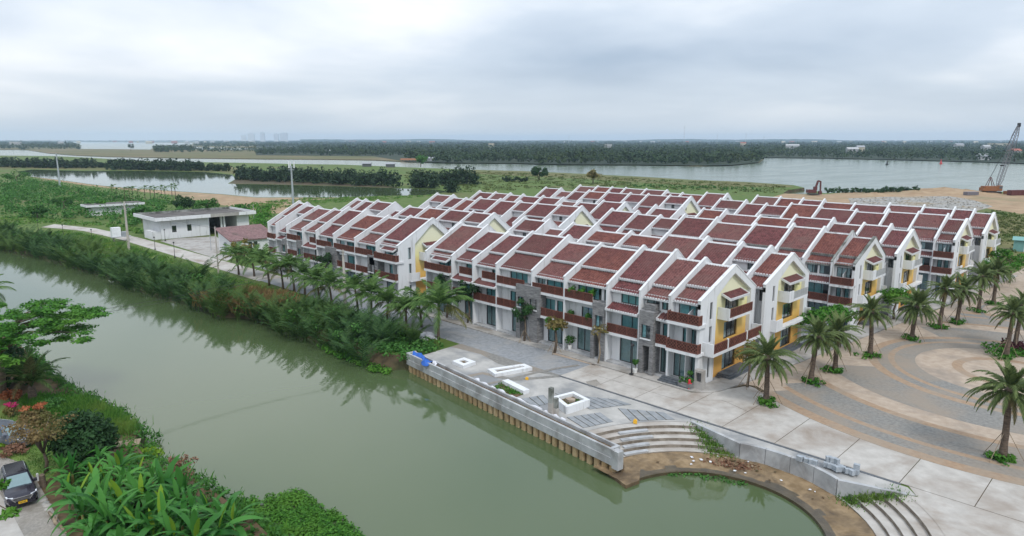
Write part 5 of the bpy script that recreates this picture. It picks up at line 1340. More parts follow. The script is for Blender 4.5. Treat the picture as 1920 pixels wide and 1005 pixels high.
# ---- mangrove belts round the pond and river
def belt(name, L, n, h, lab, mat='leaf_mangrove', depth=10, leaf=0.95, per=60):
    """L: pixel polyline at the waterline; trees stand just behind it"""
    P_ = [Vector(G(x, y)) for x, y in L]
    seg = [(P_[i + 1] - P_[i]).length for i in range(len(P_) - 1)]; tot = sum(seg)
    cs, rs = [], []
    for i in range(n):
        d = tot * (i + random.random()) / n; k = 0
        while k < len(seg) - 1 and d > seg[k]: d -= seg[k]; k += 1
        p = P_[k].lerp(P_[k + 1], min(1, d / seg[k]))
        v = (p - Vector(CAM_XY)).normalized()
        p = p + v * random.uniform(0.5, depth)
        hh = h * random.uniform(0.6, 1.15)
        for j in range(3):
            cs.append((p.x + random.uniform(-1.5, 1.5), p.y + random.uniform(-1.5, 1.5), hh * (0.28 + 0.24 * j))); rr = hh * (0.42 - 0.07 * j); rs.append((rr, rr, hh * 0.26))
    V, F = leafcloud(cs, rs, per // 3, leaf, up=0.5)
    return tag(link(name, mesh_np(name, V, F, mat)), lab, 'mangrove', kind='stuff')
belt('mangrove_belt', [(445, 338), (520, 342), (600, 346), (680, 349), (745, 352)], 110, 8.6, 'dark mangrove belt along the pond behind the tall mast', depth=38, per=96, leaf=0.8)
belt('mangrove_belt', [(0, 314), (60, 315), (120, 316), (178, 316)], 75, 8.6, 'dark mangrove belt at the far left of the pond', depth=40, leaf=1.2)
belt('mangrove_belt', [(205, 319), (280, 320), (382, 321)], 70, 9.2, 'dark mangrove belt across the middle of the pond', depth=40, leaf=1.2)
belt('mangrove_belt', [(180, 314), (205, 315)], 8, 5, 'low mangrove gap between two taller belts', depth=10, leaf=1.0)
belt('mangrove_belt', [(385, 321), (430, 321)], 12, 6, 'low mangrove clumps linking the pond belts', depth=18, leaf=1.0)
belt('mangrove_belt', [(775, 353), (813, 354)], 20, 9.5, 'small mangrove clump right of the pond gap', depth=14, leaf=0.8, per=80)
belt('mangrove_belt', [(824, 347), (892, 347)], 30, 9.5, 'mangrove clump on the green field', depth=18, leaf=0.8, per=80)
belt('mangrove_belt', [(836, 362), (856, 362)], 7, 6.5, 'single dark bush clump close behind the roofs', depth=5, leaf=0.6, per=90)
belt('mangrove_belt', [(940, 341), (990, 342)], 10, 3.2, 'low bushes left of the lone round field tree', depth=10, leaf=0.6)
belt('field_bushes', [(1180, 352), (1330, 357), (1420, 360)], 34, 1.3, 'low rough bushes along the field behind the roofs', 'leaf_mid', depth=26, leaf=0.4, per=45)
belt('shore_bushes', [(1548, 362), (1640, 362), (1720, 360)], 46, 2.6, 'ragged dark bushes on the river shore by the excavator', 'leaf_dark', depth=6, leaf=0.5, per=45)
for px, py, hh, R_, lf, per, lb in ((1011, 337, 9.0, 4.6, 'leaf_dark', 80, 'lone round dark tree in the green field'), (1112, 344, 9.0, 4.0, 'leaf_olive', 22, 'lone thin-crowned tree in the green field'), (789, 313, 11.5, 6.5, 'leaf_mid', 50, 'lone tree on the riverbank below the orange boat house'), (245, 283, 20, 7, 'leaf_mangrove', 50, 'lone tall tree on the far grassy spit')):
    tx, ty = G(px, py); tree('field_tree', (tx, ty, -0.1), hh, 0.3, rand_clumps(16, R_, hh * 0.6, hh * 0.25, R_ * 0.3, R_ * 0.5), lf, 0.75, per, lb, limbs=4)

# ---- far woods: tiers of trees going back to the horizon
def woods(name, x0, x1, ys, h, lab, cut=None, mat='leaf_far', q=30):
    cs, rs = [], []; per = q
    for y in ys:
        D = 26 * 1290 / max(1.0, (y - PCY) * math.cos(PITCH) + FPX * math.sin(PITCH))
        cw = max(5.5, D * 0.0042)
        step = cw * 0.75 * 1280 / D
        x = x0
        while x < x1:
            if cut is None or cut(x, y):
                px = x + random.uniform(-0.5, 0.5) * step; py = y + random.uniform(-0.6, 0.6) * min(2.5, (y - 263) * 0.12)
                gx, gy = G(px, py, -0.6)
                hh = h * random.uniform(0.5, 1.2) * (1 + 0.45 * (random.random() < 0.05))
                cs.append((gx, gy, hh * 0.52)); rs.append((cw * random.uniform(0.5, 0.95), cw * random.uniform(0.5, 0.95), hh * 0.48))
            x += step
    if D > 2500: per = max(14, q // 2)
    cs = np.array(cs); rs = np.array(rs)
    n = len(cs) * per
    V, F = leafcloud(cs, rs, per, 1.0, up=0.5, shell=0.7)
    # scale the leaf size with the clump so that far tiers stay closed
    c = np.repeat(np.repeat(cs, per, 0), 4, 0)
    quad = V.reshape(-1, 4, 3); ce = quad.mean(1, keepdims=True)
    s = np.repeat(np.maximum(1.1, rs[:, 0] * 0.42), per)[:, None, None]
    V = (ce + (quad - ce) * s).reshape(-1, 3)
    return tag(link(name, mesh_np(name, V, F, mat)), lab, 'wood', kind='stuff')
south = lambda x: np.interp(x, [480, 700, 760, 850, 960, 1050, 1200, 1310, 1370, 1425], [290, 292, 301, 304.5, 305, 307, 307, 309, 308, 303])
woods('far_wood', 480, 1432, [309, 306, 303, 300, 297, 294, 291, 288.5, 286], 10.5, 'dense green wood on the far river bank behind the orange boat house', lambda x, y: y < south(x) and not (x < 760 and y > 292))
woods('far_wood', 290, 1500, [284, 282, 280, 278, 276, 274.3, 272.8], 10.5, 'blue-green woodland beyond the river wood', lambda x, y: not (x < 560 and 274.5 < y < 282) and not (x < 366 and y < 274.5) and (x > 290))
woods('far_wood', -60, 2000, [270.8, 269.2, 268, 267.1, 266.3, 265.7, 265.2], 13, 'hazy blue woodland along the horizon', lambda x, y: not (90 < x < 372 and y > 265.5))
woods('far_wood', 1433, 1990, [301, 298.5, 296, 293.5, 291, 288.5, 286, 283.5, 281, 278.5, 276.3, 274.3, 272.5], 10.5, 'wooded far shore of the wide river with houses', lambda x, y: y < np.interp(x, [1433, 1537, 1680, 1837, 1920, 1990], [294, 296, 299, 302, 304, 307]))
woods('far_wood', -60, 150, [279.5, 277.5, 275.5, 273.5, 271.5, 269.5, 268], 14, 'dark wooded shore at the far left', lambda x, y: x < 150 - max(0, 276 - y) * 2)
woods('far_wood', 290, 362, [284, 281.5, 279], 12, 'wooded clump on the far grassy spit')
# low hills on the horizon
V = []; F = []
for i in range(261):
    az = RAD(45 + 62 - 124 * i / 260); D = 10500
    x_, y_ = CAM_XY[0] + D * math.cos(az + RAD(45)), CAM_XY[1] + D * math.sin(az + RAD(45))
    h = 30 + 10 * math.sin(i * 0.11) + 6 * math.sin(i * 0.31 + 1) + random.uniform(-3, 3)
    V += [(x_, y_, -3), (x_, y_, h), (x_ * 1.12, y_ * 1.12, -3)]
for i in range(260):
    q = 3 * i; F += [(q, q + 1, q + 4, q + 3), (q + 1, q + 2, q + 5, q + 4)]
tag(link('far_hills', mesh_np('far_hills', V, F, 'leaf_far')), kind='structure')

# ================================================================== BUILDINGS, POLES AND THINGS
# ---- flat-roofed white pump house (local x runs along +y of the world, local y towards -x)
ph_rot = math.pi / 2
ph = empty('pump_house', (-152.2, -1.3, 0), ph_rot, label='long white flat-roofed building with open bays beside the concrete road', cat='building')
holes = [(2.6, 3.7, 1.6, 3.3), (6.4, 7.5, 1.6, 3.3)]
wh = wall_holes(0, 12, 0, 4.9, holes, 0.2); m = MB(); m.add(wh.v, wh.f); m.box(11.8, 12, 0.01, 13.8, 0, 4.9); m.obj('wall', 'plaster', ph)
MB().box(0, 0.2, 0.003, 13.8, 0, 4.9).obj('end_wall', 'plaster', ph)
for h in holes:
    window_parts(ph, h[0], h[1], h[2], h[3], 0.12, -1, 2, cover=0)
    MB().box(h[0] - 0.15, h[1] + 0.15, -0.3, 0.0, 3.7, 3.82).obj('window_hood', 'plaster', ph)
MB().box(0.3, 11.7, 1.5, 1.6, 0, 4.8).obj('room_back', 'interior', ph)
MB().box(0, 23, 13.8, 14, 0, 4.9).obj('back_wall', 'stained_concrete', ph)
MB().box(19.6, 23, 0, 13.8, 0, 4.9).obj('stair_block', 'plaster', ph)
for q in (15.2, 16.0): MB().box(q, q + 0.45, 0.1, 0.55, 0, 4.9).obj('column', 'plaster', ph)
MB().box(12.1, 19.5, 0.4, 13.5, 4.92, 4.98).obj('ceiling', 'interior', ph)
MB().box(12.6, 15.0, 8.0, 11.0, 0, 2.6).obj('machine_block', 'interior', ph)
rf = MB().box(-1.7, 24.4, -1.6, 15.4, 4.99, 5.2).obj('roof_slab', 'roof_grime', ph)
for bx in ((-1.75, 12, -1.7, -1.5, 'plaster'), (12.02, 19.6, -1.66, -1.5, 'concrete'), (19.62, 24.45, -1.7, -1.5, 'plaster'), (-1.75, 24.45, 15.3, 15.5, 'stained_concrete')): MB().box(bx[0], bx[1], bx[2], bx[3], 4.88, 5.75).obj('parapet', bx[4], rf)
for bx in ((-1.77, -1.57, -1.49, 15.29), (24.2, 24.43, -1.49, 15.29)): MB().box(bx[0], bx[1], bx[2], bx[3], 4.88, 5.75).obj('parapet', 'plaster', rf)
MB().prism_x([(0.6, 0), (0.6, 2.1), (6, 2.1), (7.2, 1.2), (7.2, 0)], -1.9, -0.01).obj('ramp_wall', 'plaster', ph)
# ---- white hut with purple-brown sloping roof
hut = empty('gatehouse', (-117, 2, 0), 0, label='small white hut with sloping purple-brown tiled roof', cat='building')
MB().prism_x([(0, 0), (0, 3.0), (10, 3.0), (10, 0)], -0.2, 0).obj('rear_core', 'interior', hut).location.x = -0.35
fr_h = [(3.6, 4.5, 0.1, 2.3), (4.9, 5.8, 0.1, 2.3)]
wh = wall_holes(0, 10, 0, 3.1, fr_h, 0.2); m = MB(); m.add([(-v[1], v[0], v[2]) for v in wh.v], wh.f); m.obj('wall', 'plaster', hut)
for h in fr_h: window_parts(hut, h[0], h[1], h[2], h[3], -0.12, 1, 1, axis='y', cover=0)
m = MB(); m.add([(0, 0, 0), (0, 0, 3.0), (-7.5, 0, 4.95), (-7.5, 0, 0)], [(0, 1, 2, 3)]); m.add([(0, 10, 0), (-7.5, 10, 0), (-7.5, 10, 4.95), (0, 10, 3.0)], [(0, 1, 2, 3)]); m.add([(-7.5, 0, 0), (-7.5, 0, 4.95), (-7.5, 10, 4.95), (-7.5, 10, 0)], [(0, 1, 2, 3)])
m.obj('side_wall', 'plaster', hut)
window_parts(hut, -4.2, -3.2, 0.1, 2.2, -0.03, -1, 1, cover=0)
V = []; F = []; n = 36
for i in range(n):
    a = -0.6 + 11.2 * i / n; d = 11.2 / n
    for o_, h in ((0, 0), (0.4, 0), (0.5, 0.06), (0.9, 0.06), (1, 0)): V += [(-8.1, a + d * o_, 5.15 + h), (0.45, a + d * o_, 2.95 + h)]
    for k in range(4): q = 10 * i + 2 * k; F.append((q, q + 1, q + 3, q + 2))
o_ = len(V); V += [(-8.1, -0.6, 4.95), (0.45, -0.6, 2.75), (0.45, 10.6, 2.75), (-8.1, 10.6, 4.95), (-8.1, -0.6, 5.15), (0.45, -0.6, 2.95), (0.45, 10.6, 2.95)]
F += [(o_ + 3, o_ + 2, o_ + 1, o_), (o_, o_ + 1, o_ + 5, o_ + 4), (o_ + 1, o_ + 2, o_ + 6, o_ + 5)]
link('roof', mesh_np('roof', V, F, 'purple_roof'), hut)
# ---- small hut in the scrub
hx, hy = G(218, 402)
h2 = empty('pump_hut', (hx, hy, 0), ph_rot, label='small pale hut with flat white roof half hidden in scrub', cat='building')
MB().box(-7, 7, 0, 5, 0, 3.0).obj('wall', 'teal_sheet' if False else 'plaster', h2)
MB().box(-9, 9, -1.2, 6.2, 3.0, 3.7).obj('roof_slab', 'plaster', h2)
MB().box(-8.8, 8.8, -1.0, 6.0, 3.702, 3.76).obj('roof_top', 'roof_grime', h2)
# ---- teal shed at the right edge
sx, sy = G(1917, 470)
sd = empty('site_shed', (sx, sy, 0), RAD(8), label='small teal sheet-metal shed at the right edge behind the houses', cat='shed')
MB().box(-1.8, 6, -2, 2, 0, 2.5).obj('wall', 'teal_sheet', sd)
m = MB(); m.prism_x([(-2.3, 2.5), (-2.3, 2.6), (0, 3.2), (2.3, 2.6), (2.3, 2.5), (0, 3.1)], -2.1, 6.3); m.obj('roof', 'teal_sheet', sd)
MB().box(0.2, 1.1, -2.04, -2.0, 0, 2.0).obj('door', 'white_metal', sd)

# ---- utility poles and lamps
def util_pole(px, py, h, lab, arms=True, r=0.2):
    x_, y_ = G(px, py)
    o = empty('utility_pole', (x_, y_, -0.05), 0, label=lab, cat='utility pole', group='concrete utility poles by the canal')
    m = MB(); m.tube([(0, 0, 0), (0, 0, h)], [r, r * 0.62], 8); m.obj('shaft', 'pole_concrete', o)
    if arms:
        MB().bar((-0.9, -0.0, h - 0.7), (0.9, 0.0, h - 0.7), 0.1).obj('crossarm', 'galvanised', o)
        for q in (-0.8, -0.35, 0.35, 0.8): MB().tube([(q, 0, h - 0.66), (q, 0, h - 0.42)], [0.05, 0.035], 6).obj('insulator', 'white_metal', o)
    return Vector((x_, y_, h))
P1 = util_pole(242, 468, 11.2, 'tall concrete utility pole beside the transformer', True, 0.3)
P2 = util_pole(410, 515, 9.2, 'concrete utility pole before the purple-roofed hut', False, 0.17)
P3 = util_pole(648, 580, 9.1, 'concrete utility pole rising from the row of coconut palms', True, 0.26)
pl_x, pl_y = G(-130, 770)
P4 = Vector((pl_x, pl_y, 8.0))
m = MB().tube([(0, 0, 0), (0, 0, 8.2)], [0.2, 0.13], 8)
tag(m.obj('utility_pole', 'pole_concrete', None, (pl_x, pl_y, 0)), 'concrete utility pole on the near bank beyond the left picture edge', 'utility pole', 'concrete utility poles by the canal')
def wire(a, b, sag, lab, off=0.0):
    pts = []
    for i in range(17):
        t = i / 16; p = a.lerp(b, t); pts.append((p.x + off, p.y, p.z - 4 * sag * t * (1 - t) - 0.3))
    return tag(MB().tube(pts, 0.018, 4).obj('power_line', 'black_metal'), lab, 'power line', 'power lines')
wire(P1, P2, 0.8, 'power line between the transformer pole and the hut pole')
wire(P2, P3, 0.8, 'power line from the hut pole to the palm-row pole')
wire(P3, P4, 1.6, 'upper power line slung across the canal'); wire(P3, P4, 1.9, 'lower power line slung across the canal', 0.5)
tx, ty = G(222, 452)
tr = empty('transformer', (tx, ty, 0), ph_rot, label='white transformer cabinet with grey unit on a raised slab', cat='transformer')
MB().box(-1.6, 2.8, -1.0, 1.0, 1.0, 1.2).obj('slab', 'concrete_grey', tr)
for q in (-1.2, 2.2): MB().box(q, q + 0.3, -0.2, 0.2, 0, 0.998).obj('leg', 'pole_concrete', tr)
MB().box(-1.4, 0.6, -0.7, 0.7, 1.202, 3.5).obj('cabinet', 'white_metal', tr)
m = MB().box(0.8, 2.4, -0.5, 0.5, 1.202, 2.3)
for k in range(6): m.box(0.85 + 0.26 * k, 0.95 + 0.26 * k, -0.62, -0.501, 1.3, 2.2)
m.obj('transformer_body', 'galvanised', tr)
for q in (1.0, 1.5, 2.0): MB().tube([(q, 0, 2.3), (q, 0, 2.75)], [0.09, 0.05], 6).obj('bushing', 'dark_frame', tr)
mx, my = G(551, 400)
ms = empty('telecom_mast', (mx, my, 0), 0.3, label='grey telecom mast with antenna head behind the far end of the rows', cat='mast')
MB().tube([(0, 0, 0), (0, 0, 16.3)], [0.42, 0.26], 10).obj('shaft', 'galvanised', ms)
m = MB()
for k in range(12): a = k * math.pi / 6; m.bar((0.95 * math.cos(a), 0.95 * math.sin(a), 15.0), (0.95 * math.cos(a + math.pi / 6), 0.95 * math.sin(a + math.pi / 6), 15.0), 0.12)
m.bar((-0.95, 0, 15), (0.95, 0, 15), 0.08).bar((0, -0.95, 15), (0, 0.95, 15), 0.08); m.obj('platform', 'galvanised', ms)
for k in range(3):
    a = k * 2.094 + 0.5; c, s = math.cos(a) * 1.0, math.sin(a) * 1.0
    MB().box(c - 0.17, c + 0.17, s - 0.12, s + 0.12, 15.6, 17.9).obj('antenna', 'white_metal', ms)
    MB().bar((c * 0.2, s * 0.2, 16.1), (c, s, 16.6), 0.07).obj('bracket', 'galvanised', ms)
MB().tube([(0, 0, 16.3), (0, 0, 18.6)], 0.04, 5).obj('lightning_rod', 'galvanised', ms)
lx, ly = G(113, 352)
fm = empty('flood_mast', (lx, ly, 0), 0, label='tall thin grey lamp mast standing by the far pond shore', cat='lamp mast')
MB().tube([(0, 0, 0), (0, 0, 18)], [0.55, 0.25], 8).obj('shaft', 'galvanised', fm); MB().box(-1.0, 1.0, -0.2, 0.2, 17.6, 18.1).obj('lamp_head', 'galvanised', fm)
def lamp(px, py, h, lab, z=0.0):
    x_, y_ = G(px, py)
    o = empty('garden_lamp', (x_, y_, z), 0, label=lab, cat='lamp', group='short black post lamps')
    MB().tube([(0, 0, 0), (0, 0, h * 0.3), (0, 0, h - 0.3)], [0.1, 0.05, 0.045], 7).obj('post', 'black_metal', o)
    MB().box(-0.18, 0.18, -0.18, 0.18, 0, 0.12).obj('base', 'black_metal', o)
    MB().tube([(0, 0, h - 0.3), (0, 0, h - 0.1), (0, 0, h + 0.08)], [0.09, 0.22, 0.05], 8).obj('lantern', 'black_metal', o)
for px, py, h, lb in ((173, 452, 3, 'short post lamp left of the transformer on the canal verge'), (119, 442, 3, 'short post lamp nearest the bend of the concrete road'), (291, 468, 3, 'short post lamp between transformer pole and white building'), (328, 483, 3.4, 'short post lamp on the verge before the yard'), (310, 452, 3, 'short post lamp at the near corner of the white building'), (72, 432, 3, 'short post lamp farthest away along the canal verge')): lamp(px, py, h, lb)
lamp(1184, 704, 3.4, 'slim black post lamp on the sidewalk before the stone-fronted house', 0.13)
x_, y_ = G(396, 470); tag(MB().tube([(0, 0, 0), (0, 0, 7.6)], [0.07, 0.05], 6).obj('lamp_pole', 'galvanised', None, (x_, y_, 0)), 'thin grey pole standing before the open bays', 'pole')
x_, y_ = G(477, 420); tag(MB().tube([(0, 0, 0), (0, 0, 6)], [0.07, 0.05], 6).obj('lamp_pole', 'galvanised', None, (x_, y_, 0)), 'thin grey pole beyond the white building end', 'pole')

# ---- quay platform furniture
def planter(px, label, h=0.42, t=0.32, fill='soil'):
    P_ = [Vector(G(*q)) for q in px]; c = sum(P_, Vector((0, 0))) / len(P_)
    o = empty('planter', (c.x, c.y, 0.0), 0, label=label, cat='planter', group='white concrete planters on the quay')
    L = [p - c for p in P_]
    n = len(L)
    inn = []
    for i in range(n):
        d1 = (L[i] - L[i - 1]).normalized(); d2 = (L[(i + 1) % n] - L[i]).normalized()
        sgn = 1 if (L[1] - L[0]).cross(L[2] - L[1]) > 0 else -1
        n1, n2 = Vector((-d1.y, d1.x)) * sgn, Vector((-d2.y, d2.x)) * sgn
        b = (n1 + n2); inn.append(L[i] + b * (t / max(0.4, b.dot(n1))))
    for i in range(n):
        j = (i + 1) % n
        MB().prism_z([tuple(L[i]), tuple(L[j]), tuple(inn[j]), tuple(inn[i])], 0.0, h).obj('rim', 'plaster', o)
    MB().prism_z([tuple(q) for q in inn], 0.0, h * 0.55).obj('fill', fill, o)
    return o, inn, c
# corners chosen on the ground, then squared by hand
planter([(848, 683), (870, 676), (892, 684), (869, 692)], 'small square white planter nearest the blue tarpaulin', 0.4, 0.55)
planter([(914, 698), (983, 688), (998, 695), (928, 708)], 'long rectangular white planter in the middle of the quay', 0.4, 0.55)
o, inn, c = planter([(1037, 757), (1075, 747), (1106, 763), (1062, 778)], 'square white planter with a sandy stone beside the concrete stub columns', 0.75, 0.4)
MB().prism_z([(-0.5, -0.25), (0.1, -0.45), (0.55, -0.1), (0.3, 0.35), (-0.35, 0.3)], 0.3, 0.72).obj('sand_block', 'paver_tan', o)
V, F = leafcloud([(0.3, 0.6, 0.45), (-0.5, 0.3, 0.45), (0.5, -0.4, 0.45)], [(0.35, 0.35, 0.12)] * 3, 40, 0.1); link('weeds', mesh_np('weeds', V, F, 'leaf_mid'), o)
p0, p1 = Vector(G(947, 719)), Vector(G(987, 739)); d = (p1 - p0).normalized(); n_ = Vector((-d.y, d.x)) * 0.38
tag(MB().prism_z([tuple(p0 - n_), tuple(p1 - n_), tuple(p1 + n_), tuple(p0 + n_)], 0.0, 0.42).obj('bench_block', 'plaster'), 'narrow white concrete bench beside the weedy bed on the quay', 'bench')
wb = scatter_poly([G(922, 728), G(940, 720), G(982, 738), G(968, 744)], 40, 0.06)
sheet('weed_bed', [G(920, 729), G(940, 719), G(984, 739), G(966, 746)], 0.05, 'soil')
V, F = leafcloud(wb, [(0.3, 0.3, 0.12)] * len(wb), 22, 0.1, up=0.8); tag(link('bed_weeds', mesh_np('bed_weeds', V, F, 'leaf_bright')), 'green weeds in the small bed by the white bench', 'weeds', kind='stuff')
for px, h, lb in ((1033, 2.9, 'taller concrete stub column standing on the quay edge'), (1042, 1.9, 'shorter concrete stub column beside the square planter')):
    x_, y_ = G(px, 783); o = MB()
    o.box(-0.2, 0.2, -0.2, 0.2, 0, h * 0.45).box(-0.19, 0.19, -0.19, 0.19, h * 0.45, h)
    ob = empty('stub_column', (x_, y_, 0.0), 0.1, label=lb, cat='column')
    MB().box(-0.2, 0.2, -0.2, 0.2, 0, h * 0.5).obj('base', 'concrete_pale', ob); MB().box(-0.185, 0.185, -0.185, 0.185, h * 0.5 + 0.001, h).obj('shaft', 'stained_concrete', ob)
# blue tarpaulin heap
tp = empty('tarpaulin', (*qp(0.5, 0.95, 0.30),), math.atan2(qd.y, qd.x), label='crumpled blue tarpaulin rolled along the quay wall top', cat='tarpaulin')
V = []; F = []; nu, nv = 26, 12
for i in range(nu + 1):
    for j in range(nv + 1):
        u, v = i / nu, j / nv
        w_ = 0.42 + 0.18 * math.sin(u * 9) * u + 0.1 * u
        z = (0.62 * (1 - u * 0.3) + 0.08 * math.sin(u * 23 + v * 5)) * math.sin(math.pi * v) ** 0.7 + 0.06 * math.sin(u * 41 + v * 17) * math.sin(math.pi * v)
        V.append((0.2 + 3.9 * u + 0.1 * math.sin(v * 13), (v - 0.5) * 2 * w_ - 0.5 + 0.25 * math.sin(u * 6), max(0.015, z)))
for i in range(nu):
    for j in range(nv): q = i * (nv + 1) + j; F.append((q, q + nv + 1, q + nv + 2, q + 1))
link('sheet', mesh_np('sheet', V, F, 'tarp_blue', True), tp)
V = [(x * 0.22 + 4.3, y * 0.4 - 0.3, z * 0.45 + 0.3) for x, y, z in V]; link('pink_rag', mesh_np('pink_rag', V, F, 'cloth_pale', True), tp)
for i, (t0, t1) in enumerate(((11.5, 15.0), (15.4, 22.0), (22.5, 25.2))):
    pts = [qp(t0 + (t1 - t0) * k / 9, 1.35 + 0.12 * math.sin(k * 2.1 + i), 0.3 + 0.12 * math.sin(k * 1.7)) for k in range(10)]
    tag(MB().tube(pts, [0.2 + 0.06 * math.sin(k * 2.7) for k in range(10)], 7).obj('sandbag_roll', 'cloth_pale', smooth=True), 'pale plastic sheeting roll on the quay wall, %s from the tarpaulin' % ['nearest', 'middle', 'farthest'][i], 'sheeting', 'sheeting rolls on the quay wall')
def small_box(name, px, py, s, h, mat, lab, cat, rz=0.4, z=0.03):
    x_, y_ = G(px, py); o = empty(name, (x_, y_, z), rz, label=lab, cat=cat)
    MB().prism_z([(-s, -s * 0.7), (s, -s * 0.8), (s * 0.9, s * 0.7), (-s * 0.9, s * 0.75)], 0, h).obj('body', mat, o); MB().prism_z([(-s * 0.6, -s * 0.4), (s * 0.7, -s * 0.5), (s * 0.5, s * 0.5), (-s * 0.6, s * 0.4)], h, h * 1.35).obj('top', mat, o)
small_box('yellow_crate', 988, 712, 0.16, 0.2, 'yellow_plastic', 'small yellow crate lying on the quay concrete', 'crate')
small_box('yellow_machine', 1191, 794, 0.17, 0.28, 'yellow_plastic', 'small yellow tool left on the top step edge', 'tool')
# fire hydrant
hx, hy = G(1292, 731)
hy_ = empty('fire_hydrant', (hx, hy, 0.13), 0, label='red fire hydrant on the sidewalk corner', cat='hydrant')
MB().tube([(0, 0, 0), (0, 0, 0.08), (0, 0, 0.1), (0, 0, 0.75), (0, 0, 0.9), (0, 0, 1.02)], [0.2, 0.2, 0.13, 0.12, 0.15, 0.04], 10).obj('barrel', 'red_paint', hy_, smooth=True)
for s in (-1, 1): MB().tube([(0, 0, 0.6), (0.24 * s, 0, 0.6)], 0.075, 8).obj('outlet', 'red_paint', hy_)
MB().tube([(0, 0, 0.6), (0, -0.2, 0.58)], 0.085, 8).obj('outlet', 'red_paint', hy_)
hx, hy = G(1311, 731)
eb = empty('meter_kiosk', (hx, hy, 0.13), 0, label='weathered concrete meter kiosk with open dark niche at the corner', cat='kiosk')
MB().box(-0.5, 0.5, -0.35, 0.35, 0, 0.75).obj('plinth', 'concrete', eb); m = MB(); m.box(-0.46, 0.46, -0.3, 0.3, 1.75, 2.0).box(-0.46, -0.3, -0.3, 0.3, 0.752, 1.748).box(0.3, 0.46, -0.3, 0.3, 0.752, 1.748).box(-0.298, 0.298, 0.15, 0.3, 0.752, 1.748); m.obj('frame', 'concrete', eb); MB().box(-0.29, 0.29, 0.05, 0.14, 0.76, 1.74).obj('niche', 'interior', eb)
# planter shrub at the corner and pot plants
def pot_plant(loc, lab, R_=0.5, h=1.1, pot=True, leaf='leaf_mid', name='potted_plant', par=None):
    o = empty(name, loc, 0, label=lab, cat='potted plant')
    MB().tube([(0, 0, 0), (0, 0, 0.45)], [0.2, 0.28], 9).obj('pot', 'clay_pot', o)
    MB().tube([(0, 0, 0.4), (0.05, 0, h)], 0.04, 5).obj('stem', 'bark', o)
    V, F = leafcloud([(random.uniform(-R_, R_) * 0.7, random.uniform(-R_, R_) * 0.7, h + random.uniform(-0.3, 0.3) * R_ * 2) for _ in range(7)], [(R_ * 0.6,) * 3] * 7, 26, 0.13)
    link('foliage', mesh_np('foliage', V, F, leaf), o)
pot_plant((-17.3, 0.35, 0.3), 'potted bush on the porch of the balcony-garden house', 0.55, 1.3)
pot_plant((-7.05, -0.75, 0.13), 'slim potted plant in white pot beside the stone pier', 0.3, 1.2)
pot_plant((-0.75, -0.2, 0.5), 'white potted plant inside the corner shop front', 0.3, 1.0)
for i, (x_, z_, lb) in enumerate(((-17.2, 3.78, 'potted plant at the far end of the lower balcony'), (-14.6, 3.78, 'potted plant near the pier end of the lower balcony'), (-16.9, 6.72, 'trailing potted plant at the far end of the upper balcony'), (-14.2, 6.72, 'trailing potted plant near the pier end of the upper balcony'), (-15.6, 6.72, 'potted plant in the middle of the upper balcony'))): pot_plant((x_, 0.35, z_), lb, 0.42, 1.0, leaf='leaf_bright' if i > 1 else 'leaf_mid')
x_, y_ = -0.8, -0.75
V, F = leafcloud([(random.uniform(-0.5, 0.5), random.uniform(-0.25, 0.25), 0.75) for _ in range(8)], [(0.3, 0.3, 0.3)] * 8, 30, 0.12)
o = empty('corner_planter', (x_, y_, 0.13), 0, label='low grey planter with green shrub behind the hydrant', cat='planter'); MB().box(-0.75, 0.75, -0.35, 0.35, 0, 0.55).obj('box', 'ledge_stone', o); link('shrub', mesh_np('shrub', V, F, 'leaf_mid'), o)
# stacked grey blocks on the curved wall
blk = MB().box(-0.2, 0.2, -0.15, 0.15, 0, 0.36).mesh('stone_block', 'block_grey')
spots = [(1499, 861, 0), (1505, 860, 0), (1512, 864, 0), (1520, 866, 0), (1527, 868, 0), (1549, 872, 0), (1553, 870, 1), (1557, 875, 0), (1560, 872, 1), (1564, 878, 0), (1567, 874, 1), (1571, 881, 0), (1575, 877, 0), (1562, 869, 0), (1556, 867, 0), (1589, 884, 0), (1597, 887, 0), (1605, 886, 0), (1605, 885, 1), (1580, 880, 0)]
bl_root = None
for i, (px, py, k) in enumerate(spots):
    x_, y_ = G(px, py + 4, 0.1)
    o = link('stone_block', blk, None, (x_, y_, 0.165 + 0.365 * k), (0, 0, random.uniform(-0.5, 0.8)), random.uniform(0.9, 1.15))
    tag(o, 'grey stone block in the loose stack on the curved wall top', 'stone block', 'stone blocks stacked on the curved wall')
# litter on the mud
for i in range(26):
    a = RAD(random.uniform(58, 150)); r = random.uniform(8.2, 10.3)
    s = random.uniform(0.06, 0.17)
    o = MB().prism_z([(-s, -s * 0.5), (s * 0.7, -s * 0.7), (s, s * 0.4), (-s * 0.3, s * 0.6)], 0, s * 0.35).obj('litter', random.choice(['white_metal', 'cloth_pale', 'old_wood', 'soil']), None, (BC[0] + r * math.cos(a), BC[1] + r * math.sin(a), -1.26 + 0.05 * (r - 8)), (0, 0, random.uniform(0, 6)))
    tag(o, 'scrap of litter on the mud shelf of the basin', 'litter', 'litter on the mud shelf')
pts = [(BC[0] + 9.4 * math.cos(RAD(q)) + random.uniform(-0.8, 0.8), BC[1] + 9.4 * math.sin(RAD(q)) + random.uniform(-0.6, 0.6), -1.25) for q in np.linspace(98, 118, 16)]
V, F = leafcloud(pts, [(0.5, 0.5, 0.1)] * len(pts), 30, 0.12); tag(link('debris_heap', mesh_np('debris_heap', V, F, 'leaf_brown')), 'brown heap of dead leaves and debris below the curved steps', 'debris', kind='stuff')
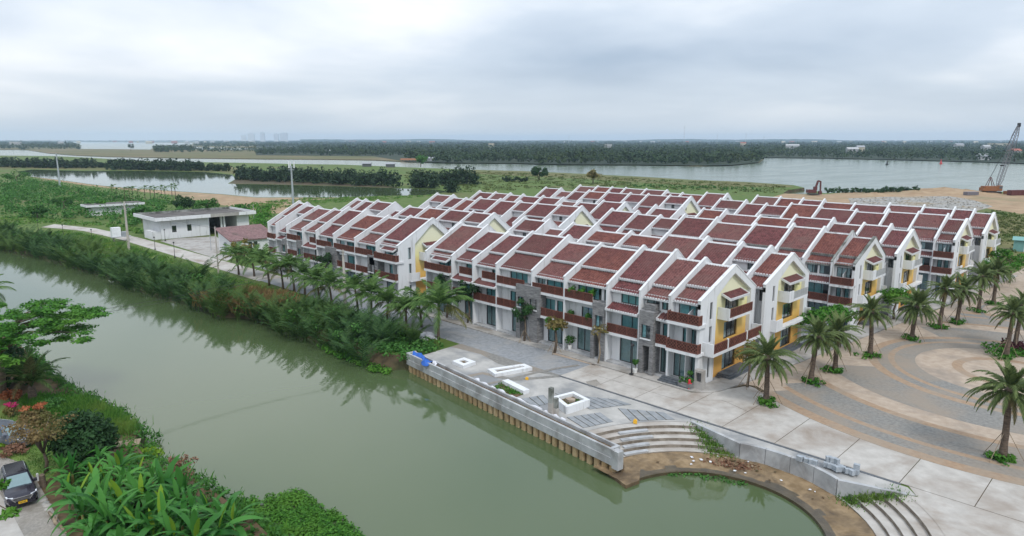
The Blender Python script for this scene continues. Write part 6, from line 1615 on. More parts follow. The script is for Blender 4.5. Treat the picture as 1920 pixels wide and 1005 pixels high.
pts = [(BC[0] + 7.5 * math.cos(RAD(q)) + random.uniform(-0.6, 0.6), BC[1] + 7.5 * math.sin(RAD(q)) + random.uniform(-0.7, 0.5), -1.5) for q in np.linspace(100, 145, 20)]
V, F = leafcloud(pts, [(0.4, 0.4, 0.08)] * len(pts), 20, 0.12, up=0.8); tag(link('basin_weeds', mesh_np('basin_weeds', V, F, 'leaf_mid')), 'green water weeds along the basin mud edge', 'water weeds', kind='stuff')
# white sacks among the palms
for px, py, lb in ((803, 634, 'pale sheeting heap beside the last coconut palm'), (690, 606, 'small pale sack heap among the middle coconut palms')):
    x_, y_ = G(px, py); V, F = [], []
    for i in range(13):
        for j in range(9):
            u, v = i / 12 * 6.283, j / 8 * 1.57
            r = 1.0 * math.cos(v) * (1 + 0.25 * math.sin(3 * u + j)); V.append((1.2 * r * math.cos(u), 0.9 * r * math.sin(u), 0.75 * math.sin(v) * (1 + 0.2 * math.sin(2 * u + 2 * j))))
    for i in range(12):
        for j in range(8): q = i * 9 + j; F.append((q, q + 9, q + 10, q + 1))
    tag(link('sack_heap', mesh_np('sack_heap', V, F, 'cloth_pale', True), None, (x_, y_, -0.02)), lb, 'sack heap')
x_, y_ = G(1900, 662)
V, F = leafcloud(RNG.normal(size=(40, 3)) * [1.6, 1.2, 0.1] + [0, 0, 0.35], [(0.5, 0.5, 0.35)] * 40, 26, 0.17, up=0.6)
tag(link('centre_bed', mesh_np('centre_bed', V, F, 'leaf_bright'), None, (x_, y_, 0)), 'green planting bed round the pair of plaza palms', 'plant bed')
x_, y_ = G(1917, 660)
V, F = leafcloud(RNG.normal(size=(30, 3)) * [1.0, 1.0, 0.15] + [0, 0, 0.6], [(0.5, 0.5, 0.4)] * 30, 26, 0.15, up=0.6)
tag(link('purple_bush', mesh_np('purple_bush', V, F, 'leaf_purple'), None, (x_, y_, 0)), 'dark purple bush at the right edge beside the palm pair', 'bush')

# ---- construction machines
cx_, cy_ = G(1858, 363)
RT = Vector((_C, _S, 0)); AW = Vector((-_S, _C, 0)); UP = Vector((0, 0, 1))
cr = empty('crawler_crane', (cx_, cy_, 0), YAW, label='orange crawler crane with tall lattice boom on the sandy shore', cat='crane')
# local x = picture right, y = away
for q in (-2.2, 1.4): 
    m = MB(); m.prism_z([(-3.6, 0), (3.6, 0), (3.6, 0.8), (-3.6, 0.8)], 0.15, 1.1); o = m.obj('track', 'dark_frame', cr, (0, q, 0))
MB().box(-4.2, 3.2, -1.7, 1.7, 1.3, 3.6).obj('house', 'machine_orange', cr)
MB().box(2.0, 3.9, -1.8, -0.3, 1.4, 3.9).obj('cab', 'machine_orange', cr)
MB().box(2.4, 3.92, -1.83, -1.79, 2.5, 3.6).obj('cab_window', 'interior', cr)
MB().box(-4.9, -4.2, -1.6, 1.6, 1.3, 2.9).obj('counterweight', 'machine_orange', cr)
m = MB()
for q in (-0.8, 0.8): m.bar((-2.5, q, 3.6), (-1.2, q * 0.4, 7.8), 0.22).bar((0.6, q, 3.6), (-1.0, q * 0.4, 7.8), 0.22)
m.obj('gantry', 'rust_red', cr)
m = MB(); b0, b1 = Vector((2.6, 0, 2.6)), Vector((10.4, 2.0, 32.0)); ax = (b1 - b0).normalized(); s1 = ax.cross(Vector((0, 1, 0))).normalized(); s2 = ax.cross(s1)
def bp(t, i):
    w = 0.9 * min(1, 0.25 + t * 6, 0.35 + (1 - t) * 4); c = [(1, 1), (1, -1), (-1, -1), (-1, 1)][i % 4]; return b0.lerp(b1, t) + s1 * c[0] * w + s2 * c[1] * w
NB = 22
for k in range(NB):
    for i in range(4):
        m.bar(bp(k / NB, i), bp((k + 1) / NB, i), 0.17); m.bar(bp(k / NB, i), bp((k + 1) / NB, i + 1), 0.09)
m.obj('boom', 'boom_blue', cr)
MB().box(10.0, 11.0, 1.5, 2.5, 31.2, 33.0).obj('boom_head', 'black_metal', cr)
m = MB().bar((-1.1, 0, 7.8), (10.1, 2, 31.8), 0.08).bar((-1.1, 0.3, 7.8), (10.1, 2.2, 31.8), 0.08); m.obj('pendant', 'black_metal', cr)
MB().bar((10.7, 2, 31.2), (10.5, 2, 16.0), 0.09).obj('hoist_rope', 'black_metal', cr); MB().box(10.2, 10.8, 1.7, 2.3, 15.0, 16.2).obj('hook_block', 'black_metal', cr)
MB().box(3.2, 4.8, 0.2, 0.9, 13.0, 13.6).obj('bridle_block', 'black_metal', cr)
ex, ey = G(1524, 366)
exc = empty('excavator', (ex, ey, 0), YAW, label='dark red excavator with folded arm on the sand by the river', cat='excavator')
for q in (-1.6, 0.9): 
    m = MB(); m.prism_x([(-0.4, 0.3), (-0.4, 0.8), (0.4, 0.8), (0.4, 0.3)], -2.4, 2.2); m.add([], []); m.obj('track', 'dark_frame', exc, (0, q, 0))
MB().box(-2.8, 1.0, -1.5, 1.3, 1.1, 2.6).obj('house', 'rust_red', exc); MB().box(-0.2, 1.2, -1.45, -0.2, 2.602, 4.0).obj('cab', 'rust_red', exc)
m = MB(); m.bar((0.8, 0.2, 2.2), (2.0, 0.2, 6.6), 0.7, 0.8).bar((2.0, 0.2, 6.6), (3.3, 0.2, 6.2), 0.6, 0.7); m.obj('boom', 'rust_red', exc)
MB().bar((3.2, 0.2, 6.4), (3.4, 0.2, 1.9), 0.55, 0.6).obj('arm', 'rust_red', exc)
m = MB(); m.prism_x([(-0.7, 0.4), (-0.5, 1.9), (0.5, 1.9), (0.8, 0.9), (0.3, 0.3)], 2.6, 4.0); m.obj('bucket', 'rust_red', exc, (0, 0.2, 0))
for px, py, w, h, mt, lb in ((1820, 366, 3.0, 1.6, 'boom_blue', 'grey steel rig parts lying left of the crane'), (1912, 366, 6, 2.4, 'rust_red', 'rusty red skip at the right edge beyond the crane'), (1893, 364, 2.5, 1.5, 'machine_orange', 'orange container piece right of the crane')):
    x_, y_ = G(px, py); o = empty('site_container', (x_, y_, 0), YAW + 0.2, label=lb, cat='container'); MB().box(-w, w, -1.2, 1.2, 0.1, h).obj('body', mt, o)
    m = MB()
    for k in range(7): q = -w + 2 * w * k / 6; m.box(q - 0.06, q + 0.06, -1.28, -1.201, 0.1, h)
    m.obj('ribs', mt, o)
# sand heaps
for px, py, R_, h, lb in ((1640, 366, 9, 1.3, 'low sand heap near the shore bushes'), (1770, 360, 16, 2.2, 'large sand heap left of the crane'), (1715, 362, 10, 1.4, 'middle sand heap on the construction ground'), (1810, 362, 12, 1.8, 'sand heap close beside the crane tracks')):
    x_, y_ = G(px, py); V = []; F = []
    for i in range(9):
        for j in range(20):
            r = i / 8; a = j / 20 * 6.283; k = 1 + 0.2 * math.sin(3 * a + px) + 0.1 * math.sin(7 * a)
            V.append((R_ * r * k * math.cos(a), R_ * r * k * math.sin(a), h * (1 - r) ** 0.8 * (1 + 0.15 * math.sin(5 * a + i)) - 0.05))
    for i in range(8):
        for j in range(20): F.append((i * 20 + j, i * 20 + (j + 1) % 20, (i + 1) * 20 + (j + 1) % 20, (i + 1) * 20 + j))
    tag(link('sand_heap', mesh_np('sand_heap', V, F, 'sand', True), None, (x_, y_, -0.02)), lb, 'sand heap')
# rubble stones
rp_ = scatter_poly(GP([(1592, 373), (1660, 370), (1780, 369), (1820, 375), (1856, 387), (1830, 394), (1700, 398), (1602, 391)]), 520, 0.0)
parts = []
for a, b, c in rp_:
    s = random.uniform(0.12, 0.5); k = RNG.normal(size=(6, 3)) * 0.15
    v = (np.array([[1, 0, 0], [0, 1, 0], [-1, 0, 0], [0, -1, 0], [0, 0, 0.8], [0, 0, -0.3]]) + k) * s + [a, b, 0.1]
    parts.append((v, [(0, 1, 4), (1, 2, 4), (2, 3, 4), (3, 0, 4), (1, 0, 5), (2, 1, 5), (3, 2, 5), (0, 3, 5)]))
V, F = join(parts); tag(link('rubble_stones', mesh_np('rubble_stones', V, F, 'rubble')), 'grey and white rubble spread behind the house rows', 'rubble', kind='stuff')

# ---- far buildings, towers, masts, boats
def far_house(px, py, w, d, h, wall, roof, lab, z=-0.6, rot=0.0, flatr=False, win=True):
    x_, y_ = G(px, py, z); o = empty('far_house', (x_, y_, z), YAW + rot, label=lab, cat='house')
    MB().box(-w / 2, w / 2, -d / 2, d / 2, 0, h).obj('wall', wall, o)
    if flatr: MB().box(-w / 2 - 0.4, w / 2 + 0.4, -d / 2 - 0.4, d / 2 + 0.4, h, h + 0.5).obj('roof', roof, o)
    else:
        m = MB(); m.prism_x([(-d / 2 - 0.6, h - 0.1), (0, h + d * 0.28), (d / 2 + 0.6, h - 0.1)], -w / 2 - 0.6, w / 2 + 0.6); m.obj('roof', roof, o)
    if win:
        n = max(2, int(w / 4))
        for k in range(n): q = -w / 2 + w * (k + 0.5) / n; MB().box(q - 0.7, q + 0.7, -d / 2 - 0.06, -d / 2 - 0.002, h * 0.35, h * 0.7).obj('window', 'interior', o)
far_house(775, 302.5, 31, 6, 2.0, 'paver_orange', 'machine_orange', 'long orange-roofed boat house on the far river bank', -1.2, 0.05)
far_house(808, 302, 8, 6, 3.5, 'far_roof_grey', 'far_roof_grey', 'small grey shed right of the orange boat house', -1.0)
for px, py, w, h, wl, rf_, lb, fr_ in ((1140, 281, 20, 15, 'far_white', 'far_white', 'white block rising from the far wood', True), (922, 277, 22, 15, 'far_cream', 'far_cream', 'cream building in the far wood', True), (1393, 277, 18, 16, 'far_cream', 'far_roof', 'pinkish house in the far wood near the river bend', False), (1485, 283, 30, 13, 'far_white', 'far_white', 'long white roof on the far right shore', False), (1597, 290, 18, 10, 'far_white', 'far_white', 'low white house on the far right shore', False), (1612, 287, 14, 12, 'far_cream', 'far_roof_grey', 'grey-roofed house beside the low white house', False), (1797, 279, 26, 13, 'far_white', 'far_roof_grey', 'pale roofed house among the right shore trees', False), (1847, 285, 16, 12, 'far_white', 'far_white', 'white roofed house left of the crane boom', False), (1843, 300, 13, 5, 'far_white', 'far_roof_grey', 'white riverside pavilion left of the crane boom', False), (1902, 293, 16, 9, 'far_white', 'far_roof', 'red-roofed white house right of the crane boom', False), (1872, 276, 70, 14, 'far_cream', 'far_cream', 'long cream building behind the crane boom', True), (30, 276, 40, 20, 'far_white', 'far_white', 'large white building on the far left shore', True), (115, 273, 24, 17, 'far_white', 'far_roof_grey', 'white shed on the far left shore', False), (614, 289, 10, 5, 'far_roof_grey', 'far_roof_grey', 'dark shed on the far grassy bank', False)):
    far_house(px, py, w, 12, h, wl, rf_, lb, -0.6, random.uniform(-0.3, 0.3), fr_)
for px, py, lb in ((688, 312.5, 'dark hut on the near river bank'), (732, 313.5, 'second dark hut on the near river bank')): far_house(px, py, 8, 4, 3.0, 'interior', 'far_roof_grey', lb, 0, 0, False, False)
for i in range(60):
    px = random.choice([random.uniform(140, 480), random.uniform(560, 1900), random.uniform(560, 1900)]); py = random.uniform(266.2, 269.5)
    x_, y_ = G(px, py, 0); w = random.uniform(18, 50)
    o = MB().prism_x([(-7, 0), (-7, 15), (0, 19), (7, 15), (7, 0)], -w / 2, w / 2).obj('distant_house', random.choice(['far_white', 'far_white', 'far_cream', 'far_roof']), None, (x_, y_, -0.5), (0, 0, YAW + random.uniform(-0.5, 0.5)))
    tag(o, 'tiny pale house among the hazy trees along the horizon', 'house', 'distant houses along the horizon')
for i, (px, w, top) in enumerate(((466, 8, 254), (480, 12, 250.5), (501, 8, 249), (526, 8, 251.5), (540, 14, 250))):
    D = 8000; x_, y_ = CAM_XY[0] + (px - PCX) / FPX * D * _C - D * _S, CAM_XY[1] + (px - PCX) / FPX * D * _S + D * _C
    h = CAM_H + (263 - top) * D / FPX; ww = w * D / FPX
    o = empty('tower_block', (x_, y_, -1), YAW, label='pale hazy tower block on the horizon, %s from the picture left' % ORD[i], cat='tower')
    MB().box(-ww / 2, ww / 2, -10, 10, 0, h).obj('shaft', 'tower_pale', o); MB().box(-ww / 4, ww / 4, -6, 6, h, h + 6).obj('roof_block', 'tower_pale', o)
for px, top, lb in ((1277, 235, 'tallest thin radio mast on the horizon'), (1338, 252, 'short radio mast on the horizon beside the tallest'), (1391, 249, 'radio mast on the horizon above the pinkish house'), (1424, 255, 'short radio mast at the river bend horizon'), (1065, 254, 'faint radio mast on the middle horizon')):
    D = 4000; x_, y_ = CAM_XY[0] + (px - PCX) / FPX * D * _C - D * _S, CAM_XY[1] + (px - PCX) / FPX * D * _S + D * _C
    h = CAM_H + (263 - top) * D / FPX; o = empty('radio_mast', (x_, y_, -1), 0, label=lb, cat='mast')
    MB().tube([(0, 0, 0), (0, 0, h)], [1.1, 0.45], 6).obj('shaft', 'galvanised', o); MB().box(-1.5, 1.5, -1.5, 1.5, h * 0.85, h * 0.88).obj('platform', 'galvanised', o)
for px, py, mt, lb in ((1663, 309, 'black_metal', 'black channel buoy on the wide river'), (1764, 307, 'red_paint', 'red channel buoy on the wide river')):
    x_, y_ = G(px, py, WZ); o = empty('buoy', (x_, y_, WZ), 0, label=lb, cat='buoy')
    MB().tube([(0, 0, -0.5), (0, 0, 0.9), (0, 0, 1.0)], [1.6, 1.6, 0.6], 10).obj('float', mt, o); MB().tube([(0, 0, 1.0), (0, 0, 4.2)], [0.9, 0.35], 6).obj('tower', mt, o); MB().tube([(0, 0, 4.2), (0, 0, 5.0)], [0.4, 0.4], 6).obj('lantern', mt, o)

# ================================================================== NEAR BANK (lower left)
nb = [(-700, 560), (-200, 585), (0, 628), (60, 668), (105, 722), (150, 748), (200, 772), (236, 792), (258, 815), (288, 832), (275, 852), (300, 886), (360, 905), (430, 950), (500, 1000), (560, 1060), (640, 1250)]
near = [(p, 0.9) for p in GP(nb, WZ)] + [((14, -74), 1), ((-20, -90), 1), ((-160, -90), 1), ((-220, -60), 1)]
land('near_bank_terrain', [p for p, _ in near], -0.1, -3.0, [b for _, b in near], 'soil')
sheet('lawn', GP([(-200, 720), (-20, 745), (60, 752), (110, 775), (120, 830), (110, 880), (82, 905), (60, 890), (45, 868), (0, 850), (-200, 830)]), -0.085, 'lawn')
sheet('driveway', GP([(-200, 836), (0, 853), (30, 862), (52, 878), (72, 905), (95, 945), (128, 1005), (170, 1110), (-100, 1160), (-200, 1000)]), -0.08, 'gravel_drive')
sheet('driveway_slab', GP([(-100, 905), (0, 925), (22, 960), (48, 1010), (90, 1110), (-100, 1110)]), -0.07, 'concrete_pale')

# ---- cars
def loft(rings, closed=True, caps=True):
    m = MB(); n = len(rings[0])
    for r in rings: m.v += [tuple(p) for p in r]
    for i in range(len(rings) - 1):
        for k in range(n): m.f.append((i * n + k, i * n + (k + 1) % n, (i + 1) * n + (k + 1) % n, (i + 1) * n + k))
    if caps: m.f.append(tuple(range(n))[::-1]); m.f.append(tuple((len(rings) - 1) * n + k for k in range(n)))
    return m
flat('car_black', (0.016, 0.014, 0.024), 0.16, 0.0, 0.6, 0.05); flat('car_silver', (0.13, 0.145, 0.175), 0.2, 0.3, 0.6, 0.05)
flat('tyre', (0.015, 0.015, 0.016), 0.8); flat('rim', (0.35, 0.36, 0.38), 0.3, 0.8); flat('plate_yellow', (0.80, 0.48, 0.02), 0.5); flat('chrome', (0.6, 0.6, 0.64), 0.15, 0.9)
flat('lamp_glass', (0.62, 0.64, 0.68), 0.1); flat('tail_red', (0.4, 0.02, 0.02), 0.2); flat('plate_ink', (0.04, 0.03, 0.02), 0.6)
flat('car_glass', (0.05, 0.085, 0.095), 0.05, 0.0, 1.0, 0.02); flat('windscreen_glass', (0.16, 0.24, 0.25), 0.06, 0.0, 1.0, 0.1)
def suv(loc, rz, paint, label, L=4.75, Wd=1.86, H=1.80):
    """x forward; sections lofted from bumper to bumper"""
    root = empty('parked_car', loc, rz, label=label, cat='car', group='cars parked on the near bank')
    hw = Wd / 2
    def ring_(x, w, zb, zt, crown):
        return [(x, -w * 0.86, zb), (x, -w, zb + 0.14), (x, -w, zt - 0.30), (x, -w * 0.985, zt - 0.12), (x, -w * 0.90, zt - 0.02), (x, -w * 0.4, zt + crown), (x, w * 0.4, zt + crown), (x, w * 0.90, zt - 0.02), (x, w * 0.985, zt - 0.12), (x, w, zt - 0.30), (x, w, zb + 0.14), (x, w * 0.86, zb)]
    st = [(-2.37, 0.80, 0.50, 0.98, 0.0), (-2.30, 0.90, 0.40, 1.10, 0.0), (-1.9, 0.93, 0.34, 1.12, 0.0), (-0.6, 0.93, 0.30, 1.10, 0.0), (0.75, 0.93, 0.30, 1.10, 0.02), (1.2, 0.925, 0.32, 1.09, 0.045), (1.75, 0.915, 0.34, 1.04, 0.05), (2.15, 0.87, 0.36, 0.97, 0.04), (2.32, 0.78, 0.40, 0.86, 0.02), (2.38, 0.66, 0.46, 0.74, 0.0)]
    body = loft([ring_(*s) for s in st]).obj('body', paint, root, smooth=False)
    # cabin: belt ring to roof ring, pillars in paint, glass set just proud
    belt = [(0.98, 0.80), (0.60, 0.90), (-2.05, 0.90), (-2.25, 0.78)]
    roof = [(0.22, 0.64), (-0.1, 0.70), (-1.85, 0.69), (-1.98, 0.62)]
    zb, zr_ = 1.07, 1.70
    rg0 = [(x, -y, zb) for x, y in belt] + [(x, y, zb) for x, y in belt[::-1]]
    rg1 = [(x, -y, zr_) for x, y in roof] + [(x, y, zr_) for x, y in roof[::-1]]
    rg2 = [(x * 0.96 - 0.03, y * 0.86, zr_ + 0.09) for x, y, _ in rg1]
    cab = loft([rg0, rg1, rg2]).obj('cabin', paint, root)
    def quad_on(a, b, c, d, off, name, mat, par, sh=0.9):
        P_ = [Vector(q) for q in (a, b, c, d)]; ce = sum(P_, Vector()) / 4
        n_ = (P_[1] - P_[0]).cross(P_[3] - P_[0]).normalized()
        if n_.dot(ce - Vector((-0.7, 0, 1.2))) < 0: n_ = -n_
        Q = [ce + (p - ce) * sh + n_ * off for p in P_]; R_ = [q + n_ * 0.012 for q in Q]
        MB().add([tuple(q) for q in Q] + [tuple(q) for q in R_], [(0, 1, 2, 3), (4, 7, 6, 5), (0, 4, 5, 1), (1, 5, 6, 2), (2, 6, 7, 3), (3, 7, 4, 0)]).obj(name, mat, par)
    quad_on((0.98, -0.80, zb), (0.98, 0.80, zb), (0.22, 0.64, zr_), (0.22, -0.64, zr_), 0.006, 'windscreen', 'windscreen_glass', cab, 0.93)
    quad_on((-2.25, -0.78, zb), (-2.25, 0.78, zb), (-1.98, 0.62, zr_), (-1.98, -0.62, zr_), 0.006, 'rear_window', 'car_glass', cab, 0.85)
    for s in (-1, 1):
        for x0, x1 in ((0.50, -0.28), (-0.36, -1.22), (-1.30, -1.98)):
            f = lambda x, z: (x - (0.32 if x > 0.3 and z > 1.4 else 0), s * (0.90 + (0.695 - 0.90) * (z - zb) / (zr_ - zb)), z)
            quad_on(f(x0, zb + 0.03), f(x1, zb + 0.03), f(x1 + (0.08 if x1 < -1.9 else 0), zr_ - 0.05), f(x0, zr_ - 0.05), 0.006, 'side_window', 'car_glass', cab, 0.92)
        MB().box(0.55, 0.78, s * 0.99 - 0.1, s * 0.99 + 0.1, 1.08, 1.27).obj('mirror', paint, root)
        MB().tube([(0.0, s * 0.60, 1.83), (-1.8, s * 0.60, 1.83)], 0.022, 6).obj('roof_rail', 'chrome', cab)
        MB().add([(2.14, s * 0.50, 0.80), (2.30, s * 0.50, 0.78), (2.05, s * 0.865, 0.86), (1.86, s * 0.90, 0.93), (2.14, s * 0.50, 0.92), (2.30, s * 0.50, 0.90), (2.07, s * 0.875, 0.95), (1.86, s * 0.905, 0.99)], [(0, 1, 2, 3), (4, 7, 6, 5), (1, 5, 6, 2), (2, 6, 7, 3), (0, 3, 7, 4), (0, 4, 5, 1)]).obj('headlight', 'lamp_glass', root, (0.055, 0, 0.0))
        MB().add([(2.30, s * 0.58, 0.50), (2.20, s * 0.84, 0.52), (2.18, s * 0.84, 0.66), (2.32, s * 0.60, 0.60)], [(0, 1, 2, 3)]).obj('fog_lamp', 'chrome', root, (0.07, 0, 0))
        MB().box(-2.36, -2.2, s * 0.84 - 0.06, s * 0.84 + 0.06, 0.75, 1.05).obj('tail_light', 'tail_red', root)
        for x in (1.42, -1.42):
            w = empty('wheel', (x, s * (hw - 0.12), 0.37)); w.parent = root
            MB().tube([(0, -0.115, 0), (0, -0.10, 0), (0, 0.10, 0), (0, 0.115, 0)], [0.31, 0.37, 0.37, 0.31], 18).obj('tyre', 'tyre', w)
            m = MB().tube([(0, s * 0.117, 0), (0, s * 0.125, 0)], [0.25, 0.22], 14)
            for k in range(6): a = k * math.pi / 3; m.bar((0.05 * math.cos(a), s * 0.13, 0.05 * math.sin(a)), (0.23 * math.cos(a), s * 0.13, 0.23 * math.sin(a)), 0.05, 0.02)
            m.obj('rim', 'rim', w)
    g_ = MB().box(2.33, 2.40, -0.46, 0.46, 0.62, 0.84).obj('grille', 'black_metal', root)
    m = MB().bar((2.41, -0.62, 0.885), (2.41, 0.62, 0.885), 0.04).bar((2.40, -0.62, 0.885), (2.37, -0.40, 0.58), 0.05).bar((2.40, 0.62, 0.885), (2.37, 0.40, 0.58), 0.05)
    for k in range(3): m.bar((2.41, -0.45, 0.67 + 0.06 * k), (2.41, 0.45, 0.67 + 0.06 * k), 0.018)
    m.obj('chrome_trim', 'chrome', g_)
    b_ = MB().box(2.30, 2.43, -0.72, 0.72, 0.36, 0.56).obj('bumper', paint, root)
    pl = MB().box(2.432, 2.445, -0.25, 0.25, 0.44, 0.60).obj('number_plate', 'plate_yellow', root)
    m = MB()
    for k in range(5): m.box(2.446, 2.449, -0.19 + 0.08 * k, -0.14 + 0.08 * k, 0.48, 0.56)
    m.obj('plate_characters', 'plate_ink', pl)
    return root
fa = (Vector(G(16, 949, -0.08)) + Vector(G(66, 937, -0.08))) / 2; ra = (Vector(G(58, 902, -0.08)) + Vector(G(2, 918, -0.08))) / 2
hd = (fa - ra).normalized(); c_ = fa - hd * 1.42
suv((c_.x, c_.y, -0.08), math.atan2(hd.y, hd.x), 'car_black', 'black off-road car with yellow number plate on the gravel drive')
p_ = Vector(G(18, 832, -0.08)); suv((p_.x, p_.y, -0.08), YAW + RAD(-12), 'car_silver', 'grey car half hidden behind shrubs at the left edge')

# ---- big trees and shrubs on the near bank
bx, by = G(5, 742)
al = []
for k in range(150):
    a = random.uniform(0, 6.28); r = 7.4 * math.sqrt(random.random())
    tier = random.choice([0, 1, 2])
    z = 6.6 + tier * 1.15 - 0.022 * r * r + random.uniform(-0.25, 0.25)
    al.append((r * math.cos(a) * 1.12 + 1.6, r * math.sin(a) * 1.0 + 1.6, z, random.uniform(0.7, 1.25), 0.26))
tree('almond_tree', (bx, by, -0.1), 9.0, 0.26, al, 'leaf_bright', 0.15, 170, 'broad tree with flat bright green tiers of leaves at the left edge', limbs=14, up=1.3, trunk_top=0.55, shell=0.2)
bx, by = G(62, 750)
fr = [(frond_me(('sago', k % 3), 'leaf_coconut' if k % 5 else 'leaf_date_old', L=4.2, el0=86 - 14 * (k % 3), el1=30 - 45 * (k % 3), n=20, leaf=0.85, wid=0.12, sag=0.25), k * 2.4, 0, random.uniform(0.8, 1.1)) for k in range(20)]
palm('oil_palm', (bx, by, -0.1), 1.5, (0.1, 0), fr, 0.35, 'stout palm clump with arching and withered fronds on the near shore')
bx, by = G(-22, 640)
palm('coconut_palm', (bx, by, -0.1), 6.5, (0.6, 0.2), coconut_fronds(17), 0.18, 'coconut palm half cut by the left edge above the flat-tiered tree', scale=1.1)
def bush(name, px, py, R_, h, leaf, lab, n=26, size=0.2, per=60, cat='bush', z=-0.1, shell=0.6):
    x_, y_ = G(px, py); cs = []
    for k in range(n):
        a = random.uniform(0, 6.28); e = random.uniform(0, 1.4); cs.append((R_ * 0.72 * math.cos(a) * math.cos(e), R_ * 0.72 * math.sin(a) * math.cos(e), h * (0.3 + 0.5 * math.sin(e))))
    V, F = leafcloud(cs, [(R_ * 0.38, R_ * 0.38, h * 0.26)] * n, per, size, up=0.4, shell=shell)
    o = empty(name, (x_, y_, z), 0, label=lab, cat=cat); link('foliage', mesh_np('foliage', V, F, leaf), o)
    m = MB()
    for k in range(5): a = k * 1.256; m.tube([(0, 0, 0), (R_ * 0.4 * math.cos(a), R_ * 0.4 * math.sin(a), h * 0.6)], [0.07, 0.03], 5)
    m.obj('stems', 'bark', o)
    return o
bush('shrub', 157, 864, 2.4, 4.1, 'leaf_dark', 'large dense round green bush between the bare tree and bananas', 46, 0.17, 150)
bush('shrub', 15, 725, 2.6, 2.8, 'leaf_dark', 'dark green shrub under the flat-tiered tree', 36, 0.2, 90)
bush('shrub', 98, 765, 1.3, 1.0, 'leaf_mid', 'low green shrub behind the orange flowers', 16, 0.15, 60)
bush('flower_shrub', 22, 752, 1.0, 1.3, 'bloom_orange', 'low shrub with orange leaves beside the palm clump', 14, 0.12, 60)
o = bush('topiary', 23, 778, 0.75, 1.2, 'leaf_olive', 'small trimmed shrub topped with pink flowers on the lawn', 14, 0.1, 60); V, F = leafcloud([(0, 0, 1.15), (0.3, 0.1, 1.1), (-0.3, -0.1, 1.1)], [(0.4, 0.4, 0.12)] * 3, 60, 0.09); link('blossom', mesh_np('blossom', V, F, 'bloom_pink'), o)
o = bush('flower_shrub', 68, 798, 1.35, 1.7, 'leaf_dry', 'shrub with an orange-red flower top near the shore', 18, 0.13, 60); V, F = leafcloud([(random.uniform(-0.9, 0.9), random.uniform(-0.9, 0.9), 1.75) for _ in range(8)], [(0.4, 0.4, 0.1)] * 8, 40, 0.1); link('blossom', mesh_np('blossom', V, F, 'bloom_orange'), o)
bx, by = G(86, 885); tree('bare_tree', (bx, by, -0.1), 4.6, 0.12, rand_clumps(26, 2.0, 3.7, 0.6, 0.5, 0.8, 0.55), 'leaf_dry', 0.10, 70, 'small brownish thin-leaved tree leaning over the lawn', limbs=12, trunk_top=0.4)
bush('dead_bush', 30, 848, 1.2, 0.8, 'leaf_brown', 'withered brown bush before the silver car', 14, 0.12, 40)
bx, by = G(345, 915); tree('dead_bush', (bx, by, -0.1), 2.9, 0.05, rand_clumps(16, 0.95, 1.9, 0.7, 0.25, 0.4, 0.8), 'leaf_brown', 0.11, 26, 'dried reddish-brown bush standing against the water', 'bush', limbs=12, trunk_top=0.25)
for px, py, lb in ((2, 838, 'potted lime-green plant at the left edge of the drive'),): bush('lime_plant', px, py + 4, 0.4, 0.6, 'leaf_lime', lb, 8, 0.1, 30)
# reeds and grasses along the shore
rs_ = scatter_poly(GP([(120, 768), (150, 752), (200, 772), (236, 795), (248, 815), (215, 812), (160, 790)]), 170, -0.25)
V, F = blades(rs_, 0.95, 0.022, 0.4, 34); tag(link('shore_reeds', mesh_np('shore_reeds', V, F, 'leaf_grass')), 'tall green reeds fringing the near shore', 'reeds', kind='stuff')
gs_ = scatter_poly(GP([(45, 745), (105, 738), (150, 752), (190, 785), (120, 790), (60, 765)]), 220, -0.1)
V, F = blades(gs_, 0.55, 0.035, 0.7, 26); tag(link('shore_grass', mesh_np('shore_grass', V, F, 'leaf_bright')), 'lush green grass between the lawn and the shore', 'grass', kind='stuff')
lg = scatter_poly(GP([(0, 775), (60, 775), (115, 800), (110, 880), (82, 900), (45, 862), (0, 846)]), 500, -0.09)
V, F = blades(lg, 0.12, 0.02, 0.8, 16); tag(link('lawn_grass', mesh_np('lawn_grass', V, F, 'leaf_grass')), 'short lawn grass round the bare tree', 'grass', kind='stuff')
sl_ = []
for p, nn in along([G(x, y, WZ) for x, y in nb], 0.55):
    if p.x > -70: sl_.append((p.x + random.uniform(-0.4, 0.4), p.y + random.uniform(-0.3, 0.5), -1.25 + random.uniform(0, 0.5)))
for p, nn in along([G(x, y, WZ) for x, y in nb], 0.4):
    if p.x > -60:
        q = p - nn * random.uniform(0.4, 1.9); sl_.append((q.x, q.y, -0.1 + random.uniform(-0.2, 0.3)))
V, F = leafcloud(sl_, [(0.55, 0.55, 0.4)] * len(sl_), 26, 0.15, up=0.6); tag(link('shore_growth', mesh_np('shore_growth', V, F, 'leaf_mid')), 'leafy growth hanging over the near waterline', 'undergrowth', kind='stuff')
V, F = blades([(a, b, c + 0.1) for a, b, c in sl_ if random.random() < 0.5], 0.5, 0.025, 0.7, 9); tag(link('edge_grass', mesh_np('edge_grass', V, F, 'leaf_bright')), 'long grass drooping along the near waterline', 'grass', kind='stuff')
bush('shrub', -6, 690, 2.6, 3.4, 'leaf_dark', 'dark shrub at the left edge below the coconut palm', 30, 0.2, 90)
bush('shrub', 38, 712, 2.0, 2.6, 'leaf_dark', 'dark shrub close against the withered palm clump', 26, 0.18, 90)
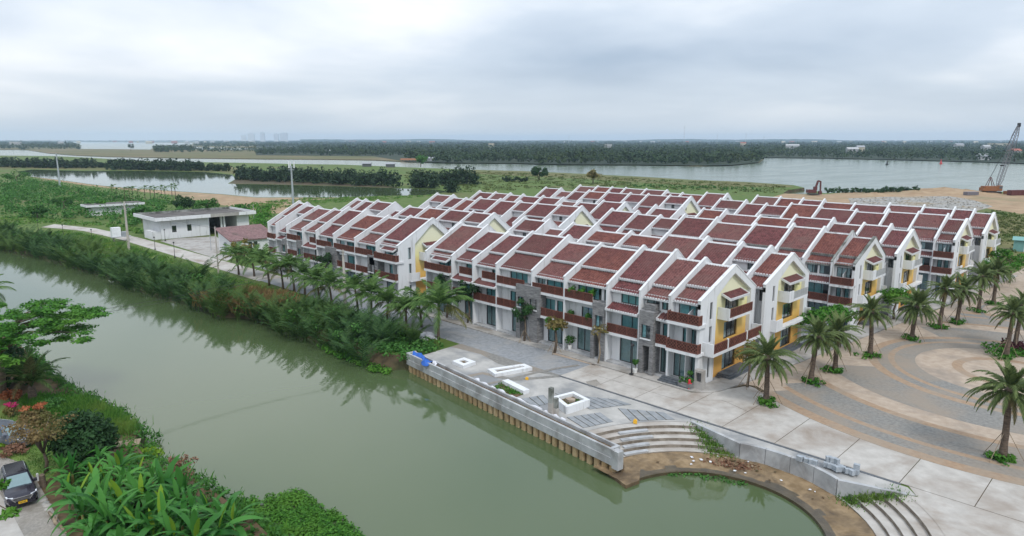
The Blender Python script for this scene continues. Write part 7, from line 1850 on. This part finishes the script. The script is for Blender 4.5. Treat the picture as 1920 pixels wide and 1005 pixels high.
# dock ramp
x_, y_ = G(234, 832); dk = empty('dock', (x_, y_, -0.3), YAW + 0.35, label='small grey plank dock on posts at the near shore', cat='dock')
for k in range(6): MB().box(-1.15, 1.15, -0.6 + 0.2 * k, -0.42 + 0.2 * k, 0.3, 0.36).obj('plank', 'old_wood', dk)
for sx in (-1, 1):
    for sy in (-0.5, 0.5): MB().tube([(sx, sy, -1.6), (sx, sy, 0.298)], 0.05, 6).obj('post', 'old_wood', dk)
bush('water_plant', 266, 838, 1.5, 0.8, 'leaf_lime', 'yellow-green leafy plant at the water edge beside the dock', 20, 0.14, 60, 'plant', -1.2)
bush('water_plant', 250, 862, 1.6, 1.0, 'leaf_bright', 'green leafy plant below the plank dock', 20, 0.16, 60, 'plant', -0.9)

# ---- banana plants
def banana_leaf(L, w, el0, el1, k, fold=0.25):
    V = []; F = []; n = 9; p = np.zeros(3); pts = []
    for i in range(n + 1):
        t = i / n; e_ = RAD(el0 + (el1 - el0) * t); pts.append((p.copy(), e_)); p = p + np.array([math.cos(e_), 0, math.sin(e_)]) * L / n
    for i, (q, e_) in enumerate(pts):
        t = i / n
        ww = w * (0.04 if t < 0.16 else (math.sin(math.pi * min(1, (t - 0.13) / 0.87) ** 0.75) ** 0.55 if t < 0.99 else 0.02))
        nz = np.array([-math.sin(e_), 0, math.cos(e_)])
        jag = 1 + 0.12 * math.sin(i * 2.9 + k)
        V += [q + np.array([0, -ww * jag, 0]) + nz * ww * fold, q, q + np.array([0, ww, 0]) + nz * ww * fold]
        if i:
            a = 3 * (i - 1); b = 3 * i
            F += [(a, b, b + 1, a + 1), (a + 1, b + 1, b + 2, a + 2)]
    return mesh_np('leaf', V, F, 'leaf_banana', True)
bl = [banana_leaf(2.5, 0.20, 70, 5, 0), banana_leaf(2.8, 0.22, 48, -35, 1), banana_leaf(2.6, 0.22, 28, -65, 2), banana_leaf(2.1, 0.19, 84, 60, 3), banana_leaf(2.4, 0.20, 10, -75, 4, 0.1)]
torn = [mesh_np('leaf', V_, [list(f) for f in F_], 'leaf_banana') for V_, F_ in (frond(L=2.6, el0=62, el1=-28, n=20, leaf=0.3, wid=0.13, sag=0.12, start=0.14), frond(L=2.5, el0=35, el1=-60, n=20, leaf=0.3, wid=0.13, sag=0.2, start=0.14))]
lime_leaf = bl[3].copy(); lime_leaf.materials.clear(); lime_leaf.materials.append(MATS['leaf_lime'])
BAN = [(118, 900), (150, 885), (175, 905), (205, 880), (225, 900), (128, 935), (165, 940), (200, 925), (235, 935), (262, 910), (150, 975), (188, 965), (222, 972), (258, 958), (290, 930), (310, 955), (285, 985), (250, 1005), (205, 1010), (320, 995), (350, 960), (365, 1000), (330, 1040), (395, 985), (290, 1035), (238, 1048), (180, 1045), (412, 1030), (370, 1050), (440, 1010), (137, 912), (190, 892), (215, 915), (246, 918), (180, 925), (215, 945), (248, 942), (275, 945), (300, 975), (270, 970), (236, 985), (202, 990), (335, 975), (345, 1018), (310, 1018), (380, 1020), (420, 1000), (265, 1022), (220, 1028), (160, 1000)]
def ban_label(i, px, py):
    col = 'inland' if px < 170 else ('middle' if px < 270 else 'waterside'); row = ['back row by the round bush', 'second row', 'third row', 'front row at the bottom edge'][0 if py < 915 else 1 if py < 955 else 2 if py < 1000 else 3]
    return 'banana plant in the %s part, %s' % (col, row)
seen = {}
for i, (px, py) in enumerate(BAN):
    x_, y_ = G(px, py); lb = ban_label(i, px, py); seen[lb] = seen.get(lb, 0) + 1
    if seen[lb] > 1: lb += ', %s from the drive' % ORD[seen[lb] - 1]
    h = random.uniform(0.6, 1.5); s = random.uniform(0.55, 0.9) if py < 955 else random.uniform(0.85, 1.25)
    o = empty('banana_plant', (x_, y_, -0.1), random.uniform(0, 6.28), label=lb, cat='banana plant', group='banana plants on the near bank')
    MB().tube([(0, 0, 0), (0.03, 0, h * 0.5), (0.05, 0.02, h)], [0.13, 0.11, 0.07], 8).obj('stem', 'leaf_olive', o, smooth=True)
    n = random.randint(9, 12)
    for k in range(n): 
        me = bl[(k * 3 + i) % 5 if k else 3]
        if k and random.random() < 0.42: me = random.choice(torn)
        if k == 0 and random.random() < 0.45: me = lime_leaf
        link('leaf', me, o, (0.05, 0.02, h - 0.05), (random.uniform(-0.2, 0.2), random.uniform(-0.15, 0.15), k * 2.4 + random.uniform(-0.3, 0.3)), s * random.uniform(0.8, 1.1))
gp = scatter_poly(GP([(120, 890), (255, 868), (285, 872), (305, 895), (400, 945), (480, 1000), (530, 1040), (470, 1080), (200, 1080)]), 340, -0.05)
V, F = leafcloud([(a, b, 0.15) for a, b, c in gp], [(0.55, 0.55, 0.3)] * len(gp), 30, 0.15, up=0.5); tag(link('bank_weeds', mesh_np('bank_weeds', V, F, 'leaf_mid')), 'dark weeds on the soil under the bananas', 'weeds', kind='stuff')
# water hyacinth mat
hy_ = scatter_poly(GP([(415, 960), (450, 940), (470, 938), (520, 932), (560, 922), (585, 935), (590, 952), (630, 965), (648, 985), (672, 1000), (690, 1040), (560, 1060), (450, 1010)], WZ), 400, WZ + 0.2)
V, F = leafcloud(hy_, [(0.45, 0.45, 0.22)] * len(hy_), 46, 0.11, up=0.9); tag(link('hyacinth_mat', mesh_np('hyacinth_mat', V, F, 'leaf_bright')), 'floating mat of dense green water hyacinth at the bottom edge', 'water plants', kind='stuff')
# stones and driftwood along the drive
for i, (px, py, s) in enumerate(((81, 936, 0.22), (83, 943, 0.18), (88, 946, 0.24), (90, 953, 0.2), (86, 940, 0.16), (72, 897, 0.15))):
    x_, y_ = G(px, py); V = []; F = []
    for a in range(8):
        for j in range(5): u, v = a / 8 * 6.283, j / 4 * 1.57; V.append((s * math.cos(u) * math.cos(v) * (1.3 + 0.2 * math.sin(3 * u)), s * math.sin(u) * math.cos(v), s * 0.6 * math.sin(v)))
    for a in range(8):
        for j in range(4): F.append((a * 5 + j, ((a + 1) % 8) * 5 + j, ((a + 1) % 8) * 5 + j + 1, a * 5 + j + 1))
    tag(link('edging_stone', mesh_np('edging_stone', V, F, 'concrete', True), None, (x_, y_, -0.1), (0, 0, random.uniform(0, 3))), 'rounded pale stone edging the drive, %s from the car' % ORD[(i + 1) % 6], 'stone', 'stones edging the drive')
pts = [(*G(92, 961), 0.02), (*G(100, 970), 0.06), (*G(104, 981), 0.03), (*G(114, 988), 0.06), (*G(124, 1000), 0.02)]
dw = empty('driftwood', (0, 0, 0), label='grey driftwood branch lying along the drive edge', cat='driftwood'); MB().tube(pts, [0.09, 0.1, 0.12, 0.1, 0.06], 7).obj('trunk', 'old_wood', dw, smooth=True); MB().tube([pts[2], (*G(110, 968), 0.25), (*G(115, 960), 0.35)], [0.07, 0.05, 0.025], 6).obj('branch', 'old_wood', dw)
x_, y_ = G(81, 910); tag(MB().tube([(0, 0, 0), (0, 0, 0.9), (0.02, 0, 1.0)], [0.22, 0.2, 0.1], 9).obj('tree_stump', 'bark', None, (x_, y_, -0.1)), 'dark hollow tree stump beside the bananas', 'stump')
x_, y_ = G(71, 899); tag(MB().tube([(0, 0, 0), (0, 0, 0.55), (0, 0, 0.6)], [0.09, 0.09, 0.05], 8).obj('marker_post', 'plaster', None, (x_, y_, -0.1)), 'short white marker post on the lawn edge', 'post')
# overhanging sprigs of a tree standing left of the picture
bx, by = G(-150, 1010); cl = []
for px, py, z in ((8, 905, 5.2), (2, 912, 5.0), (18, 957, 5.6), (4, 968, 5.4), (26, 962, 5.5), (-40, 930, 5.6), (-70, 960, 6.0)):
    x_, y_ = G(px, py, z); cl.append((x_ - bx, y_ - by, z + 0.1, 0.33, 0.16))
tree('verge_tree', (bx, by, -0.1), 7.0, 0.15, cl, 'leaf_bright', 0.13, 42, 'tree beyond the left edge whose leafy sprigs overhang the drive', limbs=7, trunk_top=0.6)

# ================================================================== AIR
# pale haze that fades the far shore; closed box round camera and scene, sky outside
hb = 11800
hz = MB().box(CAM_XY[0] - hb, CAM_XY[0] + hb, CAM_XY[1] - hb, CAM_XY[1] + hb, -4.2, 125.0).obj('haze', 'glass')
hm = bpy.data.materials.new('haze_air'); hm.use_nodes = True
hm.node_tree.nodes.clear()
ho = hm.node_tree.nodes.new('ShaderNodeOutputMaterial'); hv = hm.node_tree.nodes.new('ShaderNodeVolumePrincipled')
hv.inputs['Color'].default_value = (0.62, 0.80, 1.0, 1)
hv.inputs['Density'].default_value = 0.00008
hv.inputs['Anisotropy'].default_value = 0.0
hm.node_tree.links.new(hv.outputs[0], ho.inputs['Volume'])
hz.data.materials.clear(); hz.data.materials.append(hm)
tag(hz, 'pale even haze over the river plain', 'haze', kind='stuff')
